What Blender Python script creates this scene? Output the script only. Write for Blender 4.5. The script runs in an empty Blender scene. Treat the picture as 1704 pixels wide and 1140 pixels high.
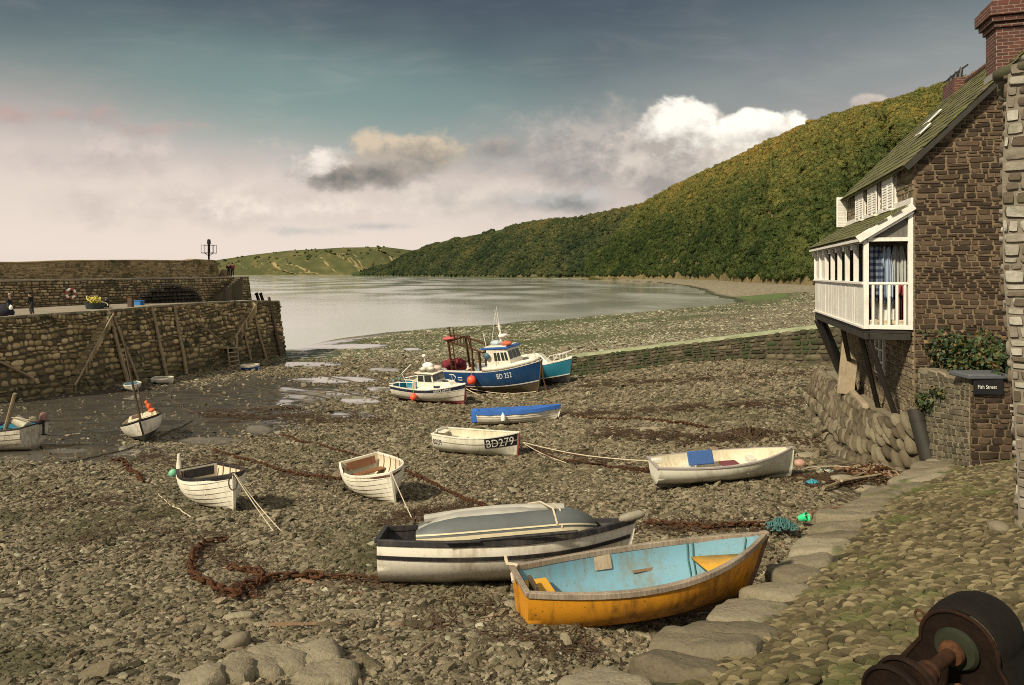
import bpy, math, random
import numpy as np
from mathutils import Vector, Matrix, Euler, noise as mnoise

SC = bpy.context.scene
COL = SC.collection
R = math.radians
F = 1136.0                     # photograph pixels per unit of tan(angle); 24 mm lens
# ------------------------------------------------------------------ camera, world, sun, exposure
cam_d = bpy.data.cameras.new('camera')
cam_d.lens = 24.0
cam_d.sensor_width = 36.0
cam_d.shift_y = -115.0/1704.0
cam_d.clip_start = 0.1
cam_d.clip_end = 60000.0
cam = bpy.data.objects.new('camera', cam_d)
COL.objects.link(cam)
cam.rotation_euler = (R(90), 0, 0)
SC.camera = cam
SC.render.engine = 'CYCLES'
SC.view_settings.view_transform = 'Standard'
SC.view_settings.look = 'None'
SC.view_settings.gamma = 1.0
SC.view_settings.use_curve_mapping = False
SC.view_settings.exposure = 0.20
SC.cycles.use_denoising = False
SC.cycles.filter_width = 1.0
SC.cycles.sample_clamp_indirect = 4.0
SC.cycles.max_bounces = 6
SC.cycles.diffuse_bounces = 3
SC.cycles.glossy_bounces = 3
SC.cycles.transmission_bounces = 4
SC.cycles.transparent_max_bounces = 6
SUN_EL, SUN_AZ = 40.0, -132.0      # azimuth measured from +Y towards +X
SUN_DIR = Vector((math.sin(R(SUN_AZ))*math.cos(R(SUN_EL)), math.cos(R(SUN_AZ))*math.cos(R(SUN_EL)), math.sin(R(SUN_EL))))


# ------------------------------------------------------------------ node expression helper
class E:
    """a socket with arithmetic"""
    def __init__(s, g, sock): s.g, s.s = g, sock
    def _m(s, op, *o, clamp=False):
        n = s.g.t.nodes.new('ShaderNodeMath'); n.operation = op; n.use_clamp = clamp
        for i, a in enumerate((s,)+o): s.g.put(n.inputs[i], a)
        return E(s.g, n.outputs[0])
    def __add__(s, o): return s._m('ADD', o)
    __radd__ = __add__
    def __sub__(s, o): return s._m('SUBTRACT', o)
    def __rsub__(s, o): return s.g.val(o)._m('SUBTRACT', s)
    def __mul__(s, o): return s._m('MULTIPLY', o)
    __rmul__ = __mul__
    def __truediv__(s, o): return s._m('DIVIDE', o)
    def pw(s, o): return s._m('POWER', o)
    def mx(s, o): return s._m('MAXIMUM', o)
    def mn(s, o): return s._m('MINIMUM', o)
    def ab(s): return s._m('ABSOLUTE')
    def cl(s): return s._m('ADD', 0.0, clamp=True)
    def sm(s, a, b):
        n = s.g.t.nodes.new('ShaderNodeMapRange'); n.interpolation_type = 'SMOOTHSTEP'
        s.g.put(n.inputs[0], s)
        n.inputs[1].default_value, n.inputs[2].default_value = a, b
        n.inputs[3].default_value, n.inputs[4].default_value = 0, 1
        return E(s.g, n.outputs[0])


class G:
    def __init__(g, tree): g.t = tree
    def put(g, inp, a):
        if isinstance(a, E): g.t.links.new(a.s, inp)
        elif isinstance(a, bpy.types.NodeSocket): g.t.links.new(a, inp)
        elif isinstance(a, (tuple, list)):
            a = tuple(a)
            inp.default_value = a+(1.0,) if len(inp.default_value) == 4 and len(a) == 3 else a
        else: inp.default_value = a
    def val(g, v):
        n = g.t.nodes.new('ShaderNodeValue'); n.outputs[0].default_value = v; return E(g, n.outputs[0])
    def node(g, typ, **kw):
        n = g.t.nodes.new(typ)
        for k, v in kw.items(): setattr(n, k, v)
        return n
    def coord(g, k='Object'):
        return E(g, g.node('ShaderNodeTexCoord').outputs[k])
    def geo(g, k): return E(g, g.node('ShaderNodeNewGeometry').outputs[k])
    def attr(g, name, k='Fac'):
        return E(g, g.node('ShaderNodeAttribute', attribute_name=name).outputs[k])
    def sep(g, v):
        n = g.node('ShaderNodeSeparateXYZ'); g.put(n.inputs[0], v); return [E(g, o) for o in n.outputs]
    def comb(g, x, y, z):
        n = g.node('ShaderNodeCombineXYZ')
        for i, a in enumerate((x, y, z)): g.put(n.inputs[i], a)
        return E(g, n.outputs[0])
    def scale(g, v, sc):
        n = g.node('ShaderNodeMapping'); g.put(n.inputs[0], v); n.inputs['Scale'].default_value = sc; return E(g, n.outputs[0])
    def noise(g, v, scale=5., detail=4., rough=.55, dist=0., k=0, w=None):
        n = g.node('ShaderNodeTexNoise')
        g.put(n.inputs['Vector'], v)
        n.inputs['Scale'].default_value = scale; n.inputs['Detail'].default_value = detail
        n.inputs['Roughness'].default_value = rough; n.inputs['Distortion'].default_value = dist
        return E(g, n.outputs[k])
    def voro(g, v, scale, feature='F1', k=0, rnd=1.0):
        n = g.node('ShaderNodeTexVoronoi', feature=feature)
        g.put(n.inputs['Vector'], v); n.inputs['Scale'].default_value = scale; n.inputs['Randomness'].default_value = rnd
        return E(g, n.outputs[k])
    def ramp(g, fac, stops, interp='LINEAR'):
        n = g.node('ShaderNodeValToRGB'); g.put(n.inputs[0], fac)
        r = n.color_ramp; r.interpolation = interp
        while len(r.elements) < len(stops): r.elements.new(0.5)
        for e, (p, c) in zip(r.elements, stops):
            e.position = p; e.color = (c[0], c[1], c[2], 1)
        return E(g, n.outputs[0])
    def mix(g, f, a, b, blend='MIX'):
        n = g.node('ShaderNodeMix', data_type='RGBA', blend_type=blend)
        g.put(n.inputs[0], f); g.put(n.inputs[6], a); g.put(n.inputs[7], b)
        return E(g, n.outputs[2])
    def bump(g, h, strength=.5, dist=.02, nrm=None):
        n = g.node('ShaderNodeBump'); g.put(n.inputs['Height'], h)
        n.inputs['Strength'].default_value = strength; n.inputs['Distance'].default_value = dist
        if nrm is not None: g.put(n.inputs['Normal'], nrm)
        return E(g, n.outputs[0])


def new_mat(name):
    m = bpy.data.materials.new(name); m.use_nodes = True
    g = G(m.node_tree)
    b = m.node_tree.nodes['Principled BSDF']
    return m, g, b


def sstep(a, b, x):
    t = np.clip((np.asarray(x, float)-a)/(b-a), 0, 1)
    return t*t*(3-2*t)


# ------------------------------------------------------------------ world: broken cloud over a Nishita sky
def make_world():
    w = bpy.data.worlds.new('World'); SC.world = w; w.use_nodes = True
    t = w.node_tree; g = G(t)
    bg = t.nodes['Background']
    sky = g.node('ShaderNodeTexSky', sky_type='NISHITA')
    sky.sun_disc = False; sky.sun_elevation = R(SUN_EL); sky.sun_rotation = R(SUN_AZ)
    sky.air_density = 1.0; sky.dust_density = 2.0
    d = E(g, g.node('ShaderNodeTexCoord').outputs['Generated'])
    x, y, z = g.sep(d)
    yy = y.mx(0.02)
    U = x/yy; V = z/yy                   # directions ahead, as tangents
    el = z._m('ARCSINE')*(180/math.pi)
    P = g.comb(U, V, 0.0)
    big = g.noise(g.comb(x*1.0, y*1.0, z*2.2), 2.6, 5, .55)
    e2 = el + (big-.5)*9.0
    cover = g.ramp(((e2+10.0)/100.0).cl(), [
        (.0, (.30, .28, .25)), (.095, (.76, .67, .585)), (.125, (.74, .63, .55)), (.165, (.58, .48, .42)),
        (.20, (.355, .325, .30)), (.235, (.205, .245, .23)), (.275, (.112, .150, .158)), (.32, (.064, .085, .105)),
        (.42, (.11, .125, .13)), (.58, (.24, .24, .23)), (1.0, (.36, .36, .33))])
    # the right half of the lower sky is greyer and darker
    right = U.sm(-.1, .5)*(1.0-el.sm(12, 22))
    cover = g.mix(right*.55, cover, (.33, .315, .30))
    teal = (1.0-(U+.28).ab().sm(.05, .45))*el.sm(7, 12)*(1.0-el.sm(14, 20))
    cover = g.mix(teal*.8, cover, (.19, .29, .265))
    base = g.mix(.86, sky.outputs[0], cover)
    nsc = g.node('ShaderNodeVectorMath', operation='SCALE'); g.put(nsc.inputs[0], sky.outputs[0]); nsc.inputs['Scale'].default_value = .07
    glow = (1.0-U.sm(-.45, .25))*(1.0-el.sm(5, 15))*el.sm(-1, 2)
    cover = g.mix(glow*(.25+big*.6), cover, (.86, .735, .645))
    base = g.mix(.90, E(g, nsc.outputs[0]), cover)
    # fine cloud texture
    wisp = g.noise(g.comb(U*2.2, V*9.0, .3), 2.4, 8, .62, .4)
    base = g.mix((wisp.sm(.45, .8)*.10)*(1.0-el.sm(16, 26)), base, (.66, .58, .53))
    nz = g.noise(P, 9.0, 8, .6)
    nb = g.noise(P, 3.6, 4, .5)
    front = y.sm(.02, .1)
    def cloud(col, px, py, rx, ry, lit, shade, amp=.9, soft=.5, topbias=.0, seed=0.):
        cu, cv = (px-852)/F, (455-py)/F
        du = (U-cu)/(rx/F); dv = (V-cv)/(ry/F)
        r = (du*du+dv*dv).pw(.5)
        n = g.noise(g.comb(U+seed, V*1.3, seed), 11.0, 9, .62)
        den = (1.0-r+(n-.5)*2.0*amp).sm(0., soft)*front
        n2 = g.noise(g.comb(U+seed+.012, V*1.3-.02, seed), 11.0, 9, .62)
        sh = ((dv+.15+topbias)*.75+(n-n2)*3.5+.35).cl()
        cc = g.mix(sh, shade, lit)
        return g.mix(den, col, cc)
    c = base
    c = cloud(c, 1000, 255, 190, 85, (.46, .42, .38), (.26, .25, .245), 1.1, .7, .2, 1.)
    c = cloud(c, 300, 330, 420, 60, (.70, .60, .53), (.50, .43, .385), 1.2, 1.2, .1, 21.)
    c = cloud(c, 820, 330, 200, 45, (.66, .58, .51), (.46, .42, .38), 1.2, 1.0, .1, 22.)
    c = cloud(c, 940, 335, 110, 28, (.50, .48, .45), (.27, .27, .26), .8, .7, .0, 2.)
    c = cloud(c, 1160, 270, 170, 90, (.62, .55, .48), (.34, .31, .29), .8, .35, .1, 3.)
    c = cloud(c, 1130, 215, 75, 55, (.95, .90, .80), (.42, .38, .34), .7, .22, .1, 4.)
    c = cloud(c, 1265, 225, 90, 48, (1.0, .95, .84), (.55, .50, .44), .7, .22, .3, 5.)
    c = cloud(c, 1225, 290, 120, 50, (.75, .68, .58), (.38, .35, .31), .7, .6, .1, 6.)
    c = cloud(c, 1450, 172, 38, 20, (.55, .48, .42), (.33, .31, .30), .8, .4, .1, 7.)
    c = cloud(c, 690, 250, 120, 40, (.60, .50, .37), (.30, .27, .235), 1.3, .6, .1, 8.)
    c = cloud(c, 600, 288, 150, 40, (.44, .38, .32), (.19, .18, .165), 1.2, .7, -.1, 9.)
    c = cloud(c, 530, 272, 60, 28, (.80, .72, .64), (.42, .38, .345), 1.7, .7, .3, 10.)
    c = cloud(c, 825, 245, 60, 26, (.42, .36, .31), (.26, .25, .24), .8, .8, .1, 11.)
    c = cloud(c, 70, 190, 150, 26, (.50, .35, .31), (.40, .31, .29), 1.7, 1.3, .0, 12.)
    c = cloud(c, 250, 214, 120, 18, (.50, .37, .33), (.42, .34, .31), 1.7, 1.4, .0, 13.)
    c = cloud(c, 640, 376, 90, 10, (.50, .48, .46), (.40, .40, .39), 1.8, 1.5, .0, 14.)
    c = cloud(c, 180, 260, 260, 50, (.62, .53, .48), (.44, .385, .36), 1.6, 1.4, .1, 31.)
    c = cloud(c, 420, 350, 300, 36, (.80, .69, .61), (.55, .485, .44), 1.7, 1.5, .1, 32.)
    c = cloud(c, 500, 384, 80, 13, (.52, .50, .46), (.44, .43, .41), 1.8, 1.5, .0, 15.)
    # unseen bright sky patch added behind the camera to light pier and gable
    dt = g.node('ShaderNodeVectorMath', operation='DOT_PRODUCT'); g.put(dt.inputs[0], d); dt.inputs[1].default_value = (.62, -.64, .45)
    lobe = E(g, dt.outputs['Value']).sm(.25, .95)*(.75+nz*.5)
    c = g.mix(lobe, c, (.80, .74, .62))
    # below the horizon: dim ground colour
    c = g.mix(z.sm(-.02, -.003), (.12, .11, .09), c)
    t.links.new(c.s, bg.inputs[0]); bg.inputs[1].default_value = 1.0
    w.cycles.sampling_method = 'MANUAL'; w.cycles.sample_map_resolution = 1024


make_world()
sun_d = bpy.data.lights.new('sun', 'SUN'); sun_d.energy = 4.9; sun_d.angle = R(4); sun_d.color = (1.0, .885, .66)
sun = bpy.data.objects.new('sun', sun_d); COL.objects.link(sun)
sun.rotation_euler = (-SUN_DIR).to_track_quat('-Z', 'Y').to_euler()
sun.location = SUN_DIR*200


# ------------------------------------------------------------------ mesh builder
class MB:
    def __init__(s): s.v = []; s.f = []; s.m = []
    def add(s, vs, fs, mi=0):
        o = len(s.v); s.v.extend([tuple(v) for v in vs])
        for f in fs: s.f.append(tuple(i+o for i in f)); s.m.append(mi)
        return o
    def box(s, c, size, rot=None, mi=0):
        hx, hy, hz = size[0]/2, size[1]/2, size[2]/2
        M = Matrix.Identity(3) if rot is None else (rot if isinstance(rot, Matrix) else Euler(rot).to_matrix())
        vs = [Vector(c)+M @ Vector((x*hx, y*hy, z*hz)) for x in (-1, 1) for y in (-1, 1) for z in (-1, 1)]
        s.add(vs, [(0, 1, 3, 2), (4, 6, 7, 5), (0, 4, 5, 1), (2, 3, 7, 6), (0, 2, 6, 4), (1, 5, 7, 3)], mi)
    def bar(s, a, b, w, h, mi=0, up=(0, 0, 1)):
        a, b = Vector(a), Vector(b); d = (b-a); L = d.length; d.normalize()
        upv = Vector(up)
        if abs(d.dot(upv)) > .98: upv = Vector((1, 0, 0))
        sx = d.cross(upv).normalized(); uz = sx.cross(d)
        s.box((a+b)/2, (w, L, h), Matrix((sx, d, uz)).transposed(), mi)
    def tube(s, pts, r, n=8, mi=0, cap=True, closed=False):
        pts = [Vector(p) for p in pts]; k = len(pts)
        rs = r if isinstance(r, (list, tuple)) else [r]*k
        prev = None; vs = []
        for i, p in enumerate(pts):
            a = pts[i-1] if i > 0 else (pts[-1] if closed else pts[0])
            b = pts[i+1] if i < k-1 else (pts[0] if closed else pts[-1])
            d = (b-a)
            if d.length < 1e-9: d = Vector((0, 0, 1))
            d.normalize()
            if prev is None:
                up = Vector((0, 0, 1)) if abs(d.z) < .9 else Vector((1, 0, 0))
                nx = d.cross(up).normalized()
            else:
                nx = (prev-d*prev.dot(d))
                nx = nx.normalized() if nx.length > 1e-6 else d.orthogonal().normalized()
            prev = nx; ny = d.cross(nx)
            for j in range(n):
                an = 2*math.pi*j/n
                vs.append(p+(nx*math.cos(an)+ny*math.sin(an))*rs[i])
        fs = []
        for i in range(k if closed else k-1):
            i2 = (i+1) % k
            for j in range(n):
                j2 = (j+1) % n
                fs.append((i*n+j, i*n+j2, i2*n+j2, i2*n+j))
        if cap and not closed:
            fs.append(tuple(reversed(range(n)))); fs.append(tuple((k-1)*n+j for j in range(n)))
        s.add(vs, fs, mi)
    def lathe(s, prof, M=None, n=20, mi=0, cap=True):
        """prof: (radius, z) list, spun about z, then placed by matrix M"""
        M = M or Matrix.Identity(4); vs = []; k = len(prof)
        for r, z in prof:
            for j in range(n):
                a = 2*math.pi*j/n; vs.append(M @ Vector((r*math.cos(a), r*math.sin(a), z)))
        fs = [(i*n+j, i*n+(j+1) % n, (i+1)*n+(j+1) % n, (i+1)*n+j) for i in range(k-1) for j in range(n)]
        if cap:
            fs.append(tuple(reversed(range(n)))); fs.append(tuple((k-1)*n+j for j in range(n)))
        s.add(vs, fs, mi)
    def ball(s, c, r, n=12, m=8, mi=0, sq=(1, 1, 1), M=None):
        pr = [(max(1e-4, math.sin(math.pi*i/m)), -math.cos(math.pi*i/m)) for i in range(m+1)]
        T = Matrix.Translation(c) @ (M.to_4x4() if M else Matrix.Identity(4)) @ Matrix.Diagonal((r*sq[0], r*sq[1], r*sq[2], 1))
        s.lathe(pr, T, n, mi, cap=False)
    def grid(s, rows, mi=0, flip=False, closed=False):
        n = len(rows[0]); vs = [p for r in rows for p in r]; fs = []
        for i in range(len(rows)-1):
            for j in range(n if closed else n-1):
                j2 = (j+1) % n
                q = (i*n+j, i*n+j2, (i+1)*n+j2, (i+1)*n+j)
                fs.append(q[::-1] if flip else q)
        s.add(vs, fs, mi)
    def prism(s, poly, ext, mi=0):
        """poly: 3-D points of a flat outline, extruded by vector ext"""
        n = len(poly); e = Vector(ext)
        vs = [Vector(p) for p in poly]+[Vector(p)+e for p in poly]
        fs = [tuple(reversed(range(n))), tuple(range(n, 2*n))]
        fs += [(i, (i+1) % n, n+(i+1) % n, n+i) for i in range(n)]
        s.add(vs, fs, mi)
    def stone(s, P, U, V, N, w, h, dep, rnd, rng, mi=0, base=-.014):
        """one dressed or rounded stone, seen as a dome on the plane U,V with normal N"""
        kk = .86-.16*rnd; ks = (-1., -kk, 0., kk, 1.); vs = []
        tilt = (rng.uniform(-.12, .12), rng.uniform(-.12, .12)); pw = 5-3*rnd
        j = [rng.uniform(-.12, .12) for _ in range(8)]
        for b in ks:
            for a in ks:
                x = a*(1-rnd*.42*b*b*abs(a))+(j[0]*a*b+j[1]*b*b*a+j[2]*(1-a*a)*.5*b)*.6
                y = b*(1-rnd*.42*a*a*abs(b))+(j[3]*a*b+j[4]*a*a*b+j[5]*(1-b*b)*.5*a)*.6
                m = max(abs(a), abs(b))
                if m == 1.: z = base
                else: z = dep*(1-.55*rnd*(a*a+b*b)/2+tilt[0]*a+tilt[1]*b+rng.uniform(-.12, .12))
                vs.append(P+U*(x*w/2)+V*(y*h/2)+N*z)
        s.add(vs, [(r*5+c, r*5+c+1, r*5+c+6, r*5+c+5) for r in range(4) for c in range(4)], mi)
    def panel(s, f, Lu, Lv, wr, hr, dep, rnd, rng, keep=None, gap=.02, mi=0, wav=.0):
        """courses of stones over the sheet f(u, v) -> point, in metres; wr, hr: functions of v/Lv"""
        v = 0.; r = 0
        while v < Lv-.03:
            h = rng.uniform(*hr(v/Lv)); h = min(h, Lv-v)
            if Lv-v-h < hr(v/Lv)[0]*.5: h = Lv-v
            u = -rng.random()*.3
            while u < Lu:
                w = rng.uniform(*wr(v/Lv))
                if rng.random() < .14: w *= 1.5
                split = h > .12 and rng.random() < .10
                ua, ub = max(u, 0), min(u+w, Lu)
                if ub-ua > .05:
                    for (va, vb) in (((v, v+h*.5), (v+h*.5, v+h)) if split else ((v, v+h),)):
                        uc, vc = (ua+ub)/2, (va+vb)/2+wav*math.sin(ua*1.3+r*.7)*.5
                        if keep is None or keep(uc, vc):
                            e = .05
                            P = f(uc, vc)
                            Ud = (f(uc+e, vc)-f(uc-e, vc)); Vd = (f(uc, vc+e)-f(uc, vc-e))
                            su, sv = Ud.length/(2*e), Vd.length/(2*e)
                            Ud.normalize(); Vd.normalize(); N = Ud.cross(Vd).normalized()
                            an = rng.uniform(-.05, .05)*(1+2*rnd)
                            U2 = Ud*math.cos(an)+Vd*math.sin(an); V2 = Vd*math.cos(an)-Ud*math.sin(an)
                            s.stone(P, U2, V2, N, max(.03, (ub-ua)*su-gap*rng.uniform(.6, 1.5)),
                                    max(.03, (vb-va)*sv-gap*rng.uniform(.6, 1.5)), dep*rng.uniform(.5, 1.4), rnd, rng, mi)
                u += w
            v += h; r += 1
    def build(s, name, mats, parent=None, smooth=True, sharp=38, bevel=0, loc=None):
        me = bpy.data.meshes.new(name)
        nv, nf = len(s.v), len(s.f)
        me.from_pydata(s.v, [], s.f)
        if not isinstance(mats, (list, tuple)): mats = [mats]
        for m in mats: me.materials.append(m)
        if len(mats) > 1: me.polygons.foreach_set('material_index', s.m)
        if smooth:
            me.polygons.foreach_set('use_smooth', [True]*nf)
            if sharp: me.set_sharp_from_angle(angle=R(sharp))
        me.update()
        o = bpy.data.objects.new(name, me); COL.objects.link(o)
        if parent is not None: o.parent = parent
        if loc is not None: o.location = loc
        if bevel:
            b = o.modifiers.new('bevel', 'BEVEL'); b.width = bevel; b.segments = 2; b.limit_method = 'ANGLE'; b.angle_limit = R(40)
        return o


def tag(o, label=None, cat=None, group=None, kind=None):
    if label: o['label'] = label
    if cat: o['category'] = cat
    if group: o['group'] = group
    if kind: o['kind'] = kind
    return o


def thing(name, label, cat, loc=(0, 0, 0), rot=(0, 0, 0), group=None):
    o = bpy.data.objects.new(name, None); COL.objects.link(o)
    o.location = loc; o.rotation_euler = rot; o.empty_display_size = .2
    return tag(o, label, cat, group)


def np_mesh(name, co, quads, mat, smooth=True):
    me = bpy.data.meshes.new(name)
    me.vertices.add(len(co)); me.vertices.foreach_set('co', np.asarray(co, np.float32).ravel())
    n = len(quads); k = quads.shape[1]
    me.loops.add(n*k); me.loops.foreach_set('vertex_index', quads.astype(np.int32).ravel())
    me.polygons.add(n); me.polygons.foreach_set('loop_start', np.arange(0, n*k, k, dtype=np.int32))
    if smooth: me.polygons.foreach_set('use_smooth', np.ones(n, bool))
    me.update(calc_edges=True); me.validate()
    if mat: me.materials.append(mat)
    o = bpy.data.objects.new(name, me); COL.objects.link(o)
    return o


# instances for stuff (pebbles, tree crowns, leaves): points + attributes -> geometry nodes
def instancer(name, pts, rot, scl, idx, protos, parent=None, mat=None):
    me = bpy.data.meshes.new(name)
    me.vertices.add(len(pts)); me.vertices.foreach_set('co', np.asarray(pts, np.float32).ravel())
    a = me.attributes.new('rot', 'FLOAT_VECTOR', 'POINT'); a.data.foreach_set('vector', np.asarray(rot, np.float32).ravel())
    a = me.attributes.new('scl', 'FLOAT_VECTOR', 'POINT'); a.data.foreach_set('vector', np.asarray(scl, np.float32).ravel())
    a = me.attributes.new('idx', 'INT', 'POINT'); a.data.foreach_set('value', np.asarray(idx, np.int32))
    o = bpy.data.objects.new(name, me); COL.objects.link(o)
    if mat: me.materials.append(mat)
    if parent: o.parent = parent
    ng = bpy.data.node_groups.new(name, 'GeometryNodeTree')
    ng.interface.new_socket('Geometry', in_out='INPUT', socket_type='NodeSocketGeometry')
    ng.interface.new_socket('Geometry', in_out='OUTPUT', socket_type='NodeSocketGeometry')
    N = ng.nodes.new; L = ng.links.new
    gi, go = N('NodeGroupInput'), N('NodeGroupOutput')
    ci = N('GeometryNodeCollectionInfo'); ci.inputs[0].default_value = protos
    ci.inputs['Separate Children'].default_value = True; ci.inputs['Reset Children'].default_value = True
    ip = N('GeometryNodeInstanceOnPoints'); ip.inputs['Pick Instance'].default_value = True
    def na(nm, ty):
        n = N('GeometryNodeInputNamedAttribute'); n.data_type = ty; n.inputs[0].default_value = nm; return n.outputs[0]
    e2r = N('FunctionNodeEulerToRotation'); L(na('rot', 'FLOAT_VECTOR'), e2r.inputs[0])
    L(gi.outputs[0], ip.inputs['Points']); L(ci.outputs[0], ip.inputs['Instance'])
    L(na('idx', 'INT'), ip.inputs['Instance Index']); L(e2r.outputs[0], ip.inputs['Rotation'])
    L(na('scl', 'FLOAT_VECTOR'), ip.inputs['Scale']); L(ip.outputs[0], go.inputs[0])
    md = o.modifiers.new('scatter', 'NODES'); md.node_group = ng
    return o


def icosphere(sub):
    import bmesh
    bm = bmesh.new(); bmesh.ops.create_icosphere(bm, subdivisions=sub, radius=1.0)
    v = np.array([p.co[:] for p in bm.verts]); f = np.array([[w.index for w in q.verts] for q in bm.faces]); bm.free()
    return v, f


def proto_coll(name, meshes):
    c = bpy.data.collections.new(name)
    for i, me in enumerate(meshes):
        o = bpy.data.objects.new('%s_%02d' % (name, i), me); c.objects.link(o)
    return c
# ------------------------------------------------------------------ materials
def island(g): return g.geo('Random Per Island')
def objrnd(g): return E(g, g.node('ShaderNodeObjectInfo').outputs['Random'])


def stone_mat(name, stops, rnd='island', moss=None, world=False, bump=.5, rough=.85, scale=6., spec=.3, zmoss=None):
    m, g, b = new_mat(name)
    co = g.coord('Object')
    r = island(g) if rnd == 'island' else objrnd(g)
    n = g.noise(co, scale, 6, .62)
    n2 = g.noise(co, scale*5, 4, .6)
    col = g.ramp((r*.82+n*.36-.09).cl(), stops)
    col = g.mix((n2.sm(.35, .7))*.45, col, g.mix(.5, col, (.03, .025, .018)))
    if moss:
        mk = g.noise(g.geo('Position') if world else co, moss[1], 5, .6).sm(moss[2], moss[3])
        if zmoss:
            z = g.sep(g.geo('Position'))[2]
            mk = (mk+z.sm(zmoss[1], zmoss[0])*.75).cl()*1.0
        col = g.mix(mk, col, g.mix(n2, moss[0], tuple(c*1.9 for c in moss[0])))
    g.put(b.inputs['Base Color'], col); b.inputs['Roughness'].default_value = rough
    b.inputs['Specular IOR Level'].default_value = spec
    g.put(b.inputs['Normal'], g.bump(n*1.0+n2*.45, bump, .03))
    return m


def paint(name, rgb, wear=(.25, .2, .14), amt=.35, rough=.45, scale=3.0, streak=True, spec=.4, grime=0.):
    m, g, b = new_mat(name)
    co = g.coord('Object')
    n = g.noise(co, scale, 7, .65)
    ns = g.noise(g.scale(co, (1.5, 1.5, .25)) if streak else co, scale*3.5, 5, .6)
    big = g.noise(co, scale*.35, 3, .5)
    k = ((n*.5+ns*.4+big*.25)-.5).sm(.02, .26)*amt
    col = g.mix(k, rgb, wear)
    if grime:
        gz = g.sep(co)[2]; gm = (1.0-(gz+(n-.5)*.35+(ns-.5)*.12).sm(grime*.35, grime*1.15))
        col = g.mix(gm*.75, col, g.mix(ns, (.055, .05, .024), (.15, .125, .07)))
    col = g.mix(g.noise(co, scale*14, 3, .6).sm(.62, .74)*amt*.9, col, tuple(c*.4 for c in wear))
    g.put(b.inputs['Base Color'], col)
    g.put(b.inputs['Roughness'], (n*.35+rough-.15).cl())
    b.inputs['Specular IOR Level'].default_value = spec
    g.put(b.inputs['Normal'], g.bump(ns+n*.6, .18, .01))
    return m


def wood_mat(name, a, c, scale=1.0, rough=.75):
    m, g, b = new_mat(name)
    co = g.coord('Object')
    n = g.noise(g.scale(co, (6*scale, 6*scale, .7*scale)), 5, 6, .65, .6)
    n2 = g.noise(co, 2.2, 5, .6)
    col = g.ramp((n*.6+n2*.55-.1).cl(), [(.25, a), (.7, c)])
    g.put(b.inputs['Base Color'], col); b.inputs['Roughness'].default_value = rough
    g.put(b.inputs['Normal'], g.bump(n, .35, .01))
    return m


def plain(name, rgb, rough=.6, metal=0., spec=.4, var=.25, bump=.15, scale=12.):
    m, g, b = new_mat(name)
    n = g.noise(g.coord('Object'), scale, 5, .6)
    g.put(b.inputs['Base Color'], g.mix(n.sm(.3, .75)*var, rgb, tuple(c*.35 for c in rgb)))
    b.inputs['Roughness'].default_value = rough; b.inputs['Metallic'].default_value = metal
    b.inputs['Specular IOR Level'].default_value = spec
    if bump: g.put(b.inputs['Normal'], g.bump(n, bump, .01))
    return m


def rust_mat(name, tint=1.0, dark=.5):
    m, g, b = new_mat(name)
    co = g.coord('Object'); n = g.noise(co, 9, 7, .7); n2 = g.noise(co, 40, 3, .6)
    g.put(b.inputs['Base Color'], g.ramp((n*.8+n2*.3-.05).cl(), [(.25, (.02*tint, .012*tint, .008*tint)), (.5, (.09*tint, .038*tint, .018*tint)),
                                                       (.75, (.19*tint, .085*tint, .035*tint))]))
    b.inputs['Roughness'].default_value = .85; b.inputs['Metallic'].default_value = .1; b.inputs['Specular IOR Level'].default_value = .2
    g.put(b.inputs['Normal'], g.bump(n+n2*.5, .5, .01))
    return m


M = {}
M['pebble'] = stone_mat('pebble_stone', [(.08, (.022, .017, .009)), (.25, (.075, .06, .032)), (.38, (.19, .16, .10)), (.5, (.085, .069, .040)), (.62, (.25, .215, .142)), (.72, (.13, .104, .062)), (.84, (.32, .28, .19)), (.9, (.16, .095, .055)), (1., (.52, .47, .33))], 'obj', moss=((.040, .037, .016), .30, .50, .74), world=True, scale=5, bump=.35, rough=.75)
M['pebble_pale'] = stone_mat('pale_shingle_stone', [(.05, (.10, .095, .06)), (.4, (.24, .225, .155)), (.8, (.36, .34, .24)), (1., (.5, .47, .36))], 'obj', scale=5, bump=.3, rough=.8)
M['cobble'] = stone_mat('cobble_stone', [(.05, (.035, .028, .013)), (.4, (.095, .076, .038)), (.75, (.165, .133, .07)), (1., (.28, .235, .135))], 'obj', moss=((.045, .055, .013), .9, .50, .70), world=True, scale=8, bump=.4, rough=.8)
M['quay'] = stone_mat('quay_stone', [(.0, (.06, .044, .022)), (.3, (.19, .14, .07)), (.6, (.38, .285, .145)), (1., (.55, .43, .25))], moss=((.03, .03, .014), .55, .52, .66), zmoss=(-9.8, -6.2), scale=2.2, bump=.6)
M['quay_top'] = stone_mat('upper_quay_stone', [(.0, (.07, .052, .028)), (.4, (.19, .14, .074)), (.75, (.31, .235, .13)), (1., (.44, .36, .23))], moss=((.04, .042, .016), .5, .52, .68), scale=2.5, bump=.5)
M['mortar'] = stone_mat('dark_joint', [(0, (.03, .024, .015)), (1, (.10, .08, .05))], scale=2.5)
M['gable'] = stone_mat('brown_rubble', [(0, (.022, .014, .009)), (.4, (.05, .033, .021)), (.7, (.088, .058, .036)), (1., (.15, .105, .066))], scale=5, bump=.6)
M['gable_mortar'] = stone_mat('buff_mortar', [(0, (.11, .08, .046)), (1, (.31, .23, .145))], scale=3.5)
M['front'] = stone_mat('front_rubble', [(0, (.085, .065, .04)), (.5, (.17, .135, .085)), (1., (.27, .22, .15))], scale=6, bump=.6)
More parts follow.
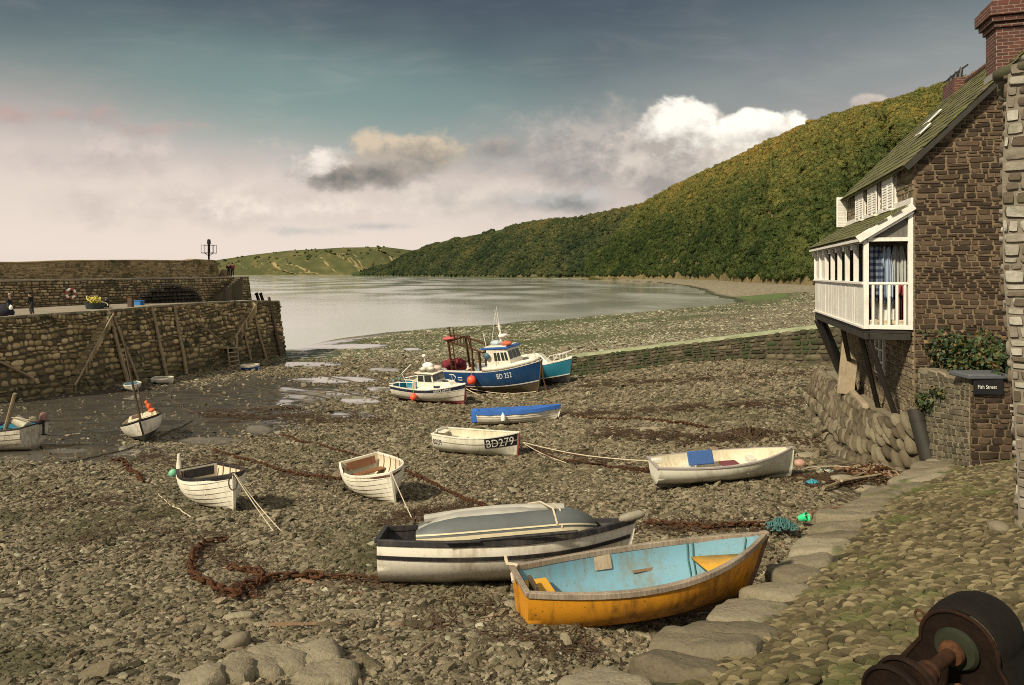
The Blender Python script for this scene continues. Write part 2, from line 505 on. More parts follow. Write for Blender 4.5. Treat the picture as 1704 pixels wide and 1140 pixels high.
M['low'] = stone_mat('low_wall_stone', [(0, (.06, .05, .032)), (.5, (.14, .12, .078)), (1., (.22, .19, .13))], moss=((.035, .045, .015), 1.4, .52, .7), scale=5, bump=.6)
M['low_mortar'] = stone_mat('pale_mortar', [(0, (.2, .17, .12)), (1, (.38, .33, .24))], scale=3.5)
M['near'] = stone_mat('limewashed_stone', [(0, (.07, .05, .034)), (.4, (.15, .12, .09)), (.7, (.26, .235, .19)), (1., (.48, .46, .40))], moss=((.05, .055, .02), 1.2, .55, .7), scale=4, bump=.7)
M['boulder'] = stone_mat('sea_boulder', [(0, (.055, .043, .026)), (.5, (.12, .097, .062)), (1., (.21, .18, .12))], scale=4, bump=.5)
M['kerb'] = stone_mat('kerb_slab', [(0, (.10, .082, .052)), (.5, (.205, .175, .118)), (1., (.31, .27, .19))], moss=((.05, .055, .02), 1.5, .56, .72), scale=7, bump=1.0)
M['slip'] = stone_mat('slip_wall_stone', [(0, (.03, .026, .016)), (.5, (.075, .062, .038)), (1., (.15, .125, .08))], moss=((.02, .03, .01), .8, .45, .6), scale=2, bump=.6)
M['brick'] = None


def brick_mat():
    m, g, b = new_mat('chimney_brick')
    co = g.coord('Object'); x, y, z = g.sep(co)
    n = g.node('ShaderNodeTexBrick')
    g.put(n.inputs['Vector'], g.comb(x+y, z, 0.0))
    n.inputs['Scale'].default_value = 1.0; n.inputs['Brick Width'].default_value = .22; n.inputs['Row Height'].default_value = .075
    n.inputs['Mortar Size'].default_value = .008
    n.inputs['Color1'].default_value = (.12, .034, .024, 1); n.inputs['Color2'].default_value = (.06, .02, .016, 1); n.inputs['Mortar'].default_value = (.22, .17, .13, 1)
    nz = g.noise(co, 5, 6, .6)
    g.put(b.inputs['Base Color'], g.mix(nz.sm(.35, .75)*.6, E(g, n.outputs[0]), (.05, .025, .02)))
    b.inputs['Roughness'].default_value = .85
    g.put(b.inputs['Normal'], g.bump(E(g, n.outputs[1])*-1.0+nz*.4, .5, .01))
    return m


M['brick'] = brick_mat()
M['white_wood'] = paint('white_painted_wood', (.74, .71, .66), (.40, .34, .27), .4, .5, 3)
M['white_wood2'] = paint('chalky_white_boards', (.70, .68, .63), (.42, .36, .29), .5, .6, 2.2)
M['black_timber'] = wood_mat('tarred_timber', (.008, .007, .006), (.035, .028, .02), 1, .7)
M['grey_timber'] = wood_mat('sea_grey_timber', (.12, .085, .05), (.34, .26, .165), 1, .8)
M['dark_timber'] = wood_mat('wet_dark_timber', (.03, .02, .012), (.12, .08, .045), 1, .7)
M['pale_timber'] = wood_mat('pale_timber', (.22, .17, .11), (.46, .38, .26), 1, .75)
M['red_timber'] = wood_mat('reddish_driftwood', (.10, .06, .032), (.26, .16, .09), 1, .8)
M['rust'] = rust_mat('rusty_iron', .72)
M['rust_red'] = rust_mat('red_rust', .75)
M['iron'] = rust_mat('blackened_iron', .10)
M['rope'] = plain('pale_rope', (.55, .47, .34), .9, var=.4)
M['rope_dark'] = plain('dark_rope', (.07, .055, .035), .9)
M['rope_teal'] = plain('teal_rope', (.06, .16, .16), .85, var=.5)
M['rope_blue'] = plain('blue_rope', (.05, .28, .36), .8, var=.4)
M['glass'] = plain('dark_window_glass', (.03, .035, .035), .08, spec=.8, var=.2, bump=.03, scale=2)
M['black'] = plain('black_paint', (.012, .012, .014), .5)
M['orange_float'] = plain('orange_float', (.85, .10, .045), .4, var=.15)
M['white_plastic'] = plain('white_plastic', (.76, .74, .68), .4, var=.2)

# ------------------------------------------------------------------ the lie of the land
WATER = -10.8
SHORE = np.array([(-600, 97), (-31, 96), (-23.6, 126), (0, 148), (23, 175), (50, 205), (75, 238), (84, 256), (92, 290), (101, 350), (125, 450), (150, 590), (165, 760),
                  (160, 1000), (110, 1300), (0, 1650), (-250, 2150), (-700, 2900), (-2500, 3600), (-2500, 9000), (9000, 9000), (9000, -900), (-600, -900)], float)
zl_d = [0, 3, 5, 6, 7.2, 8.2, 10, 12.5, 15, 18, 22, 28, 31, 38, 47, 55, 65, 80, 97, 130, 6e3]
zl_z = [-2.6, -2.8, -3.0, -3.27, -3.6, -3.8, -4.15, -4.7, -5.2, -5.8, -6.35, -7.1, -7.6, -8.3, -8.95, -9.4, -9.8, -10.2, -10.75, -11.5, -11.5]
zr_d = [0, 3, 5, 6.6, 8.1, 10.4, 12, 14, 15, 16.5, 20, 30, 45, 60, 200, 6e3]
zr_z = [-2.8, -2.95, -3.2, -3.6, -3.78, -3.97, -4.14, -4.3, -4.36, -4.6, -5.0, -5.45, -6.0, -6.3, -7.0, -7.0]


def shore_dist(x, y):
    x = np.asarray(x, float); y = np.asarray(y, float)
    best = np.full(x.shape, 1e18); inside = np.zeros(x.shape, bool)
    n = len(SHORE)
    for i in range(n):
        ax, ay = SHORE[i]; bx, by = SHORE[(i+1) % n]
        dx, dy = bx-ax, by-ay
        t = np.clip(((x-ax)*dx+(y-ay)*dy)/(dx*dx+dy*dy), 0, 1)
        best = np.minimum(best, (x-ax-t*dx)**2+(y-ay-t*dy)**2)
        c = ((ay > y) != (by > y))
        with np.errstate(divide='ignore', invalid='ignore'):
            xi = (bx-ax)*(y-ay)/(by-ay if by != ay else 1e-9)+ax
        inside ^= c & (x < xi)
    s = np.sqrt(best)
    return np.where(inside, s, -s)


def wall_d(u): return np.interp(u, [.077, .465, 1.2], [58, 45, 34])


def ramp_edge_side(x, y):
    """distance to the right of the ramp's kerb line (positive = on the ramp)"""
    E0 = np.array([(-1.5, 4.25), (-.2, 4.7), (.93, 5.35), (1.9, 6.6), (3.12, 8.1), (4.74, 10.4), (9.05, 14.67), (12, 17.6)])
    best = np.full(np.shape(x), 1e9); sd = np.zeros(np.shape(x)); along = np.zeros(np.shape(x)); acc = 0.
    for i in range(len(E0)-1):
        a, b = E0[i], E0[i+1]; d = b-a; L = math.hypot(*d)
        t = np.clip(((x-a[0])*d[0]+(y-a[1])*d[1])/(L*L), 0, 1)
        q = np.hypot(x-a[0]-t*d[0], y-a[1]-t*d[1])
        c = ((x-a[0])*d[1]-(y-a[1])*d[0])/L
        upd = q < best
        sd = np.where(upd, np.where(c > 0, q, -q), sd); along = np.where(upd, acc+t*L, along); best = np.where(upd, q, best)
        acc += L
    return sd, along


EDGE_A = [0, 1.37, 2.67, 4.25, 6.19, 9.0, 15.07, 19.2]
EDGE_Z = [-2.9, -3.03, -3.16, -3.4, -3.6, -3.8, -4.07, -4.2]


def beach_z(x, y):
    x = np.asarray(x, float); y = np.asarray(y, float)
    yy = np.maximum(y, .5); u = np.clip(x/yy, -3, 3)
    w = sstep(-.05, .38, u)
    near = np.interp(y, zl_d, zl_z)*(1-w)+np.interp(y, zr_d, zr_z)*w
    s = shore_dist(x, y)+2.2*np.sin(x*.21+1)*np.sin(y*.13)*sstep(60, 120, y)
    A = np.interp(u, [-.3, -.05, .02, .09, .2, .28, .4, .6], [1.0, 1.2, 1.5, 2.3, 4.0, 5.1, 6.2, 6.6])
    far = np.where(s > 0, WATER+A*(1-np.exp(-np.maximum(s, 0)/(14+1.1*A*A))), WATER+np.maximum(s*.06, -3))
    far = far+.12*np.sin(x*.17+y*.05)*np.sin(y*.09)*sstep(0, 15, s)
    wd = wall_d(np.maximum(u, .077))
    k = np.where(u > .075, sstep(wd-.25, wd+.25, y), sstep(52, 84, y))
    z = near*(1-k)+far*k
    sd, _ = ramp_edge_side(x, y)
    z = z-.24*np.exp(-(np.minimum(sd, 0)/.9)**2)*(y < 17)*(np.abs(x) < 14)
    z = z+.05*np.sin(x*.9+.3*y)*np.sin(y*.7-.2*x)*sstep(5, 12, y)*(1-k)
    return z


def bz(x, y): return float(beach_z(np.array([x]), np.array([y]))[0])


def ground(px, py, dz=0., lo=3.5, hi=90.):
    """where the sight line of a photograph pixel meets the beach"""
    u = (px-852)/F; v = (py-455)/F
    a, b = lo, hi
    for _ in range(24):
        m = (a+b)/2
        if -(bz(u*m, m)+dz)/m > v: a = m
        else: b = m
    d = (a+b)/2
    return Vector((u*d, d, bz(u*d, d)+dz))


def slope_rot(x, y, heading, roll=0., pitch=0.):
    """orientation that lies on the beach: x axis along heading, then roll / pitch in degrees"""
    e = .8
    n = Vector((-(bz(x+e, y)-bz(x-e, y))/(2*e), -(bz(x, y+e)-bz(x, y-e))/(2*e), 1)).normalized()
    fx = Vector((math.cos(R(heading)), math.sin(R(heading)), 0)); fx = (fx-n*fx.dot(n)).normalized()
    fy = n.cross(fx)
    m = Matrix((fx, fy, n)).transposed()
    m = m @ Matrix.Rotation(R(-pitch), 3, 'Y') @ Matrix.Rotation(R(roll), 3, 'X')
    return m.to_euler()


# wet patches: (px, py, rx, ry, strength) as they lie on the sand
WET = [(300, 690, 330, 62, .75), (60, 700, 160, 50, .8), (130, 755, 220, 26, .95), (560, 632, 90, 7, 1.5), (500, 606, 90, 6, 1.2), (520, 655, 130, 12, .9), (600, 665, 46, 9, 1.6),
       (585, 690, 60, 9, 1.0), (640, 648, 40, 6, 1.4), (430, 715, 36, 13, 1.3), (350, 733, 90, 10, 1.3), (600, 575, 60, 4, 1.3), (685, 581, 22, 3, 1.4), (555, 577, 100, 5, 1.4),
       (640, 615, 40, 5, 1.3), (440, 660, 150, 26, .8), (520, 590, 80, 12, .6)]


def wet(x, y, z):
    """how wet the beach is at a point: measured on the ground plan around each pool"""
    px = 852+F*x/np.maximum(y, 1.); py = 455-F*z/np.maximum(y, 1.)
    o = np.zeros(np.shape(x))
    for a, b, rx, ry, k in WET:
        r = np.sqrt(((px-a)/rx)**2+((py-b)/ry)**2)
        o = np.maximum(o, k*(1-sstep(.45, 1.15, r)))
    o = o*(np.asarray(y) > 12)
    s = shore_dist(x, y)
    return np.maximum(o, 1.2*(1-sstep(.5, 7, s))*(s > -5))


def make_beach():
    us = np.concatenate([np.linspace(-3, -1.05, 40)[:-1], np.linspace(-1.05, 1.05, 420), np.linspace(1.05, 3, 40)[1:]])
    ds = [1.2]
    while ds[-1] < 6000: ds.append(ds[-1]*(1.0105 if ds[-1] < 130 else 1.02 if ds[-1] < 700 else 1.08))
    ds = np.array(ds)
    ds = np.sort(np.concatenate([ds, np.linspace(44, 58, 120)]))
    Ug, Dg = np.meshgrid(us, ds)
    X = (Ug*Dg).ravel(); Y = Dg.ravel(); Z = beach_z(X, Y)
    # make room below the cobbled ramp and house
    n = len(us); i = np.arange((len(ds)-1)*n).reshape(len(ds)-1, n)[:, :-1].ravel()
    q = np.stack([i, i+1, i+n+1, i+n], 1)
    m, g, b = new_mat('shingle_ground')
    pos = g.geo('Position'); px, py, pz = g.sep(pos)
    wv = g.attr('wet'); gv = g.attr('weed'); fv = g.attr('mud')
    ln = g.comb(px, py, pz*2.0)
    v1 = g.voro(ln, 5.5, 'F1', 0); vc = g.voro(ln, 5.5, 'F1', 1); v2 = g.voro(ln, 13.0, 'F1', 0); v2c = g.voro(ln, 13.0, 'F1', 1)
    vbig = g.voro(ln, 1.1, 'F1', 1)
    n1 = g.noise(pos, .35, 6, .6); n2 = g.noise(pos, 2.3, 5, .62); n3 = g.noise(pos, 11., 5, .7)
    far = py.sm(50, 90)
    nf = g.noise(g.comb(px*.8, py*.5, 0.), .9, 7, .75)
    r = (g.sep(vc)[0]*.5+g.sep(v2c)[1]*.3+n1*.35-.1)*(1.0-far)+(nf*1.4+g.sep(vbig)[0]*.35+n1*.4-.52+py.sm(200, 340)*.25)*far
    col = g.ramp(r.cl(), [(.1, (.05, .04, .024)), (.35, (.125, .10, .06)), (.6, (.20, .165, .10)), (.85, (.30, .26, .18)), (1, (.42, .38, .29))])
    col = g.mix((v1.sm(.35, .75))*.6, col, (.025, .02, .012))
    wl = g.noise(g.comb(px*.05, py*.10, 0.), 1.0, 7, .7)
    weed = (gv+(n2-.5)*1.2+(wl-.5)*2.6).sm(.35, .8)
    wcol = g.ramp((n3*.7+n2*.4-.05).cl(), [(.2, (.022, .03, .010)), (.5, (.06, .078, .024)), (.85, (.14, .15, .06))])
    wcol = g.mix(far*nf.sm(.5, .8)*.6, wcol, (.16, .165, .08))
    wcol = g.mix(gv.sm(.9, 1.15), wcol, g.mix(n2, (.045, .085, .018), (.10, .16, .04)))
    col = g.mix(weed*.85, col, wcol)
    mud = (fv+(n2-.5)*.9).sm(.3, .7)
    mcol = g.ramp((n2*.6+n3*.5-.05).cl(), [(.2, (.02, .016, .011)), (.55, (.04, .033, .023)), (.85, (.10, .085, .06))])
    col = g.mix(mud*.9, col, mcol)
    wn = g.noise(g.comb(px*.5, py*.9, 0.), .9, 6, .62, .5)
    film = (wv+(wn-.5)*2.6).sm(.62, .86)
    sand_sheen = (g.attr('sand')+(n2-.5)*.5+(g.noise(g.comb(px*.5, py*1.6, 0.), .8, 6, .65)-.5)*1.6).sm(.35, .7)
    col = g.mix(sand_sheen*.85, col, g.mix(n3, (.17, .145, .105), (.27, .235, .175)))  # pale sand colour, also imitating the bright sheen of wet ground
    damp = (wv+(wn-.5)*.8).sm(.15, .7)
    col = g.mix(damp*.55, col, g.mix(.5, col, (.012, .011, .009), 'MULTIPLY'))
    col = g.mix(film*.85, col, g.mix(wv.sm(1.0, 1.4), (.10, .09, .075), (.30, .28, .245)))  # film lightened, strong pools most: reflected sky put into the base colour
    g.put(b.inputs['Base Color'], col)
    rip = g.noise(g.comb(px*1.4, py*4., 0.), 3.0, 3, .6)
    g.put(b.inputs['Roughness'], (.88-damp*.28-film*.55).cl())
    g.put(b.inputs['Specular IOR Level'], .3+film*.7)
    hgt = ((v1*-1.0+v2*-.4+n3*.5)*(1.0-film)*(1.0-mud*.75)+rip*.01*film)
    g.put(b.inputs['Normal'], g.bump(hgt, .9, .10))
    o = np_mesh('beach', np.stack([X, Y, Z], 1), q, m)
    W = wet(X, Y, Z)
    PX = 852+F*X/Y; PY = 455-F*Z/Y
    S = shore_dist(X, Y); U = X/Y
    # bladder-weed and algae on the low shore beyond the slip, and a meadow-green patch on the point
    k = np.where(U > .075, sstep(wall_d(np.maximum(U, .077)), wall_d(np.maximum(U, .077))+3, Y), sstep(60, 85, Y))
    wd = k*sstep(0, 6, S)*(1-sstep(40, 110, S+np.maximum(U, 0)*60))*.80
    def blob(cx, cy, rx, ry): return 1-sstep(.5, 1.2, np.sqrt(((PX-cx)/rx)**2+((PY-cy)/ry)**2))
    wd = np.maximum(wd, 1.25*blob(1262, 491, 70, 12)); wd = np.maximum(wd, .9*blob(1190, 487, 50, 8))
    wd = np.maximum(wd, .8*blob(700, 575, 130, 14)); wd = np.maximum(wd, .55*blob(1230, 690, 160, 50)*(Y > 14))
    wd = np.where(Y > 300, .25*sstep(300, 600, Y), wd)
    md = np.maximum.reduce([blob(240, 685, 360, 62), blob(60, 720, 230, 58), blob(450, 650, 160, 34)*.9, blob(420, 690, 110, 18)])*(Y > 14)
    sand_sheen_amt = np.maximum.reduce([blob(120, 760, 200, 17), blob(300, 735, 110, 12), blob(60, 780, 120, 8), blob(560, 660, 90, 16)*.8, blob(500, 612, 120, 8)*.7])*(Y > 14)  # where the sand is painted pale in place of wet sheen
    for nm, val in (('wet', W), ('weed', wd), ('mud', md), ('sand', sand_sheen_amt)):
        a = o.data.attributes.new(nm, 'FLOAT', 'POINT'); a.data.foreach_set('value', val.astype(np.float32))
    tag(o, kind='structure')
    return o


beach = make_beach()


def make_sea():
    mb = MB()
    xs = [-45000, -3000, -400, 0, 400, 3000, 45000]; ys = [60, 200, 700, 3000, 12000, 45000]
    mb.grid([[(x, y, WATER) for x in xs] for y in ys])
    m, g, b = new_mat('sea_water')
    pos = g.geo('Position'); x, y, z = g.sep(pos)
    n1 = g.noise(g.comb(x*.12, y*.35, 0.), 1.0, 6, .62); n2 = g.noise(g.comb(x*.02, y*.012, 1.), 1.0, 4, .55); n3 = g.noise(g.comb(x*.7, y*1.6, 2.), 1.0, 3, .6)
    g.put(b.inputs['Base Color'], g.mix(n2, (.33, .34, .31), (.42, .42, .38)))
    g.put(b.inputs['Roughness'], (.04+n2.sm(.35, .7)*.16).cl()); b.inputs['IOR'].default_value = 1.333
    g.put(b.inputs['Normal'], g.bump(n1*1.0+n3*.3, .06, .5))
    o = mb.build('sea', m, smooth=True, sharp=0)
    tag(o, kind='structure')


make_sea()

# ------------------------------------------------------------------ pebbles of the beach
def blob_mesh(name, sub, flat, amp, seed, mat, el=1.0, cut=0):
    v, f = icosphere(sub); out = []; rg = random.Random(seed*13)
    pl = [(Vector((rg.gauss(0, 1), rg.gauss(0, 1), rg.gauss(0, 1))).normalized(), rg.uniform(.62, .86)) for _ in range(cut)]
    for p in v:
        d = mnoise.noise(Vector(p)*1.3+Vector((seed*7.1, 0, 0)))*amp+mnoise.noise(Vector(p)*3.1+Vector((0, seed*3.3, 0)))*amp*.35
        q = Vector(p)*(1+d)
        for n_, l_ in pl:
            k_ = q.dot(n_)
            if k_ > l_: q = q-n_*(k_-l_)*.92
        out.append((q.x*el, q.y, q.z*flat))
    me = bpy.data.meshes.new(name); me.from_pydata(out, [], f.tolist()); me.materials.append(mat)
    me.polygons.foreach_set('use_smooth', [True]*len(f))
    if cut: me.set_sharp_from_angle(angle=R(22))
    me.update()
    return me


peb = proto_coll('pebble_kinds', [blob_mesh('pebble', 2, .5+.1*(i % 3), .4, i+1, M['pebble'], 1.0+.25*(i % 3), 9 if i > 1 else 4) for i in range(9)]+[blob_mesh('pebble', 2, .5, .4, i+21, M['pebble_pale'], 1.1, 7) for i in range(4)])
RIDGE = None
rng = np.random.default_rng(5)


def ramp_z(x, y):
    sd, al = ramp_edge_side(np.asarray(x, float), np.asarray(y, float))
    return np.interp(al, EDGE_A, EDGE_Z)+np.interp(sd, [-1, 0, 1.2, 2.6, 5, 9], [-.35, 0, .42, .82, 1.35, 2.0])


def mnoise_mask(x, y):
    v = np.array([mnoise.noise(Vector((a*.045, b*.10, 3.))) +.6*mnoise.noise(Vector((a*.2, b*.4, 9.))) for a, b in zip(x, y)])
    return v > rng.uniform(-.45, .55, len(x))


def scatter_pebbles():
    N = 330000
    p = rng.uniform(118, 740, N); p = np.where(rng.random(N) < .35, rng.uniform(118, 330, N), p)
    u = rng.uniform(-.86, .72, N)
    lo = np.full(N, 3.0); hi = np.full(N, 95.0)
    for _ in range(26):
        m = (lo+hi)/2
        far = -beach_z(u*m, m)/m*F > p
        lo = np.where(far, m, lo); hi = np.where(far, hi, m)
    d = (lo+hi)/2; x = u*d; y = d
    z = beach_z(x, y)
    W = wet(x, y, z)
    sd, _ = ramp_edge_side(x, y)
    px = 852+F*u; py = 455+p
    md = np.maximum.reduce([1-sstep(.5, 1.1, np.hypot((px-c)/rx, (py-e)/ry)) for c, e, rx, ry in ((240, 685, 350, 58), (60, 720, 230, 54), (450, 650, 150, 30))])
    keep = (rng.random(N) > np.clip(W*1.0, 0, .97)) & (rng.random(N) > md*.93) & (sd < .25) & (d < 80)
    keep &= ~((u > .46) & (d > 13))
    x, y, z, d = x[keep], y[keep], z[keep], d[keep]; n = len(x)
    s = (.0118+.00100*d)*np.exp(rng.normal(0, .40, n))
    s = np.where(rng.random(n) < .006, s*2.2, s)
    rot = np.stack([rng.normal(0, .32, n), rng.normal(0, .32, n), rng.normal(.35, .6, n)], 1)
    sc = np.stack([s*rng.uniform(.9, 1.5, n), s*rng.uniform(.75, 1.1, n), s*rng.uniform(.8, 1.35, n)], 1)
    # the shingle bank beyond the slip: bigger stones, sparser
    nf = 110000
    pf = rng.uniform(22, 150, nf); uf = rng.uniform(-.36, .50, nf); lo = np.full(nf, 46.0); hi = np.full(nf, 300.0)
    for _ in range(26):
        m = (lo+hi)/2; far = -beach_z(uf*m, m)/m*F > pf; lo = np.where(far, m, lo); hi = np.where(far, hi, m)
    df = (lo+hi)/2; xf = uf*df; zf = beach_z(xf, df); sf = shore_dist(xf, df)
    kf = (sf > .5) & (df > 47) & (df < 290) & ~((uf > .075) & (df < wall_d(np.maximum(uf, .077))+1.8)) & (wet(xf, df, zf) < .5)
    kf &= mnoise_mask(xf, df)
    kf &= np.hypot((852+F*uf-1262)/66, (455+pf-491)/12) > rng.uniform(.75, 1.2, nf)
    xf, df, zf = xf[kf], df[kf], zf[kf]; nf = len(xf); s2 = (.02+.0008*df)*np.exp(rng.normal(0, .4, nf))
    x = np.concatenate([x, xf]); y = np.concatenate([y, df]); z = np.concatenate([z, zf]); s = np.concatenate([s, s2])
    rot = np.concatenate([rot, np.stack([rng.normal(0, .22, nf), rng.normal(0, .22, nf), rng.normal(.35, .6, nf)], 1)])
    sc = np.concatenate([sc, np.stack([s2*rng.uniform(.9, 1.5, nf), s2*rng.uniform(.75, 1.1, nf), s2*rng.uniform(.6, 1.0, nf)], 1)]); n += nf
    o = instancer('shingle', np.stack([x, y, z+s*.12], 1), rot, sc, np.concatenate([np.where(rng.random(n-nf) < .03, rng.integers(9, 13, n-nf), rng.integers(0, 9, n-nf)), np.where(rng.random(nf) < .75, rng.integers(9, 13, nf), rng.integers(0, 9, nf))]), peb)
    tag(o, kind='stuff')


scatter_pebbles()
# ------------------------------------------------------------------ wooded cliffs and the far headland
def hill_surface(tab, px, b):
    """tab rows: px, ridge y, ridge distance, base distance, base height; vectorised in px and b (0 foot, 1 ridge, beyond: the top)"""
    t = np.array(tab, float)
    ry = np.interp(px, t[:, 0], t[:, 1]); rd = np.interp(px, t[:, 0], t[:, 2]); bd = np.interp(px, t[:, 0], t[:, 3]); z0 = np.interp(px, t[:, 0], t[:, 4])
    bb = np.clip(b, 0, 1)
    d = bd+(rd-bd)*b
    zr = (455-ry)/F*rd
    z = z0+(zr-z0)*(1-(1-bb)**1.12)
    z = np.where(b > 1, zr-(b-1)*25, z)
    u = (px-852)/F
    return u*d, d, z


def fbm(x, y, s, oct=4):
    out = np.zeros(len(x)); a = 1.
    for k in range(oct):
        out += a*np.array([mnoise.noise(Vector((xx*s*2**k, yy*s*2**k, k*7.3))) for xx, yy in zip(x, y)]); a *= .5
    return out


def hill_pts(tab, px, b, rough, fs):
    x, y, z = hill_surface(tab, px, b)
    bb = np.clip(b, 0, 1.0)
    w = np.sin(np.pi*np.clip(bb, 0, 1))
    g1 = fbm(px, b*60., fs, 4)
    g2 = fbm(px+b*70, b*14., fs*2.2, 3)
    k = 1+(rough*(g1+.6*g2)*w)/np.maximum(y, 1.)
    return x*k, y*k, z+rough*.34*(g1+.35*g2)*w


def hill_mesh(name, tab, rough, fs, mat, nx=170, nb=60, back=1.8):
    t = np.array(tab); pxs = np.linspace(t[0, 0], t[-1, 0], nx); bs = np.concatenate([np.linspace(-.06, 1, nb), np.linspace(1.05, back, 10)])
    Pg, Bg = np.meshgrid(pxs, bs)
    x, y, z = hill_pts(tab, Pg.ravel(), Bg.ravel(), rough, fs)
    z = np.where(Bg.ravel() < 0, z-8, z)
    i = np.arange((len(bs)-1)*nx).reshape(len(bs)-1, nx)[:, :-1].ravel()
    o = np_mesh(name, np.stack([x, y, z], 1), np.stack([i, i+1, i+nx+1, i+nx], 1), mat)
    return tag(o, kind='structure')


def land_mat(name, stops, cliff, sc=.02):
    m, g, b = new_mat(name)
    pos = g.geo('Position'); n = g.noise(pos, sc, 7, .62); n2 = g.noise(pos, sc*5, 5, .65)
    nz = g.sep(g.geo('Normal'))[2]
    col = g.ramp((n*.65+n2*.5-.07).cl(), stops)
    n3 = g.noise(g.scale(pos, (1, 1, .35)), sc*2.2, 6, .65)
    ck = ((nz.sm(.86, .62)*.7+(n3-.5)*1.8)).sm(.35, .7)
    col = g.mix(ck*.55, col, g.mix(n2, cliff, tuple(c*1.7 for c in cliff)))
    g.put(b.inputs['Base Color'], col); b.inputs['Roughness'].default_value = .95; b.inputs['Specular IOR Level'].default_value = .1
    g.put(b.inputs['Normal'], g.bump(n2+n*.5, .6, 4.0))
    return m


HILL_A = [(975, 452, 1250, 1150, -4), (990, 438, 1260, 1130, -4), (1005, 418, 1270, 1110, -3.5), (1025, 390, 1270, 1080, -3), (1045, 366, 1260, 1050, -3), (1062, 346, 1240, 1010, -3),
          (1130, 307, 1130, 880, -3), (1180, 283, 1000, 740, -3), (1240, 256, 880, 560, -3.3), (1290, 233, 800, 470, -3), (1340, 211, 740, 410, -2.6), (1420, 187, 690, 350, -2),
          (1480, 173, 660, 320, -1.5), (1560, 149, 610, 290, -1), (1625, 130, 580, 270, 0), (1704, 112, 560, 250, 2), (1850, 70, 540, 235, 3), (2050, 30, 520, 225, 4)]
HILL_B = [(585, 454, 2900, 2700, -5), (610, 450, 2850, 2600, -5), (640, 441, 2750, 2450, -5), (670, 429, 2650, 2300, -5), (700, 414, 2550, 2150, -5), (740, 401, 2400, 1980, -5), (790, 391, 2250, 1820, -5),
          (830, 383, 2120, 1700, -5), (870, 373, 2000, 1600, -5), (920, 366, 1850, 1480, -4), (960, 364, 1740, 1400, -4), (1010, 354, 1620, 1320, -4), (1060, 343, 1560, 1280, -4), (1120, 330, 1520, 1240, -4)]
HEAD = [(200, 452, 4300, 3900, -9), (320, 444, 4200, 3800, -9), (360, 433, 4100, 3700, -9), (420, 424, 4000, 3600, -9), (480, 417, 3900, 3500, -9), (520, 415, 3800, 3400, -9), (570, 412, 3700, 3350, -9), (640, 411, 3600, 3250, -9),
        (690, 417, 3550, 3200, -9), (740, 428, 3500, 3200, -9), (790, 440, 3500, 3200, -9)]

m_hillA = land_mat('hill_earth', [(.2, (.02, .026, .008)), (.5, (.045, .05, .016)), (.8, (.10, .085, .03))], (.17, .125, .068), .012)
m_hillB = land_mat('far_hill_ground', [(.2, (.018, .03, .012)), (.5, (.04, .055, .02)), (.8, (.085, .085, .035))], (.11, .085, .055), .006)
m_head = land_mat('headland_turf', [(.2, (.03, .042, .018)), (.5, (.07, .074, .03)), (.8, (.17, .14, .06))], (.26, .20, .105), .003)
hill_mesh('wooded_hill', HILL_A, 95, .013, m_hillA, 220, 70)
hill_mesh('coast_hill', HILL_B, 70, .016, m_hillB, 200, 50)
hill_mesh('far_headland', HEAD, 150, .02, m_head, 260, 60)


def leafy_mat(name, stops, zk=.36, off=-.68):
    m, g, b = new_mat(name)
    pos = g.geo('Position'); n = g.noise(pos, .011, 6, .65); n2 = g.noise(pos, .5, 4, .65)
    x, y, z = g.sep(pos)
    r = objrnd(g)
    nl = g.noise(g.scale(pos, (1.3, 1.3, .35)), .007, 5, .65)
    f = (r*.30+n*.60+nl*1.15+n2*.2+z.sm(20, 170)*zk+off).cl()  # crowns lighten with height: golden hilltop light mixed into the leaf colour
    col = g.ramp(f, stops)
    g.put(b.inputs['Base Color'], col); b.inputs['Roughness'].default_value = .85; b.inputs['Specular IOR Level'].default_value = .15
    return m


GREENS = [(.0, (.016, .027, .008)), (.22, (.036, .055, .014)), (.48, (.085, .096, .026)), (.68, (.145, .132, .035)), (.86, (.21, .158, .04)), (1., (.24, .15, .04))]
M['wood_near'] = leafy_mat('autumn_wood_leaves', GREENS, .54, -.93)
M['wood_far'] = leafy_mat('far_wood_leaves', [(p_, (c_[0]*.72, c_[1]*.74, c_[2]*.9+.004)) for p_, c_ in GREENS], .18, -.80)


def crown_mesh(name, seed, ncard, mat):
    rg = random.Random(seed); vs = []; fs = []
    v, f = icosphere(2)
    lobes = []
    for k in range(9):
        a = rg.uniform(0, 6.28); rr = rg.uniform(0, .62) if k else 0
        c = Vector((math.cos(a)*rr, math.sin(a)*rr, rg.uniform(-.15, .42))); lobes.append((c, rg.uniform(.36, .6)))
    for c, r in lobes:
        o = len(vs)
        for p in v:
            P = Vector(p); d = 1+mnoise.noise(P*2.3+c*9)*.45+mnoise.noise(P*6+c*5)*.25
            vs.append(tuple(c+P*r*d))
        fs += [tuple(int(i)+o for i in t) for t in f]
    for k in range(ncard):
        c, r = rg.choice(lobes)
        n = Vector((rg.gauss(0, 1), rg.gauss(0, 1), rg.gauss(.25, 1))).normalized()
        p = c+n*r*rg.uniform(.95, 1.4); n = (n+Vector((rg.gauss(0, .6), rg.gauss(0, .6), rg.gauss(.3, .6)))).normalized(); s = rg.uniform(.045, .10)
        a = n.orthogonal().normalized(); a.rotate(Matrix.Rotation(rg.uniform(0, 6.28), 3, n)); bq = n.cross(a); tw = n*rg.uniform(-.5, .5)
        o = len(vs); vs += [tuple(p-a*s), tuple(p+bq*s*.8+tw*s), tuple(p+a*s*1.2), tuple(p-bq*s*.8-tw*s)]; fs.append((o, o+1, o+2, o+3))
    me = bpy.data.meshes.new(name); me.from_pydata(vs, [], fs); me.materials.append(mat); me.update()
    return me


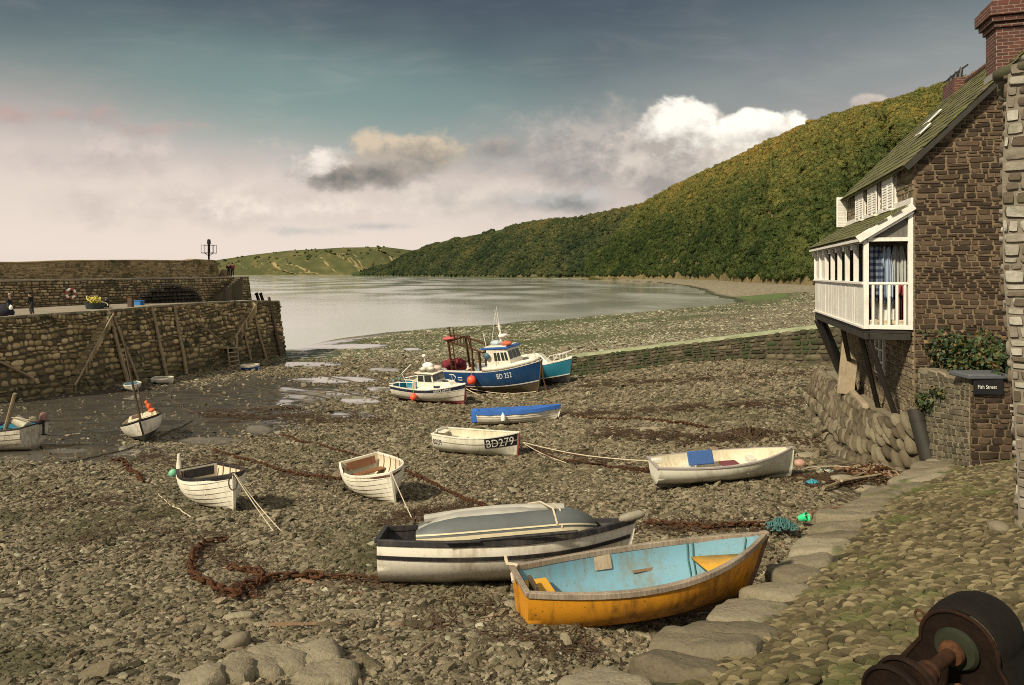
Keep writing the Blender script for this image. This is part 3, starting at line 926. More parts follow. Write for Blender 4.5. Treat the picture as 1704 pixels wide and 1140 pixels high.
crowns = proto_coll('crown_kinds', [crown_mesh('crown', 11+i, 1100, M['wood_near']) for i in range(6)])
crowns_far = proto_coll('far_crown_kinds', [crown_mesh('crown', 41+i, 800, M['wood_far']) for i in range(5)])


def wood(name, tab, n, rad, lo, hi, rough, fs, bare=None, kinds=None):
    t = np.array(tab)
    px = rng.uniform(lo, hi, n*6); b = rng.uniform(-.012, 1.03, n*6)
    _, d, _ = hill_surface(tab, px, b)
    wgt = d*(np.interp(px, t[:, 0], t[:, 2]-t[:, 3])); wgt = wgt/wgt.max()
    k = rng.random(n*6) < wgt*1.0
    px, b = px[k][:n], b[k][:n]
    if bare is not None:
        kk = ~bare(px, b); px, b = px[kk], b[kk]
    x, y, z = hill_pts(tab, px, b, rough, fs)
    m = len(x); s = rng.uniform(*rad, m)*np.where(rng.random(m) < .12, 1.35, 1.0)
    s = s*np.where(b > .97, .7, 1)
    rot = np.stack([rng.normal(0, .12, m), rng.normal(0, .12, m), rng.uniform(0, 6.28, m)], 1)
    sc = np.stack([s, s, s*rng.uniform(.75, 1.15, m)], 1)
    o = instancer(name, np.stack([x, y, z+s*.28], 1), rot, sc, rng.integers(0, 5, m), kinds or crowns)
    tag(o, kind='stuff')


def scar(px, b):
    # landslip scars of bare earth running down the hillside
    n = np.sin(px*.11)*.04+np.sin(b*23)*9
    s1 = np.abs(px-(1245+b*160)+n) < 4+6*(1-b)
    s2 = (np.abs(px-(1205+b*70)+n*.6) < 6) & (b < .5)
    s3 = (np.abs(px-(1330+b*30)+n*.5) < 6) & (b < .25)
    s4 = (b < .02) & (np.sin(px*.09)+np.sin(px*.23) > 1.0)
    return (s1 & (b > .25) & (b < .55) & (np.sin(b*60+px*.3) > 0)) | s4


wood('woodland_on_the_near_cliff', HILL_A, 17000, (1.9, 4.6), 975, 1760, 95, .013, scar)
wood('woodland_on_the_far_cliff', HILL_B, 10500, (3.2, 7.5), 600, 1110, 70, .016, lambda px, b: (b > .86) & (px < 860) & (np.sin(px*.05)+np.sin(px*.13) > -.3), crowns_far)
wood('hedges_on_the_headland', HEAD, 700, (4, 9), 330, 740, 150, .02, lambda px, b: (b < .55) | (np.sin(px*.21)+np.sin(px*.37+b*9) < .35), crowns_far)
# ------------------------------------------------------------------ cobbled ramp with its kerb of big slabs
def make_ramp():
    E0 = [(-1.5, 4.25), (-.2, 4.7), (.93, 5.35), (1.9, 6.6), (3.12, 8.1), (4.74, 10.4), (9.05, 14.67), (11, 16.6)]
    pts = [Vector(p) for p in E0]; path = []
    for i in range(len(pts)-1):
        k = max(2, int((pts[i+1]-pts[i]).length/.25))
        for j in range(k): path.append(pts[i].lerp(pts[i+1], j/k))
    path.append(pts[-1])
    offs = [0, .15, .4, .8, 1.2, 1.7, 2.2, 2.8, 3.6, 4.6, 6., 8.]
    mb = MB(); rows = []
    for o_ in offs:
        r = []
        for i, p in enumerate(path):
            q = path[min(i+1, len(path)-1)]-path[max(i-1, 0)]; n = Vector((q.y, -q.x)).normalized()
            # beyond the sharp turn keep the sheet from folding
            P = p+n*o_
            r.append((P.x, P.y, float(ramp_z(P.x, P.y))-.012))
        rows.append(r)
    low = [(p.x, p.y, bz(p.x, p.y)-.4) for p in path]
    mb.grid([low]+rows, flip=True)
    m, g, b = new_mat('ramp_bed')
    pos = g.geo('Position'); n = g.noise(pos, 3, 5, .6); n2 = g.noise(pos, 20, 4, .7)
    moss = g.noise(pos, 1.1, 5, .6).sm(.42, .62)
    g.put(b.inputs['Base Color'], g.mix(moss*.8, g.mix(n2, (.018, .014, .008), (.06, .047, .026)), g.mix(n2, (.02, .024, .006), (.075, .085, .02))))
    b.inputs['Roughness'].default_value = .95; g.put(b.inputs['Normal'], g.bump(n2+n, .6, .03))
    ramp = mb.build('ramp', m, smooth=True, sharp=0)
    tag(ramp, kind='structure')
    # cobbles laid on edge in rows
    rg = np.random.default_rng(8)
    a = np.array([.975, -.22]); c = np.array([.22, .975])
    P = []; 
    for row in np.arange(-2, 21, .037):
        s = -6+rg.uniform(0, .1)
        while s < 12:
            L = rg.uniform(.08, .20)
            P.append((*(a*s+c*row), L)); s += L*1.02
    P = np.array(P); x = P[:, 0]+rg.normal(0, .006, len(P)); y = P[:, 1]+rg.normal(0, .007, len(P)); L = P[:, 2]
    sd, al = ramp_edge_side(x, y)
    k = (sd > .40+.22*np.abs(np.sin(al*2.1))) & (y > 2.6) & (y < 16.5) & (sd < 5.5) & (np.abs(x/np.maximum(y, .1)) < 1.15)
    x, y, L, sd = x[k], y[k], L[k], sd[k]; n = len(x); z = ramp_z(x, y)
    e = .05
    gx = (ramp_z(x+e, y)-ramp_z(x-e, y))/(2*e); gy = (ramp_z(x, y+e)-ramp_z(x, y-e))/(2*e)
    rot = np.stack([np.arctan(gy)+rg.normal(0, .1, n), -np.arctan(gx)+rg.normal(0, .1, n), -.22+rg.normal(0, .16, n)], 1)
    sc = np.stack([L*.46*rg.uniform(.85, 1.1, n), rg.uniform(.0135, .021, n)*np.where(rg.random(n) < .1, 1.3, 1), rg.uniform(.026, .05, n)], 1)
    cob = proto_coll('cobble_kinds', [blob_mesh('cobble', 2, .9, .28, i+31, M['cobble']) for i in range(6)])
    o = instancer('cobbles', np.stack([x, y, z+rg.normal(.0, .006, n)], 1), rot, sc, rg.integers(0, 6, n), cob)
    tag(o, kind='stuff')
    # kerb slabs
    rr = random.Random(4); kb = MB()
    acc = 0.; i = 0
    L = 0.; segs = []
    for i in range(len(path)-1):
        segs.append((L, path[i], path[i+1])); L += (path[i+1]-path[i]).length
    def at(s):
        for s0, p, q in segs:
            if s0+(q-p).length >= s: 
                d = (q-p).normalized(); return p+d*(s-s0), d
        return path[-1], (path[-1]-path[-2]).normalized()
    s = .0
    while s < L-.5:
        w = rr.uniform(.42, .95)*(1 if s > 3 else .8)
        p, d = at(s+w/2); n = Vector((d.y, -d.x)); dep = rr.uniform(.68, 1.05)
        c = p+n*(dep*.36); zc = float(ramp_z(c.x, c.y))
        slope = float(ramp_z(c.x+n.x*.2, c.y+n.y*.2)-ramp_z(c.x-n.x*.2, c.y-n.y*.2))/.4
        sl = float(ramp_z(c.x+d.x*.2, c.y+d.y*.2)-ramp_z(c.x-d.x*.2, c.y-d.y*.2))/.4
        U = Vector((d.x, d.y, sl)).normalized(); V = Vector((-n.x, -n.y, -slope*.6)).normalized()
        slab(kb, Vector((c.x, c.y, zc+.085)), U, V, w*.95, dep, .34, rr)
        s += w
    o = kb.build('kerb', M['kerb'], sharp=30)
    tag(o, kind='structure')
    return ramp


def slab(mb, c, U, V, w, h, t, rg):
    """one worn slab: angular broken outline, nearly flat split top, sides down"""
    N = U.cross(V).normalized()
    if N.z < 0: N = -N
    nc = rg.randint(6, 8); cor = []
    for k in range(nc):
        a = 2*math.pi*(k+rg.uniform(-.25, .25))/nc; ca, sa = math.cos(a), math.sin(a)
        sq = 1/max(abs(ca), abs(sa)); r = (.25+.75*sq)*rg.uniform(.86, 1.04); cor.append((ca*r*w/2, sa*r*h/2))
    out = []
    for k in range(nc):
        (x0, y0), (x1, y1) = cor[k], cor[(k+1) % nc]
        for q in (0.08, .3, .5, .7, .92):
            e = rg.uniform(-.02, .02); out.append((x0+(x1-x0)*q+(y1-y0)*e, y0+(y1-y0)*q-(x1-x0)*e))
    rows = []; tx, ty = rg.uniform(-.10, .10), rg.uniform(-.10, .10)
    cx, cy, cs = rg.uniform(-.2, .2)*w, rg.uniform(-.2, .2)*h, rg.uniform(-.12, .12)
    for f_, zz in ((.02, .02), (.2, .02), (.4, .02), (.6, .02), (.78, .014), (.9, -.004), (.97, -.035), (1., -.09), (1.01, -t)):
        r = []
        for x, y in out:
            X, Y = x*f_, y*f_
            z = zz+(tx*X+ty*Y)+(abs(X*.7+Y-cx)*cs if zz > -.1 else 0)
            if zz > -.1: z += mnoise.noise(Vector((X*5+c.x*3, Y*5+c.y*3, 0)))*.022+mnoise.noise(Vector((X*16+c.x*3, Y*16, c.y)))*.011
            r.append(c+U*X+V*Y+N*z)
        rows.append(r)
    mb.grid(rows, closed=True, flip=(U.cross(V).dot(N) < 0))


RAMP = make_ramp()
# ------------------------------------------------------------------ the stone harbour pier
def P3(px, d, z): return Vector(((px-852)/F*d, d, z))


def poly_at(pts, s):
    """point and direction on a plan polyline at arclength s; extra components ride along"""
    acc = 0.
    for i in range(len(pts)-1):
        a, b = np.array(pts[i], float), np.array(pts[i+1], float); L = math.hypot(b[0]-a[0], b[1]-a[1])
        if s <= acc+L or i == len(pts)-2:
            t = (s-acc)/L; q = a+(b-a)*t
            return q, (b-a)[:2]/L
        acc += L


def poly_len(pts): return sum(math.hypot(pts[i+1][0]-pts[i][0], pts[i+1][1]-pts[i][1]) for i in range(len(pts)-1))


def smooth_line(rows, n=40):
    """Catmull-Rom through (x, y, ...) rows"""
    r = [np.array(q, float) for q in rows]; r = [2*r[0]-r[1]]+r+[2*r[-1]-r[-2]]; out = []
    for i in range(1, len(r)-2):
        for k in range(8):
            t = k/8
            out.append(.5*((2*r[i])+(-r[i-1]+r[i+1])*t+(2*r[i-1]-5*r[i]+4*r[i+1]-r[i+2])*t*t+(-r[i-1]+3*r[i]-3*r[i+1]+r[i+2])*t**3))
    out.append(r[-2]); return out


# foot of the quay face: image column, distance, foot height, top height
QF = [(-420, 36, -9.4, -3.2), (-260, 40, -9.6, -3.2), (-150, 43, -9.8, -3.2), (0, 47.4, -10.0, -3.2), (110, 53, -10.2, -3.2), (185, 57.5, -10.3, -3.22), (310, 66, -10.6, -3.08), (431, 80, -11., -3.3), (478, 87, -11.3, -3.6)]
QL = smooth_line([((p-852)/F*d, d, z0, z1) for p, d, z0, z1 in QF])
# turn round the pier head
h = QL[-1]
QL += [np.array((h[0]-.6, h[1]+1.6, h[2], h[3])), np.array((h[0]-3.0, h[1]+3.4, h[2], h[3])), np.array((h[0]-8, h[1]+4.5, h[2], h[3]))]
QLEN = poly_len(QL)
BATTER = 1.05


def quay_pt(u, v):
    """u along the quay, v up the face in metres of height from the top downwards 0..1"""
    q, d = poly_at(QL, u); n = np.array((-d[1], d[0]))       # to the left of travel = into the pier
    z = q[2]+(q[3]-q[2])*v
    bulge = .12*math.sin(v*math.pi)*1.0
    return Vector((q[0]+n[0]*(BATTER*v+bulge), q[1]+n[1]*(BATTER*v+bulge), z))


def quay_u(px, v=1.0):
    best = (1e9, 0)
    for k in range(600):
        u = QLEN*k/600
        p = quay_pt(u, v)
        e = abs(852+F*p.x/p.y-px)
        if e < best[0] and u < QLEN-9: best = (e, u)
    return best[1]


UW = smooth_line([(-54.4, 38, 0), (-50.6, 46, 0), (-47.4, 53.5, 0), (-44.4, 59.2, 0), (-40.6, 67.4, 0), (-35.6, 81, 0), (-33.7, 88.4, 0)])
UWLEN = poly_len(UW)


def uw_off(u, off, z):
    q, d = poly_at(UW, u); n = np.array((-d[1], d[0]))
    return Vector((q[0]+n[0]*off, q[1]+n[1]*off, z))


def ledge_z(u): return -.72+.30*u/UWLEN


def parapet_z(u):
    y = poly_at(UW, u)[0][1]
    return float(np.interp(y, [40, 62, 66, 74, 80.4, 80.8, 88], [.8, .98, 1.22, 1.42, 1.47, 1.66, 1.52]))


def deck_z(u): return float(np.interp(poly_at(UW, u)[0][1], [50, 85, 90], [-3.2, -3.25, -3.4]))


def make_pier():
    root = thing('harbour_pier', 'long two-tier rubble stone harbour pier curving out to the sea on the left', 'pier', (-40, 60, -9.5))
    off = Vector((40, -60, 9.5)); rg = random.Random(21)
    sh = lambda p: p+off
    mb = MB()
    H = 7.2
    f = lambda u, v: sh(quay_pt(u, v/H))
    stairs1 = (quay_u(100, .2), quay_u(172, .95)); stairs2 = (quay_u(376), quay_u(418))
    u_mid = quay_u(150, .5)
    wr = lambda t: (.40-.18*t, 1.25-.6*t); hr = lambda t: (.36-.18*t, .86-.42*t)
    mb.panel(f, QLEN-6, H, wr, hr, .13, .75, rg, gap=.05, wav=.22)
    rows = [[f(QLEN*k/150, H*j/8)-Vector((0, 0, 0)) for k in range(151)] for j in range(9)]
    mb.grid(rows, mi=1)
    mb.build('quay_face', [M['quay'], M['mortar']], root, sharp=60)
    # deck and coping
    dk = MB(); K = 120; a = []; b_ = []
    for k in range(K+1):
        p = quay_pt(QLEN*k/K*.985, 1.0); q = uw_off(UWLEN*min(1.06, k/K*1.06), .8, 0); q.z = p.z+.04
        a.append(sh(p)+Vector((0, 0, .0))); b_.append(sh(q))
    dk.grid([a, [x.lerp(y, .5)+Vector((0, 0, .05)) for x, y in zip(a, b_)], b_], flip=True)
    m, g, b = new_mat('worn_deck'); co = g.coord('Object'); n = g.noise(co, .8, 6, .65); n2 = g.noise(co, 6, 4, .6)
    g.put(b.inputs['Base Color'], g.ramp((n*.6+n2*.5-.05).cl(), [(.2, (.13, .105, .075)), (.6, (.26, .22, .165)), (.9, (.36, .32, .25))])); b.inputs['Roughness'].default_value = .9
    dk.build('deck', m, root)
    cp = MB(); u = 0.
    while u < QLEN-8:
        w = rg.uniform(.7, 1.5); p = sh(quay_pt(u+w/2, 1.0)); d = (quay_pt(u+w, 1)-quay_pt(u, 1)); L = d.length; d.normalize()
        n = Vector((-d.y, d.x, 0)); c = p+n*.22+Vector((0, 0, .02+rg.uniform(-.015, .015)))
        cp.box(c, (L*.97, .62, .2), Matrix((d, n, d.cross(n))).transposed()); u += w
    cp.build('coping', M['kerb'], root, bevel=.03)
    # upper wall, ledge, parapet
    up = MB()
    H2 = 2.75
    fu = lambda u, v: sh(uw_off(u, .45*v/H2, deck_z(u)-.1+(ledge_z(u)-deck_z(u)+.1)*v/H2))
    up.panel(fu, UWLEN, H2, lambda t: (.25, .75), lambda t: (.14, .34), .07, .5, rg, gap=.035)
    up.grid([[fu(UWLEN*k/80, H2*j/3) for k in range(81)] for j in range(4)], mi=1)
    # its seaward end, stepped slightly
    e0, e1 = uw_off(UWLEN, 0, 0), uw_off(UWLEN, 6.5, 0)
    fe = lambda u, v: sh(Vector((e0.x+(e1.x-e0.x)*u/6.5, e0.y+(e1.y-e0.y)*u/6.5-.0, 0))+Vector((-.13*v, -.12*v, -3.45+v)))
    up.panel(fe, 6.5, 3.0, lambda t: (.3, .8), lambda t: (.2, .4), .07, .5, rg, gap=.035)
    up.grid([[fe(6.5*k/4, 3.0*j/3) for k in range(5)] for j in range(4)], mi=1)
    up.build('upper_wall', [M['quay_top'], M['mortar']], root, sharp=60)
    ld = MB()
    ld.grid([[sh(uw_off(UWLEN*k/80, o, ledge_z(UWLEN*k/80)+.02)) for k in range(81)] for o in (.36, 3.2, 5.6)], flip=True)
    ld.grid([[sh(uw_off(UWLEN*k/80, .36, ledge_z(UWLEN*k/80)+.02-z)) for k in range(81)] for z in (0, .16)])
    ld.build('walkway', m, root)
    pp = MB()
    LP = UWLEN-3.6; H3 = 1.95
    fp = lambda u, v: sh(uw_off(u, 2.6+.12*v/H3, ledge_z(u)+(parapet_z(u)-ledge_z(u))*v/H3))
    pp.panel(fp, LP, H3, lambda t: (.22, .65), lambda t: (.13, .30), .06, .5, rg, gap=.03)
    pp.grid([[fp(LP*k/80, H3*j/2) for k in range(81)] for j in range(3)], mi=1)
    pp.grid([[sh(uw_off(LP*k/80, o, parapet_z(LP*k/80)+zz)) for k in range(81)] for o, zz in ((2.66, -.06), (2.66, .05), (2.9, .10), (3.6, .10), (3.65, -2.5))], mi=1, flip=True)
    # raked end and the low last step of the parapet
    s0 = LP
    for (sa, sb, ztop) in ((LP, LP+.55, None), (LP+1.2, UWLEN-.6, .5)):
        za = parapet_z(LP) if ztop is None else ztop; zb = .35 if ztop is None else ztop
        q = [sh(uw_off(sa, 2.6, -.55)), sh(uw_off(sb, 2.6, -.55)), sh(uw_off(sb, 2.6, zb)), sh(uw_off(sa, 2.6, za))]
        pp.prism(q, sh(uw_off(sa, 3.6, 0))-sh(uw_off(sa, 2.6, 0)), mi=0)
    pp.build('parapet', [M['quay_top'], M['quay_top']], root, sharp=60)
    # stairs in the quay face
    def stairs(ua, ub, va, vb, n, name, w=.85, down=None):
        st = MB()
        for k in range(n):
            t0 = k/n; t1 = (k+1)/n
            u0, u1 = ua+(ub-ua)*t0, ua+(ub-ua)*t1; vv = va+(vb-va)*t1
            p0, p1 = quay_pt(u0, vv), quay_pt(u1, vv); d = (p1-p0); L = d.length; d.normalize(); nn = Vector((d.y, -d.x, 0))*(1 if ub > ua else -1)
            low = min(vv, va) if down is None else down
            zt = p0.z; zb = quay_pt(u0, max(0, vv-.16)).z
            c = (p0+p1)/2+nn*(w/2-.2); c.z = (zt+zb)/2
            st.box(sh(c), (L*1.02, w, zt-zb+rg.uniform(-.02, .02)), Matrix((d, nn.cross(d)*0+nn, Vector((0, 0, 1)))).transposed())
            st.box(sh(c+nn*.04+Vector((0, 0, (zt-zb)/2-.03))), (L*1.04, w+.02, .09), Matrix((d, nn, Vector((0, 0, 1)))).transposed(), mi=1)
        st.build(name, [M['quay'], M['kerb']], root, bevel=.02)
    stairs(quay_u(108, .12), quay_u(178, .97), .14, .98, 22, 'steps')
    stairs(quay_u(378, .45), quay_u(419, .97), .42, .98, 15, 'steps')
    # landing at the foot of each flight
    for px, v, wd in ((98, .13, 2.6), (372, .40, 2.2)):
        u = quay_u(px, v); p = quay_pt(u, v); q = quay_pt(u+.5, v); d = (q-p).normalized(); d.z = 0; nn = Vector((d.y, -d.x, 0))
        l = MB(); l.box(sh(p+nn*.35+Vector((0, 0, -.12))), (wd, 1.3, .24), Matrix((d, nn, Vector((0, 0, 1)))).transposed())
        l.build('landing', M['quay'], root, bevel=.03)
    # steps up to the walkway, dark in the end of the upper wall
    st = MB(); n = 11
    for k in range(n):
        u = UWLEN-8.5+k*.52; zt = deck_z(u)+(ledge_z(u)-deck_z(u))*(k+1)/n; zb = deck_z(u)-.1
        a_, c_ = uw_off(u, -.55, 0), uw_off(u+.52, .3, 0); d = (uw_off(u+.5, 0, 0)-uw_off(u, 0, 0)).normalized(); nn = Vector((-d.y, d.x, 0))
        c = (uw_off(u+.26, -.1, 0)); c.z = (zt+zb)/2
        st.box(sh(c), (.52, .9, zt-zb), Matrix((d, nn, Vector((0, 0, 1)))).transposed())
    st.build('steps', M['mortar'], root, bevel=.02)
    return root


PIER = make_pier()


# ------------------------------------------------------------------ timbers leaning on the quay
def leaning(name, label, cat, a, b, r, mat, group=None, square=False):
    a, b = Vector(a), Vector(b); mb = MB(); d = b-a; L = d.length; pts = []; rs = []
    for k in range(9):
        t = k/8; w = Vector((mnoise.noise(a+Vector((t*3, 0, 1))), mnoise.noise(a+Vector((t*3, 5, 1))), 0))*r*.5
        pts.append(d*t+w); rs.append(r*(1.08-.22*t)*(1+.08*math.sin(t*23)))
    mb.tube(pts, rs, 9)
    o = mb.build(name, mat, loc=a)
    return tag(o, label, cat, group)


def on_quay(px, py_v, out=.16):
    """point just off the quay face at image column px and height fraction py_v"""
    u = quay_u(px, py_v); p = quay_pt(u, py_v); q = quay_pt(u+.4, py_v); d = (q-p).normalized(); return p+Vector((d.y, -d.x, 0)).normalized()*out


gp = 'timber fender posts leaning on the quay face'
def vfrac(px, py):
    best = (1e9, 0)
    for k in range(60):
        v = -.05+1.12*k/59; u = quay_u2(px, v); p = quay_pt(u, v)
        e = abs(455-F*p.z/p.y-py)
        if e < best[0]: best = (e, v)
    return best[1]
def quay_u2(px, v):
    lo, hi = 0., QLEN-8
    for _ in range(30):
        m = (lo+hi)/2; p = quay_pt(m, v)
        if 852+F*p.x/p.y < px: lo = m
        else: hi = m
    return (lo+hi)/2
def qpix(px, py, out=.16):
    v = vfrac(px, py); u = quay_u2(px, v); p = quay_pt(u, v); d = (quay_pt(u+.4, v)-p).normalized()
    return p+Vector((d.y, -d.x, 0)).normalized()*out


for (a, b, r, lab, mat) in (
    ((179, 516), (208, 634), .17, 'stout pale timber post on the quay, left of the pair by the steps', 'grey_timber'),
    ((184, 517), (226, 632), .12, 'thinner timber post on the quay, right of the pair by the steps', 'grey_timber'),
    ((251, 511), (274, 624), .15, 'brown timber post on the quay above the white round dinghy', 'grey_timber'),
    ((288, 509), (306, 622), .16, 'brown timber post on the quay where the sloping handrail begins', 'grey_timber'),
    ((400, 531), (414, 598), .12, 'short timber post on the quay under the zigzag handrail', 'grey_timber'),
    ((417, 505), (441, 603), .15, 'tall timber post on the quay at the top of the zigzag handrail', 'grey_timber'),
    ((446, 494), (466, 600), .20, 'dark heavy timber post at the corner of the pier head', 'dark_timber')):
    leaning('fender_post', lab, 'timber post', qpix(*b, .25), qpix(a[0], a[1], .12), r, M[mat], gp)
gr = 'sloping timber handrails on the quay face'
for (a, b, r, lab) in (
    ((177, 522), (106, 640), .085, 'long pale timber handrail sloping down the left flight of quay steps'),
    ((-30, 590), (47, 629), .09, 'pale timber handrail sloping down at the left edge of the quay'),
    ((293, 514), (360, 573), .085, 'dark timber rail sloping down to the right towards the wooden quay ladder'),
    ((416, 507), (376, 563), .085, 'timber handrail sloping down to the left beside the dark quay steps')):
    leaning('handrail', lab, 'handrail', qpix(b[0], b[1], 1.0 if a[0] > 100 else .4), qpix(a[0], a[1], .75 if a[0] > 100 else .3), r, M['grey_timber'], gr)


def quay_ladder():
    a, b = qpix(364, 576, .95), qpix(372, 611, .75); c, d = qpix(381, 575, .95), qpix(387, 608, .75)
    root = thing('quay_ladder', 'wooden ladder of four broad rungs standing on the mud against the quay', 'ladder', b)
    for p, q in ((a, b), (c, d)):
        mb = MB(); mb.bar(p-b, q-b, .14, .14); mb.build('side_rail', M['grey_timber'], root, bevel=.015)
    for k in range(5):
        t = .1+k*.21; mb = MB(); mb.bar(a.lerp(b, t)-b, c.lerp(d, t)-b, .16, .10); mb.build('rung', M['pale_timber'], root, bevel=.012)


quay_ladder()


# ------------------------------------------------------------------ things on the pier
def deck_pt(px, py):
    """point of the quay deck under an image pixel"""
    z = -3.22
    d = -z/((py-455)/F); return Vector(((px-852)/F*d, d, z))


def light_beacon():
    # stands on the walkway, its pole passing up in front of the parapet's end
    p = uw_off(UWLEN-4.6, 2.95, 1.55)
    s = 852+F*p.x/p.y
    root = thing('harbour_light', 'dark navigation light on a post with a railed platform at the pier end', 'harbour light', p)
    mb = MB(); mb.tube([(0, 0, -.2), (0, 0, 2.05)], .11, 10); mb.build('post', M['iron'], root)
    mb = MB(); mb.box((0, 0, .98), (1.5, 1.1, .08)); mb.tube([(-.5, 0, .95), (0, 0, .6)], .04); mb.tube([(.5, 0, .95), (0, 0, .6)], .04); mb.build('platform', M['iron'], root)
    mb = MB()
    for x in (-.72, -.36, .36, .72):
        for y in (-.52, .52): mb.tube([(x, y, 1.0), (x, y, 1.95)], .025, 6)
    for z in (1.95,):
        mb.tube([(-.72, -.52, z), (.72, -.52, z), (.72, .52, z), (-.72, .52, z)], .028, 6, closed=True)
    mb.build('railing', M['iron'], root)
    mb = MB(); mb.lathe([(.16, 2.05), (.22, 2.1), (.22, 2.45), (.17, 2.5), (.2, 2.55), (.2, 2.62), (.06, 2.7)], n=14); mb.build('lantern', M['black'], root)


light_beacon()


def lifebuoy():
    u = None
    best = (1e9, 0)
    for k in range(400):
        q = uw_off(UWLEN*k/400, .2, 0); e = abs(852+F*q.x/q.y-115)
        if e < best[0]: best = (e, UWLEN*k/400)
    u = best[1]; q, d = poly_at(UW, u); p = uw_off(u, .12, -1.9); n = Vector((d[1], -d[0], 0)); dd = Vector((d[0], d[1], 0))
    root = thing('lifebuoy', 'white and red lifebuoy ring hanging on the upper quay wall', 'lifebuoy', p+n*.1)
    for k in range(8):
        a0, a1 = k*math.pi/4+.2, (k+1)*math.pi/4+.2
        mb = MB(); mb.tube([(dd*math.cos(a)+Vector((0, 0, 1))*math.sin(a))*.42 for a in np.linspace(a0, a1, 6)], .12, 9)
        if k == 0: pass
        mb.build('buoy_band' if k % 2 else 'buoy_section', M['white_plastic'] if k % 2 == 0 else plain('red_band', (.35, .07, .05)) if k == 1 else bpy.data.materials['red_band'], root)


lifebuoy()


def crate(name, label, p, size, col, rot=0., group=None):
    root = thing(name, label, 'crate', p, (0, 0, rot), group)
    w, d, h = size; m = plain(name+'_plastic', col, .5)
    mb = MB(); mb.box((0, 0, .02), (w, d, .04))
    for s in (-1, 1):
        mb.box((s*(w/2-.02), 0, h/2), (.04, d, h)); mb.box((0, s*(d/2-.02), h/2), (w-.08, .04, h))
    mb.build('body', m, root, bevel=.008)
    mb = MB(); mb.box((0, -d/2-.012, h*.94), (w+.05, .03, h*.12)); mb.box((0, d/2+.012, h*.94), (w+.05, .03, h*.12)); mb.box((w/2+.012, 0, h*.94), (.03, d, h*.12)); mb.box((-w/2-.012, 0, h*.94), (.03, d, h*.12))
    mb.build('rim', m, root)


crate('fish_crate', 'bright blue plastic fish crate on the quay deck, left of the two', deck_pt(227, 511), (.75, .6, .62), (.05, .25, .62), .3, 'blue fish crates on the quay deck')
crate('fish_crate', 'darker blue plastic fish crate on the quay deck, right of the two', deck_pt(234.5, 510.5), (.5, .6, .60), (.03, .13, .36), .3, 'blue fish crates on the quay deck')
bp = deck_pt(217.5, 514)
root = thing('litter_bin', 'brown square bin standing left of the blue crates on the quay', 'bin', bp)
mb = MB(); mb.box((0, 0, .5), (.4, .4, 1.0)); mb.build('body', M['dark_timber'], root, bevel=.03)
mb = MB(); mb.box((0, 0, 1.04), (.46, .46, .08)); mb.build('lid', M['rust'], root, bevel=.02)


def tub():
    p = deck_pt(158, 515.5)
    root = thing('net_tub', 'dark round tub of yellow net on the quay deck beside the wall', 'tub', p)
    mb = MB(); mb.lathe([(.5, 0), (.68, .12), (.78, .55), (.8, .62), (.74, .62), (.66, .3)], n=20); mb.build('tub_body', plain('dark_green_tub', (.02, .035, .03), .5), root)
    mb = MB(); rg = random.Random(3)
    for k in range(9):
        cx, cy, r = rg.uniform(-.3, .3), rg.uniform(-.3, .3), rg.uniform(.2, .42)
        mb.tube([(cx+r*math.cos(a), cy+r*math.sin(a)*.8, .62+.18*math.sin(a*2+k)+k*.05) for a in np.linspace(0, 6.28, 18)], .05, 6)
    mb.build('net', plain('yellow_net', (.55, .47, .10), .8), root)
    p2 = deck_pt(174, 514)
    r2 = thing('rope_bag', 'black and white bag of rope beside the tub of yellow net', 'bag', p2)
    mb = MB(); mb.ball((0, 0, .35), .42, sq=(1, .8, .9)); mb.ball((.2, 0, .75), .2, mi=0); mb.build('bag_body', M['black'], r2)
    mb = MB(); mb.tube([(.5*math.cos(a), -.38+.1*math.sin(3*a), .3+.32*math.sin(a)) for a in np.linspace(0, 5, 16)], .05, 6); mb.build('rope', M['rope'], r2)


tub()


def lobster_pots():
    rg = random.Random(9); grp = 'lobster pots stacked against the upper quay wall'
    proto = None; i = 0
    net = plain('dark_pot_net', (.022, .02, .016), .9); frame = M['iron']
    for px in range(238, 332, 7):
        cols = 1 + int(4.2*math.sin(math.pi*min(1, max(0, (px-226)/112)))**.6)
        for k in range(cols):
            q = deck_pt(px+rg.uniform(-1.5, 1.5), 508.5-(px-238)*.06)
            lab = 'dark netted lobster pot in the stack along the upper quay wall'
            if proto is None:
                root = thing('lobster_pot', lab, 'lobster pot', (0, 0, 0), group=grp); proto = root
                mb = MB(); w, l, hh = .5, .75, .42
                def arch(x): return [(x, -w/2, 0)]+[(x, -w/2*math.cos(a), .12+(hh-.12)*math.sin(a)) for a in np.linspace(0, math.pi, 9)]+[(x, w/2, 0)]
                for x in (-l/2, 0, l/2): mb.tube(arch(x), .02, 6)
                for s in (-1, 1): mb.tube([(-l/2, s*w/2, 0), (l/2, s*w/2, 0)], .02, 6)
                mb.tube([(-l/2, 0, hh), (l/2, 0, hh)], .02, 6)
                mb.build('frame', frame, root)
                mb = MB(); mb.grid([[(x, -w/2*math.cos(a)*.97, .1+(hh-.13)*math.sin(a)) for a in np.linspace(0, math.pi, 9)] for x in np.linspace(-l/2, l/2, 8)])
                for x in (-l/2+.01, l/2-.01): mb.add([(x, -w/2*math.cos(a)*.95, .1+(hh-.14)*math.sin(a)) for a in np.linspace(0, math.pi, 9)], [tuple(range(9))])
                mb.build('netting', net, root)
            else:
                root = proto.copy(); COL.objects.link(root)
                for ch in list(proto.children):
                    c = ch.copy(); COL.objects.link(c); c.parent = root
            root.location = (q.x, q.y, q.z+k*.42); root.rotation_euler = (rg.uniform(-.05, .05), rg.uniform(-.05, .05), rg.uniform(-.4, .4)+1.0)


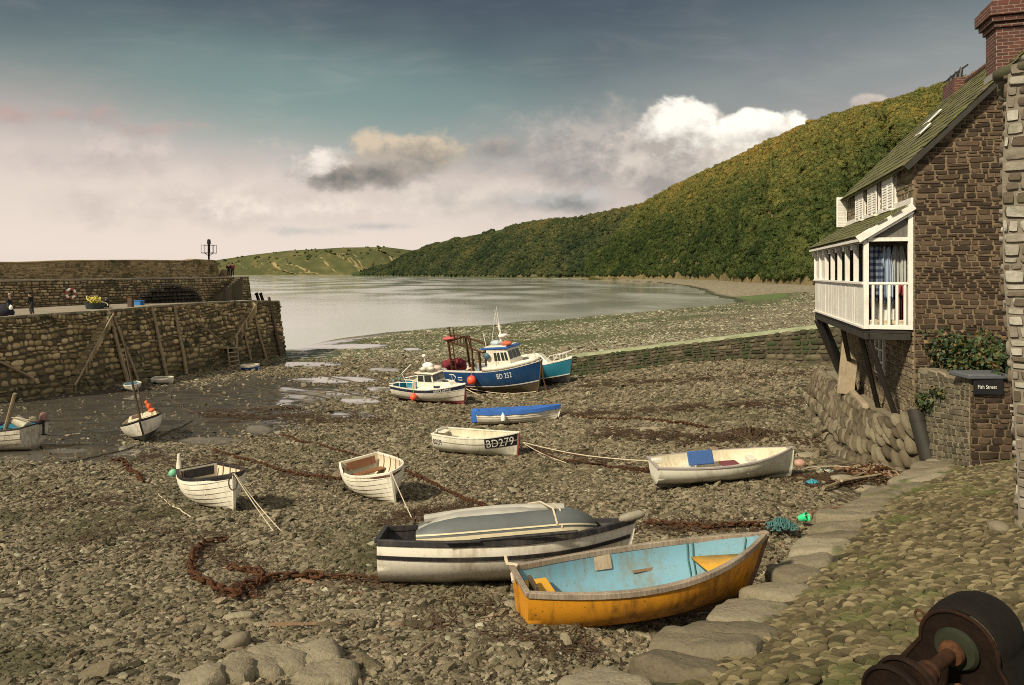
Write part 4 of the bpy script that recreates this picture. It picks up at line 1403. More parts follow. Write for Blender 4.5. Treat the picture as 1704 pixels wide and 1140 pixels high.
lobster_pots()
for k, (px, py) in enumerate(((433, 497.5), (440, 497.5))):
    p = P3(px-2, 88.5, -3.55)
    mb = MB(); mb.tube([(.0, 0, -.1), (-.35, 0, .95)], [.2, .18], 12); mb.tube([(-.3, 0, .85), (-.37, 0, 1.0)], .24, 12)
    o = mb.build('bollard', M['iron'], loc=p)
    tag(o, ('left' if k == 0 else 'right')+' one of two dark leaning bollards at the pier head', 'bollard', 'dark bollards at the pier head')


# ------------------------------------------------------------------ people on the pier
skin = plain('skin', (.45, .27, .19), .6)


def person(label, loc, face, jacket, trousers, hair, pose='stand', bag=None):
    root = thing('person', label, 'person', loc, (0, 0, R(face)), 'people on the pier')
    w = .13 if pose == 'walk' else .05
    lean = .12 if pose == 'lean' else .03
    J = {'pel': (0, 0, .93), 'sp': (lean*.4, 0, 1.12), 'ch': (lean, 0, 1.33), 'nk': (lean*1.2, 0, 1.49), 'hd': (lean*1.3+.02, 0, 1.60), 'ht': (lean*1.3+.02, 0, 1.72),
         'hl': (0, .1, .9), 'kl': (w+.03, .1, .50), 'al': (w*.6-.04, .1, .07), 'tl': (w*.6+.14, .11, .03), 'hr': (0, -.1, .9), 'kr': (-w*.3+.02, -.1, .5), 'ar': (-w*1.5, -.1, .09), 'tr': (-w*1.5+.16, -.11, .04),
         'sl': (lean, .19, 1.40), 'el': (lean-.02, .24, 1.12), 'wl': (lean+.14, .2, .92), 'fl': (lean+.18, .19, .84), 'sr': (lean, -.19, 1.40), 'er': (lean-.02, -.24, 1.12), 'wr': (lean+.14, -.2, .92), 'fr': (lean+.18, -.19, .84)}
    def sk(name, bones, rad, mat, lev=1):
        ns = []
        for a, b in bones:
            for q in (a, b):
                if q not in ns: ns.append(q)
        me = bpy.data.meshes.new(name); me.from_pydata([J[q] for q in ns], [(ns.index(a), ns.index(b)) for a, b in bones], []); me.materials.append(mat)
        o = bpy.data.objects.new(name, me); COL.objects.link(o); o.parent = root
        o.modifiers.new('skin', 'SKIN'); s = o.modifiers.new('sub', 'SUBSURF'); s.levels = lev; s.render_levels = lev
        for i, q in enumerate(ns):
            r = rad[q]; me.skin_vertices[0].data[i].radius = r if isinstance(r, tuple) else (r, r)
        me.skin_vertices[0].data[0].use_root = True
        return o
    rad = {'pel': (.14, .11), 'sp': (.13, .10), 'ch': (.16, .11), 'nk': .055, 'hd': (.085, .10), 'ht': .07, 'hl': .085, 'kl': .06, 'al': .045, 'tl': .035, 'hr': .085, 'kr': .06, 'ar': .045, 'tr': .035,
           'sl': .06, 'el': .045, 'wl': .032, 'fl': .03, 'sr': .06, 'er': .045, 'wr': .032, 'fr': .03}
    body = [('pel', 'sp'), ('sp', 'ch'), ('ch', 'nk'), ('nk', 'hd'), ('hd', 'ht'), ('pel', 'hl'), ('hl', 'kl'), ('kl', 'al'), ('al', 'tl'), ('pel', 'hr'), ('hr', 'kr'), ('kr', 'ar'), ('ar', 'tr'),
            ('ch', 'sl'), ('sl', 'el'), ('el', 'wl'), ('wl', 'fl'), ('ch', 'sr'), ('sr', 'er'), ('er', 'wr'), ('wr', 'fr')]
    sk('body', body, rad, skin)
    up = {k: (tuple(q+.035 for q in v) if isinstance(v, tuple) else v+.028) for k, v in rad.items()}
    sk('jacket', [('pel', 'sp'), ('sp', 'ch'), ('ch', 'sl'), ('sl', 'el'), ('el', 'wl'), ('ch', 'sr'), ('sr', 'er'), ('er', 'wr')], up, jacket)
    lo = {k: (tuple(q+.02 for q in v) if isinstance(v, tuple) else v+.025) for k, v in rad.items()}
    sk('trousers', [('pel', 'hl'), ('hl', 'kl'), ('kl', 'al'), ('pel', 'hr'), ('hr', 'kr'), ('kr', 'ar')], lo, trousers)
    mb = MB(); mb.ball((J['hd'][0]-.015, 0, 1.68), .115, sq=(1, .9, .95)); mb.build('hair', hair, root)
    if bag:
        mb = MB(); mb.ball((.22, -.2, .72), .17, sq=(.8, .5, 1.1)); mb.tube([(.2, -.2, .86), (.18, -.19, .95)], .03); o = mb.build('carrier_bag', bag, None); o.location = loc; o.rotation_euler = (0, 0, R(face))
        tag(o, 'small white carrier bag in the hand of the walker at the left edge', 'bag')
    return root


navy, black_c, jean, redc, brown_h = plain('navy_cloth', (.012, .014, .022), .9), plain('black_cloth', (.009, .009, .011), .9), plain('grey_trousers', (.05, .045, .04), .9), plain('red_cloth', (.22, .03, .045), .9), plain('brown_hair', (.05, .03, .018), .8)
grey_h = plain('pale_hair', (.3, .26, .2), .8)
person('person in a long navy jacket walking the quay with a white bag', deck_pt(15, 528), 10, navy, jean, grey_h, 'walk', M['white_plastic'])
person('person in a black coat walking bent forward on the quay, right of the bag carrier', deck_pt(53, 524.5), 190, black_c, jean, black_c, 'lean')
p = uw_off(UWLEN-2.9, 1.35, ledge_z(UWLEN))
person('person in dark clothes standing at the pier end beside the red coat', (p.x, p.y, p.z+.03), -60, black_c, black_c, brown_h)
p = uw_off(UWLEN-2.1, 1.35, ledge_z(UWLEN))
person('person in a red coat standing at the pier end', (p.x, p.y, p.z+.03), 120, redc, black_c, brown_h)
# dark covered bundle beside the left walker
p = deck_pt(3, 528)
mb = MB(); mb.ball((0, 0, .45), .6, sq=(1.3, .7, .85)); mb.ball((.45, .1, .32), .38, sq=(1, .8, .9)); mb.ball((-.6, 0, .4), .45)
tag(mb.build('tarpaulin_bundle', navy, loc=p), 'dark tarpaulin bundle on the quay at the left edge of the picture', 'bundle')


# ------------------------------------------------------------------ sloping slip wall across the harbour mouth
def slip_wall():
    a = Vector((.077*58.5, 58.3, 0)); b = Vector((.62*41.5, 41.5, 0)); d = (b-a); L = d.length; d.normalize(); n = Vector((d.y, -d.x, 0))
    top = lambda u: float(np.interp(u/L, [0, 1], [-7.15, -2.4]))
    root = thing('slip_wall', 'low dark stone slip wall with a pale green sloping top behind the teal boat', 'wall', (a.x, a.y, -8.8))
    o = Vector((a.x, a.y, -8.8)); rg = random.Random(2); mb = MB()
    def f(u, v):
        p = a+d*u; zb = float(beach_z(p.x+n.x*.4, p.y+n.y*.4))-.35; return Vector((p.x, p.y, zb+(top(u)-zb)*v/2.2))+n*(.25-.2*v/2.2)-o
    mb.panel(f, L, 2.2, lambda t: (.3, .8), lambda t: (.2, .4), .08, .5, rg, gap=.035)
    mb.grid([[f(L*k/40, 2.2*j/3) for k in range(41)] for j in range(4)], mi=1)
    # left end
    fe = lambda u, v: a-n*u+Vector((0, 0, -9.4+2.25*v/2))-o-d*.02
    mb.grid([[fe(u, v) for u in (1.6, .8, 0, -.25)] for v in (0, 1, 2)], mi=0)
    mb.build('wall_face', [M['slip'], M['mortar']], root, sharp=60)
    tp = MB(); tp.grid([[a+d*(L*k/40)+n*w+Vector((0, 0, top(L*k/40)+zz))-o for k in range(41)] for w, zz in ((.12, -.12), (.12, .03), (-.5, .06), (-2.3, .10), (-2.35, -1.2))], flip=False)
    m, g, b_ = new_mat('algae_concrete'); nn = g.noise(g.coord('Object'), .9, 6, .65)
    g.put(b_.inputs['Base Color'], g.ramp(nn, [(.3, (.17, .19, .10)), (.55, (.30, .32, .19)), (.75, (.42, .43, .30))])); b_.inputs['Roughness'].default_value = .85
    tp.build('wall_top', m, root)


slip_wall()
# ------------------------------------------------------------------ the stone house with its hanging balcony
HC = Vector((9.14, 15.52, 0)); HA = math.atan2(-.277, .961)
hs, ht = Vector((.961, -.277, 0)), Vector((.277, .961, 0))
HZ = -3.9


def W(x, y, z): return HC+hs*x+ht*y+Vector((0, 0, z))


def make_house():
    root = thing('stone_house', 'brown rubble stone house with slate roof, brick chimney and white hanging balcony', 'house', (HC.x, HC.y, HZ), (0, 0, HA))
    L = lambda x, y, z: Vector((x, y, z-HZ))
    rg = random.Random(77)
    # gable wall
    RX, EZ, SL = 3.1, 2.55, 1.02
    def top(x): return EZ+SL*min(x, 2*RX-x)
    ZB = -4.3
    f = lambda u, v: L(u, 0, ZB+v)
    gb = MB()
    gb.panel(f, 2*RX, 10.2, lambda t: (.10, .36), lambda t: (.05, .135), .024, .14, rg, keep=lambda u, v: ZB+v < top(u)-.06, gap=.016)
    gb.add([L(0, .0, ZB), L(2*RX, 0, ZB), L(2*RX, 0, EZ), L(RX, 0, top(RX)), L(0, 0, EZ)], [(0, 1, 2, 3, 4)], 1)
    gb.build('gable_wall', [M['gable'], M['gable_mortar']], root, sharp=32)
    # corner quoins and front wall
    fr = MB(); FL = 7.6
    ff = lambda u, v: L(0, FL-u, ZB+v)
    wins = [(1.9, 1.68, 2.5), (3.6, 1.68, 2.5), (5.3, 1.68, 2.5)]
    def keepf(u, v):
        y, z = FL-u, ZB+v
        if any(abs(y-a) < .5 and lo-.05 < z < hi+.05 for a, lo, hi in wins): return False
        if 2.55 < y < 3.55 and -2.75 < z < -1.35: return False
        return True
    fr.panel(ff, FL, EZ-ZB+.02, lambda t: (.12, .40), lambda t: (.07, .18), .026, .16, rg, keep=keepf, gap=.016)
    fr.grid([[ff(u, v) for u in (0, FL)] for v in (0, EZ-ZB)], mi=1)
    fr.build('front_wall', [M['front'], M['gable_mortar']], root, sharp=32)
    bk = MB(); bk.add([L(0, FL, ZB), L(2*RX, FL, ZB), L(2*RX, FL, EZ), L(RX, FL, top(RX)), L(0, FL, EZ)], [(4, 3, 2, 1, 0)]); bk.add([L(2*RX, 0, ZB), L(2*RX, FL, ZB), L(2*RX, FL, EZ), L(2*RX, 0, EZ)], [(0, 1, 2, 3)])
    bk.build('back_wall', M['front'], root)
    # mossy slate roof in courses
    slate = stone_mat('mossy_slate', [(0, (.05, .045, .03)), (.5, (.11, .105, .06)), (1., (.18, .165, .10))], moss=((.085, .086, .025), 2.2, .38, .66), scale=5, bump=.5)
    rf = MB(); n = 17; ang = math.atan(SL); LR = (RX+.18)/math.cos(ang); d = Vector((math.cos(ang), 0, math.sin(ang))); up = Vector((-math.sin(ang), 0, math.cos(ang)))
    base = L(-.2, 0, EZ-.16)
    for side in (0, 1):
        for r in range(n):
            y = -.16-rg.uniform(0, .1)
            while y < FL+.15:
                w = rg.uniform(.2, .36); s0 = LR*r/n; s1 = s0+LR/n*1.35
                c = base+d*((s0+s1)/2)+up*(.06+.012)+Vector((0, y+w/2, 0))
                tl = .055
                dd = (d-up*tl).normalized(); uu = (up+d*tl).normalized()
                if side: c = Vector((2*RX-c.x, c.y, c.z)); dd = Vector((-dd.x, 0, dd.z)); uu = Vector((-uu.x, 0, uu.z))
                rf.box(c+Vector((0, 0, rg.uniform(-.006, .006))), ((s1-s0), w*.965, .022), Matrix((dd, uu.cross(dd), uu)).transposed()); y += w
    for sx in (1, -1):
        q = [base+Vector((0, -.15, 0)), base+d*LR+Vector((0, -.15, 0)), base+d*LR+Vector((0, FL+.15, 0)), base+Vector((0, FL+.15, 0))]
        if sx < 0: q = [Vector((2*RX-p.x, p.y, p.z)) for p in q]
        rf.prism(q, up*.05 if sx > 0 else Vector((-up.x, 0, up.z))*.05)
    roof = rf.build('roof', slate, root)
    vg = MB(); vg.bar(base+Vector((0, -.18, -.02)), base+d*LR+Vector((0, -.18, -.02)), .05, .12); vg.build('verge', M['black_timber'], roof)
    rd = MB(); rd.tube([L(RX, -.16, top(RX)+.16), L(RX, FL+.16, top(RX)+.16)], .10, 8); rd.build('ridge', M['brick'], roof)
    for (y0, y1, s0, s1) in ((1.2, 1.7, .70, .82), (2.6, 3.1, .34, .42), (3.8, 4.3, .50, .60)):
        sk = MB(); p = lambda y, s: base+d*(LR*s)+up*.14+Vector((0, y, 0))
        sk.prism([p(y0, s0), p(y1, s0), p(y1, s1), p(y0, s1)], up*.04)
        s = sk.build('skylight', M['white_wood'], roof, bevel=.01)
        gl = MB(); gl.add([p(y0+.07, s0+.012)+up*.045, p(y1-.07, s0+.012)+up*.045, p(y1-.07, s1-.012)+up*.045, p(y0+.07, s1-.012)+up*.045], [(0, 1, 2, 3)]); gl.build('pane', M['glass'], s)
    # chimneys
    def chimney(x0, x1, y0, y1, z0, z1, cap, pots=0, parent=None):
        c = MB(); c.box(L((x0+x1)/2, (y0+y1)/2, (z0+z1)/2), (x1-x0, y1-y0, z1-z0))
        if cap:
            for k, (o, h) in enumerate(((.05, .12), (.11, .12), (.17, .26), (.10, .1))):
                zz = z1+sum((.12, .12, .26, .1)[:k]); c.box(L((x0+x1)/2, (y0+y1)/2, zz+h/2), (x1-x0+2*o, y1-y0+2*o, h-.004))
        ch = c.build('chimney', M['brick'], roof, bevel=.012)
        if cap:
            fl = MB(); fl.box(L(x0-.01, (y0+y1)/2, top(x0)+.12), (.02, y1-y0+.1, .3)); fl.box(L((x0+x0+.35)/2, y0-.012, top(x0)+.18), (.5, .02, .22), (0, -ang, 0)); fl.build('flashing', plain('lead_flashing', (.28, .27, .25), .6), ch)
        for k in range(pots):
            pt = MB(); q = L(x0+.2, y0+.2+k*.45, z1); pt.tube([q, q+Vector((.05, 0, .34))], [.07, .05], 8); pt.bar(q+Vector((-.18, 0, .12)), q+Vector((.22, 0, .42)), .05, .05); pt.build('chimney_pot', M['black'], ch)
    chimney(1.62, 2.75, .02, .62, 3.6, 5.42, True)
    chimney(2.75, 3.5, 6.4, 7.5, 4.6, 6.0, False, 3)
    # upstairs windows with louvred white shutters
    for a, lo, hi in wins:
        w = MB(); w.box(L(-.02, a, (lo+hi)/2), (.10, .96, hi-lo))
        wf = w.build('window', M['white_wood'], root, bevel=.008)
        ps = MB(); ps.box(L(-.065, a, (lo+hi)/2), (.02, .8, hi-lo-.14)); ps.build('pane', M['glass'], wf)
        for sgn in (-1, 1):
            sh = MB(); y0 = a+sgn*.27
            sh.box(L(-.115, a+sgn*.04, (lo+hi)/2), (.035, .05, hi-lo+.1)); sh.box(L(-.115, a+sgn*.50, (lo+hi)/2), (.035, .05, hi-lo+.1))
            for k in range(12): sh.box(L(-.108, y0, lo+(hi-lo)*(k+.5)/12), (.03, .42, (hi-lo)/12*.9), (0, .22, 0))
            sh.build('shutter', M['white_wood'], root)
        sl = MB(); sl.box(L(-.10, a, lo-.10), (.2, 1.2, .06)); sl.build('sill', M['white_wood'], wf, bevel=.008)
    sh = MB(); sh.box(L(-.2, 7.62, 2.05), (.32, .05, 1.0))
    for k in range(11): sh.box(L(-.2, 7.59, 1.62+k*.085), (.25, .02, .07), (.2, 0, 0))
    sh.build('shutter', M['white_wood'], root, bevel=.006)
    # ground-floor window under the balcony
    w = MB(); y0, y1, z0, z1 = 2.6, 3.5, -2.7, -1.4
    for y in (y0, (y0+y1)/2, y1): w.box(L(-.03, y, (z0+z1)/2), (.09, .06, z1-z0))
    for k in range(5): w.box(L(-.03, (y0+y1)/2, z0+(z1-z0)*k/4), (.085, y1-y0, .05))
    wf = w.build('window', M['white_wood'], root)
    g_ = MB(); g_.box(L(.0, (y0+y1)/2, (z0+z1)/2), (.05, y1-y0-.06, z1-z0)); g_.build('pane', M['glass'], wf)

    # ---- balcony
    BX, B0, B1, FZ = -1.0, .06, 7.75, -1.29
    bal = MB()
    bal.box(L(BX/2, (B0+B1)/2, FZ-.05), (-BX, B1-B0, .08)); bal.box(L(BX+.05, (B0+B1)/2, FZ-.17), (.12, B1-B0, .15)); bal.box(L(BX/2, B0+.06, FZ-.17), (-BX-.1, .12, .15))
    for k in range(9): bal.box(L(BX/2+.05, B0+.5+k*.85, FZ-.15), (-BX-.2, .09, .12))
    B = bal.build('balcony', M['black_timber'], root, bevel=.008)
    RZ, TZ = -.26, .72
    bd = MB(); nb = 7
    seg = (B1-B0)/nb
    for k in range(nb*4):
        y = B0+(k+.5)*(B1-B0)/(nb*4)
        bd.box(L(BX+.0+((k*37) % 5)*.0015, y, (FZ+RZ)/2), (.03, (B1-B0)/(nb*4)-.006, RZ-FZ))
    for k in range(nb): bd.box(L(BX-.014, B0+k*seg+.03, (FZ+RZ)/2), (.012, .045, RZ-FZ-.02))
    bd.build('boarding', M['white_wood2'], B)
    rl = MB(); rl.box(L(BX-.01, (B0+B1)/2, RZ+.03), (.11, B1-B0, .06)); rl.box(L(BX/2, B0, RZ+.03), (-BX-.1, .07, .06)); rl.box(L(BX/2, B0, FZ+.05), (-BX-.1, .07, .1)); rl.box(L(BX-.02, (B0+B1)/2, FZ+.03), (.06, B1-B0, .06))
    rl.build('rail', M['white_wood'], B, bevel=.008)
    for k in range(nb+1):
        y = B0+k*seg*1.0
        pp = MB(); pp.box(L(BX+.02, y+(.0 if k else .0), (RZ+TZ)/2 if k else (FZ+TZ)/2), (.11, .11, (TZ-RZ) if k else (TZ-FZ)))
        if k: pp.box(L(BX-.03, y, TZ-.08), (.12, .2, .12))
        pp.build('post', M['white_wood'], B, bevel=.008)
    pw = MB(); pw.box(L(-.06, B0, (FZ+1.35)/2), (.10, .10, 1.35-FZ)); pw.build('post', M['white_wood'], B, bevel=.008)
    bs = MB()
    far = MB(); far.box(L(BX+.04, B1-seg*.9, (RZ+TZ)/2), (.03, seg*1.75, TZ-RZ)); far.box(L(BX/2, B1, (FZ+TZ)/2), (-BX, .03, TZ-FZ)); far.build('end_boarding', M['white_wood2'], B)
    for k in range(5):
        q = MB(); q.box(L(BX+.17+k*.165, B0, (FZ+RZ)/2+.03), (.055, .05, RZ-FZ-.05)); q.build('baluster', M['white_wood'], B, bevel=.005)
    bm_ = MB(); bm_.box(L(BX+.02, (B0+B1)/2, TZ+.05), (.12, B1-B0+.06, .1)); bm_.box(L(BX/2, B0, TZ+.06), (-BX-.1, .09, .09)); bm_.build('beam', M['white_wood'], B, bevel=.008)
    # lean-to roof
    X0, Z0, X1, Z1 = BX-.18, TZ+.08, -.02, 1.55
    pd = Vector((X1-X0, 0, Z1-Z0)); PLn = pd.length; pd.normalize(); pu = Vector((-pd.z, 0, pd.x))
    pr = MB(); r0 = L(X0, 0, Z0); n = 8
    for r in range(n):
        y = B0-.12-rg.uniform(0, .1)
        while y < B1+.1:
            w = rg.uniform(.16, .28); s0 = PLn*r/n; s1 = min(PLn, s0+PLn/n*1.35)
            dd = (pd-pu*.07).normalized(); uu = (pu+pd*.07).normalized()
            pr.box(r0+pd*((s0+s1)/2)+pu*.06+Vector((0, y+w/2, rg.uniform(-.005, .005))), (s1-s0, w*.96, .02), Matrix((dd, uu.cross(dd), uu)).transposed()); y += w
    pr.prism([r0+Vector((0, B0-.1, 0)), r0+pd*PLn+Vector((0, B0-.1, 0)), r0+pd*PLn+Vector((0, B1+.1, 0)), r0+Vector((0, B1+.1, 0))], pu*.03)
    PR = pr.build('porch_roof', slate, B)
    fs = MB(); fs.box(L(X0+.02, (B0+B1)/2, Z0-.02), (.04, B1-B0+.2, .10)); fs.bar(r0+Vector((0, B0-.13, -.02)), r0+pd*PLn+Vector((0, B0-.13, -.02)), .05, .17); fs.bar(r0+pd*.25+Vector((.02, B0-.09, -.14)), r0+pd*PLn+Vector((0, B0-.09, -.16)), .04, .05)
    fs.build('fascia', M['white_wood'], PR, bevel=.006)
    fl = MB(); fl.bar(L(-.05, B0-.1, Z1+.09), L(-.05, B1+.1, Z1+.09), .05, .16); fl.build('flashing', M['white_wood2'], PR)
    inf = MB(); inf.prism([L(BX+.1, B0+.03, TZ+.1), L(-.1, B0+.03, TZ+.1), L(-.1, B0+.03, Z1-.12)], (0, .02, 0)); inf.build('gable_board', paint('weathered_grey_board', (.13, .125, .11), (.06, .05, .04), .6, .8), B)
    # struts
    for (ya, yb, x, w) in ((.12, .8, BX+.08, .085), (.95, 2.83, BX+.08, .085), (3.3, 5.86, BX+.08, .09), (7.0, 8.0, BX+.08, .14), (7.5, 8.2, BX+.08, .40)):
        s = MB(); s.bar(L(x, ya, FZ-.2), L(-.12, yb, -3.62 if w < .3 else -3.3), .11, w); s.build('strut', M['black_timber'], B, bevel=.01)
    return root


HOUSE = make_house()
# timber leaning about under the balcony
o = MB(); a, b = W(-.62, 4.6, -3.55), W(-.42, 4.6, -1.5)
o.bar(Vector((0, 0, 0)), b-a, .11, .46, up=tuple(hs)); tag(o.build('leaning_board', M['pale_timber'], loc=a, bevel=.01), 'broad pale board leaning upright under the balcony between the struts', 'board')
o = MB(); a, b = W(-.42, 5.4, -3.48), W(-.55, 2.2, -3.5)
o.bar(Vector((0, 0, 0)), b-a, .15, .17); tag(o.build('timber_beam', M['pale_timber'], loc=a, bevel=.012), 'pale squared beam lying on the stone ledge under the balcony', 'beam')


# ---- things hanging and standing in the balcony
def cloth(name, label, cat, x, y, z0, z1, w, mat, along='x', group=None, seed=0):
    mb = MB(); rows = []
    for j in range(9):
        t = j/8; r = []
        for i in range(17):
            s = i/16-.5; ww = w*(.55+.45*min(1, t*3)); f = math.sin(i*1.7+seed)*.035*(.3+t)+math.sin(i*.7+seed*2)*.03
            X, Y = (x+s*ww, y+f) if along == 'x' else (x+f, y+s*ww)
            r.append(W(X, Y, z1+(z0-z1)*t+(.05*abs(s)*2 if j == 0 else 0)))
        rows.append(r)
    c = W(x, y, z0); mb.grid([[p-c for p in r] for r in rows])
    o = mb.build(name, mat, loc=c); s = o.modifiers.new('thick', 'SOLIDIFY'); s.thickness = .012
    return tag(o, label, cat, group)


def plaid():
    m, g, b = new_mat('blue_plaid'); x, y, z = g.sep(g.coord('Object'))
    k = ((z*42)._m('SINE').sm(-.2, .2)*.5+(x*60)._m('SINE').sm(-.2, .2)*.5)
    g.put(b.inputs['Base Color'], g.ramp(k, [(.1, (.015, .02, .05)), (.5, (.07, .10, .17)), (.9, (.30, .34, .40))])); b.inputs['Roughness'].default_value = .9; return m


grp = 'clothes hanging in the balcony'
cloth('hanging_shirt', 'blue plaid shirt hanging in the balcony end', 'shirt', -.72, .42, -.65, .62, .42, plaid(), 'x', grp, 1)
cloth('hanging_shirt', 'pale blue shirt hanging beside the plaid one in the balcony end', 'shirt', -.45, .46, -.7, .60, .26, plain('pale_blue_cloth', (.36, .43, .55), .9), 'x', grp, 2)
cloth('hanging_jacket', 'dark navy jacket hanging behind the pale blue shirt', 'jacket', -.38, .56, -.3, .62, .26, navy, 'x', grp, 3)
cloth('hanging_sheet', 'pale grey sheet hanging next to the house wall in the balcony', 'sheet', -.2, .5, -.3, .62, .34, plain('grey_sheet', (.36, .37, .35), .9), 'x', grp, 4)
cloth('hanging_shirt', 'red shirt hanging far along the balcony', 'shirt', -.55, 4.6, -.7, .5, .5, plain('coral_cloth', (.62, .12, .07), .9), 'y', grp, 5)
cloth('hanging_shirt', 'green shirt hanging farthest along the balcony', 'shirt', -.55, 5.5, -.7, .5, .4, plain('green_cloth', (.07, .16, .07), .9), 'y', grp, 6)
cloth('hanging_shirt', 'slate blue shirt hanging between red one and near posts', 'shirt', -.55, 3.4, -.7, .55, .5, plain('slate_cloth', (.13, .18, .30), .9), 'y', grp, 7)
cloth('hanging_coat', 'brown coat hanging behind the nearest posts of the balcony', 'coat', -.5, 1.7, -.9, .5, .7, plain('brown_cloth', (.06, .04, .03), .9), 'y', grp, 8)
cloth('hanging_coat', 'black coat hanging in the middle of the balcony', 'coat', -.5, 2.5, -.9, .5, .5, black_c, 'y', grp, 9)
c = W(-.5, .5, -1.24)
mb = MB(); mb.prism([hs*x+Vector((0, 0, z))+ht*y for x, z, y in ((-.28, 0, 0), (.22, 0, 0), (.25, .62, .12), (-.22, .66, .12))], ht*.03); tag(mb.build('white_board', M['white_plastic'], loc=c, bevel=.006), 'white board standing behind the balusters of the balcony', 'board')
for k, (x, r, lab) in enumerate(((-.8, .13, 'left'), (-.52, .10, 'middle'), (-.25, .13, 'right'))):
    rg2 = random.Random(k); mb = MB()
    for q in range(5): mb.tube([(r*math.cos(a)*(1+.1*q % 3), r*math.sin(a)*.9, .03+q*.028+.01*math.sin(3*a)) for a in np.linspace(0, 6.28, 16)], .022, 6)
    tag(mb.build('rope_coil', M['rope'], loc=W(x, .2, -1.24)), lab+' one of three small rope coils on the balcony floor', 'rope coil', 'rope coils on the balcony floor')
cloth('hanging_flag', 'dark red cloth hanging by the wall behind the last baluster', 'cloth', -.16, .4, -1.15, -.3, .2, redc, 'x', None, 4)


# ---- revetment of set boulders under the house
def revetment():
    base = [Vector(p) for p in ((11.2, 26.0), (10.25, 22.6), (9.42, 20.3), (8.72, 18.2), (8.52, 16.9), (8.72, 15.75), (9.0, 15.0), (9.35, 14.75))]
    topl = [W(-.45, y, 0) for y in (11.0, 7.6, 5.6, 3.6, 2.2, .9)]+[Vector((8.95, 15.42, 0)), Vector((9.3, 15.3, 0))]
    topz = [-3.75, -3.65, -3.62, -3.6, -3.58, -3.5, -3.3, -3.2]
    root = thing('boulder_revetment', 'sloping bank of set grey beach boulders below the balcony', 'stone bank', (9, 17, -4.6)); o = Vector((9, 17, -4.6))
    nseg = len(base)-1
    acc = [0]
    for i in range(nseg): acc.append(acc[-1]+(base[i+1]-base[i]).length)
    LB = acc[-1]; S = 1.9
    def f(u, v):
        u = max(0, min(LB-1e-4, u))
        for i in range(nseg):
            if u <= acc[i+1]: break
        t = (u-acc[i])/(acc[i+1]-acc[i]); b = base[i].lerp(base[i+1], t); tp = topl[i].lerp(topl[i+1], t); tz = topz[i]+(topz[i+1]-topz[i])*t
        zb = bz(b.x, b.y)-.25; q = v/S
        return Vector((b.x+(tp.x-b.x)*q, b.y+(tp.y-b.y)*q, zb+(tz-zb)*(q+.16*math.sin(q*math.pi))))-o
    rg = random.Random(12); mb = MB(); v = 0.
    rows = 5
    for r in range(rows):
        hgt = S/rows*1.2; u = rg.uniform(0, .2)
        while u < LB-.1:
            w = rg.uniform(.15, .29)
            vj = S*(r+.5+rg.uniform(-.2, .2))/rows; P = f(u+w/2, vj); e = .06
            U = (f(u+w/2+e, S*(r+.5)/rows)-f(u+w/2-e, S*(r+.5)/rows)).normalized(); V = (f(u+w/2, S*(r+.5)/rows+e)-f(u+w/2, S*(r+.5)/rows-e)).normalized(); N = U.cross(V).normalized()
            an = rg.uniform(-.25, .25)+.2; U2 = U*math.cos(an)+V*math.sin(an); V2 = V*math.cos(an)-U*math.sin(an)
            Mx = Matrix((U2, V2, N)).transposed()
            hh = hgt*rg.uniform(.7, 1.3)
            bm = blob_pts(rg)
            mb.add([P+Mx @ Vector((p.x*w*.46, p.y*hh*.47, p.z*.20)) for p in bm[0]], bm[1]); u += w*1.0
    mb.grid([[f(LB*k/50, S*j/6) for k in range(51)] for j in range(7)], mi=1)
    mb.build('boulders', [M['boulder'], M['mortar']], root, sharp=0)
    lg = MB(); a = []; c = []
    for i in range(nseg+1):
        a.append(Vector((topl[i].x, topl[i].y, topz[i]-.02))-o); q = topl[i]+hs*.9; c.append(Vector((q.x, q.y, topz[i]+.05))-o)
    lg.grid([a, c], flip=False); lg.build('ledge', M['kerb'], root)


ICO2 = icosphere(2)
def blob_pts(rg):
    s = rg.uniform(0, 100); v, f = ICO2; out = []
    for p in v:
        P = Vector(p); P = Vector([math.copysign(abs(c)**.8, c) for c in P])
        out.append(P*(1+.22*mnoise.noise(P*1.2+Vector((s, 0, 0)))+.1*mnoise.noise(P*3+Vector((0, s, 0)))))
    return out, f.tolist()


revetment()
# tarred post leaning at the corner of the bank
a = Vector((8.98, 14.55, -4.25)); b = Vector((8.86, 15.0, -2.98))
mb = MB(); mb.tube([(0, 0, 0), (b-a)*.5, (b-a)], [.19, .18, .165], 14); mb.tube([(b-a)*.80, (b-a)*.86], .178, 14)
tag(mb.build('mooring_post', M['black_timber'], loc=a), 'thick tarred mooring post leaning at the corner of the boulder bank', 'post')


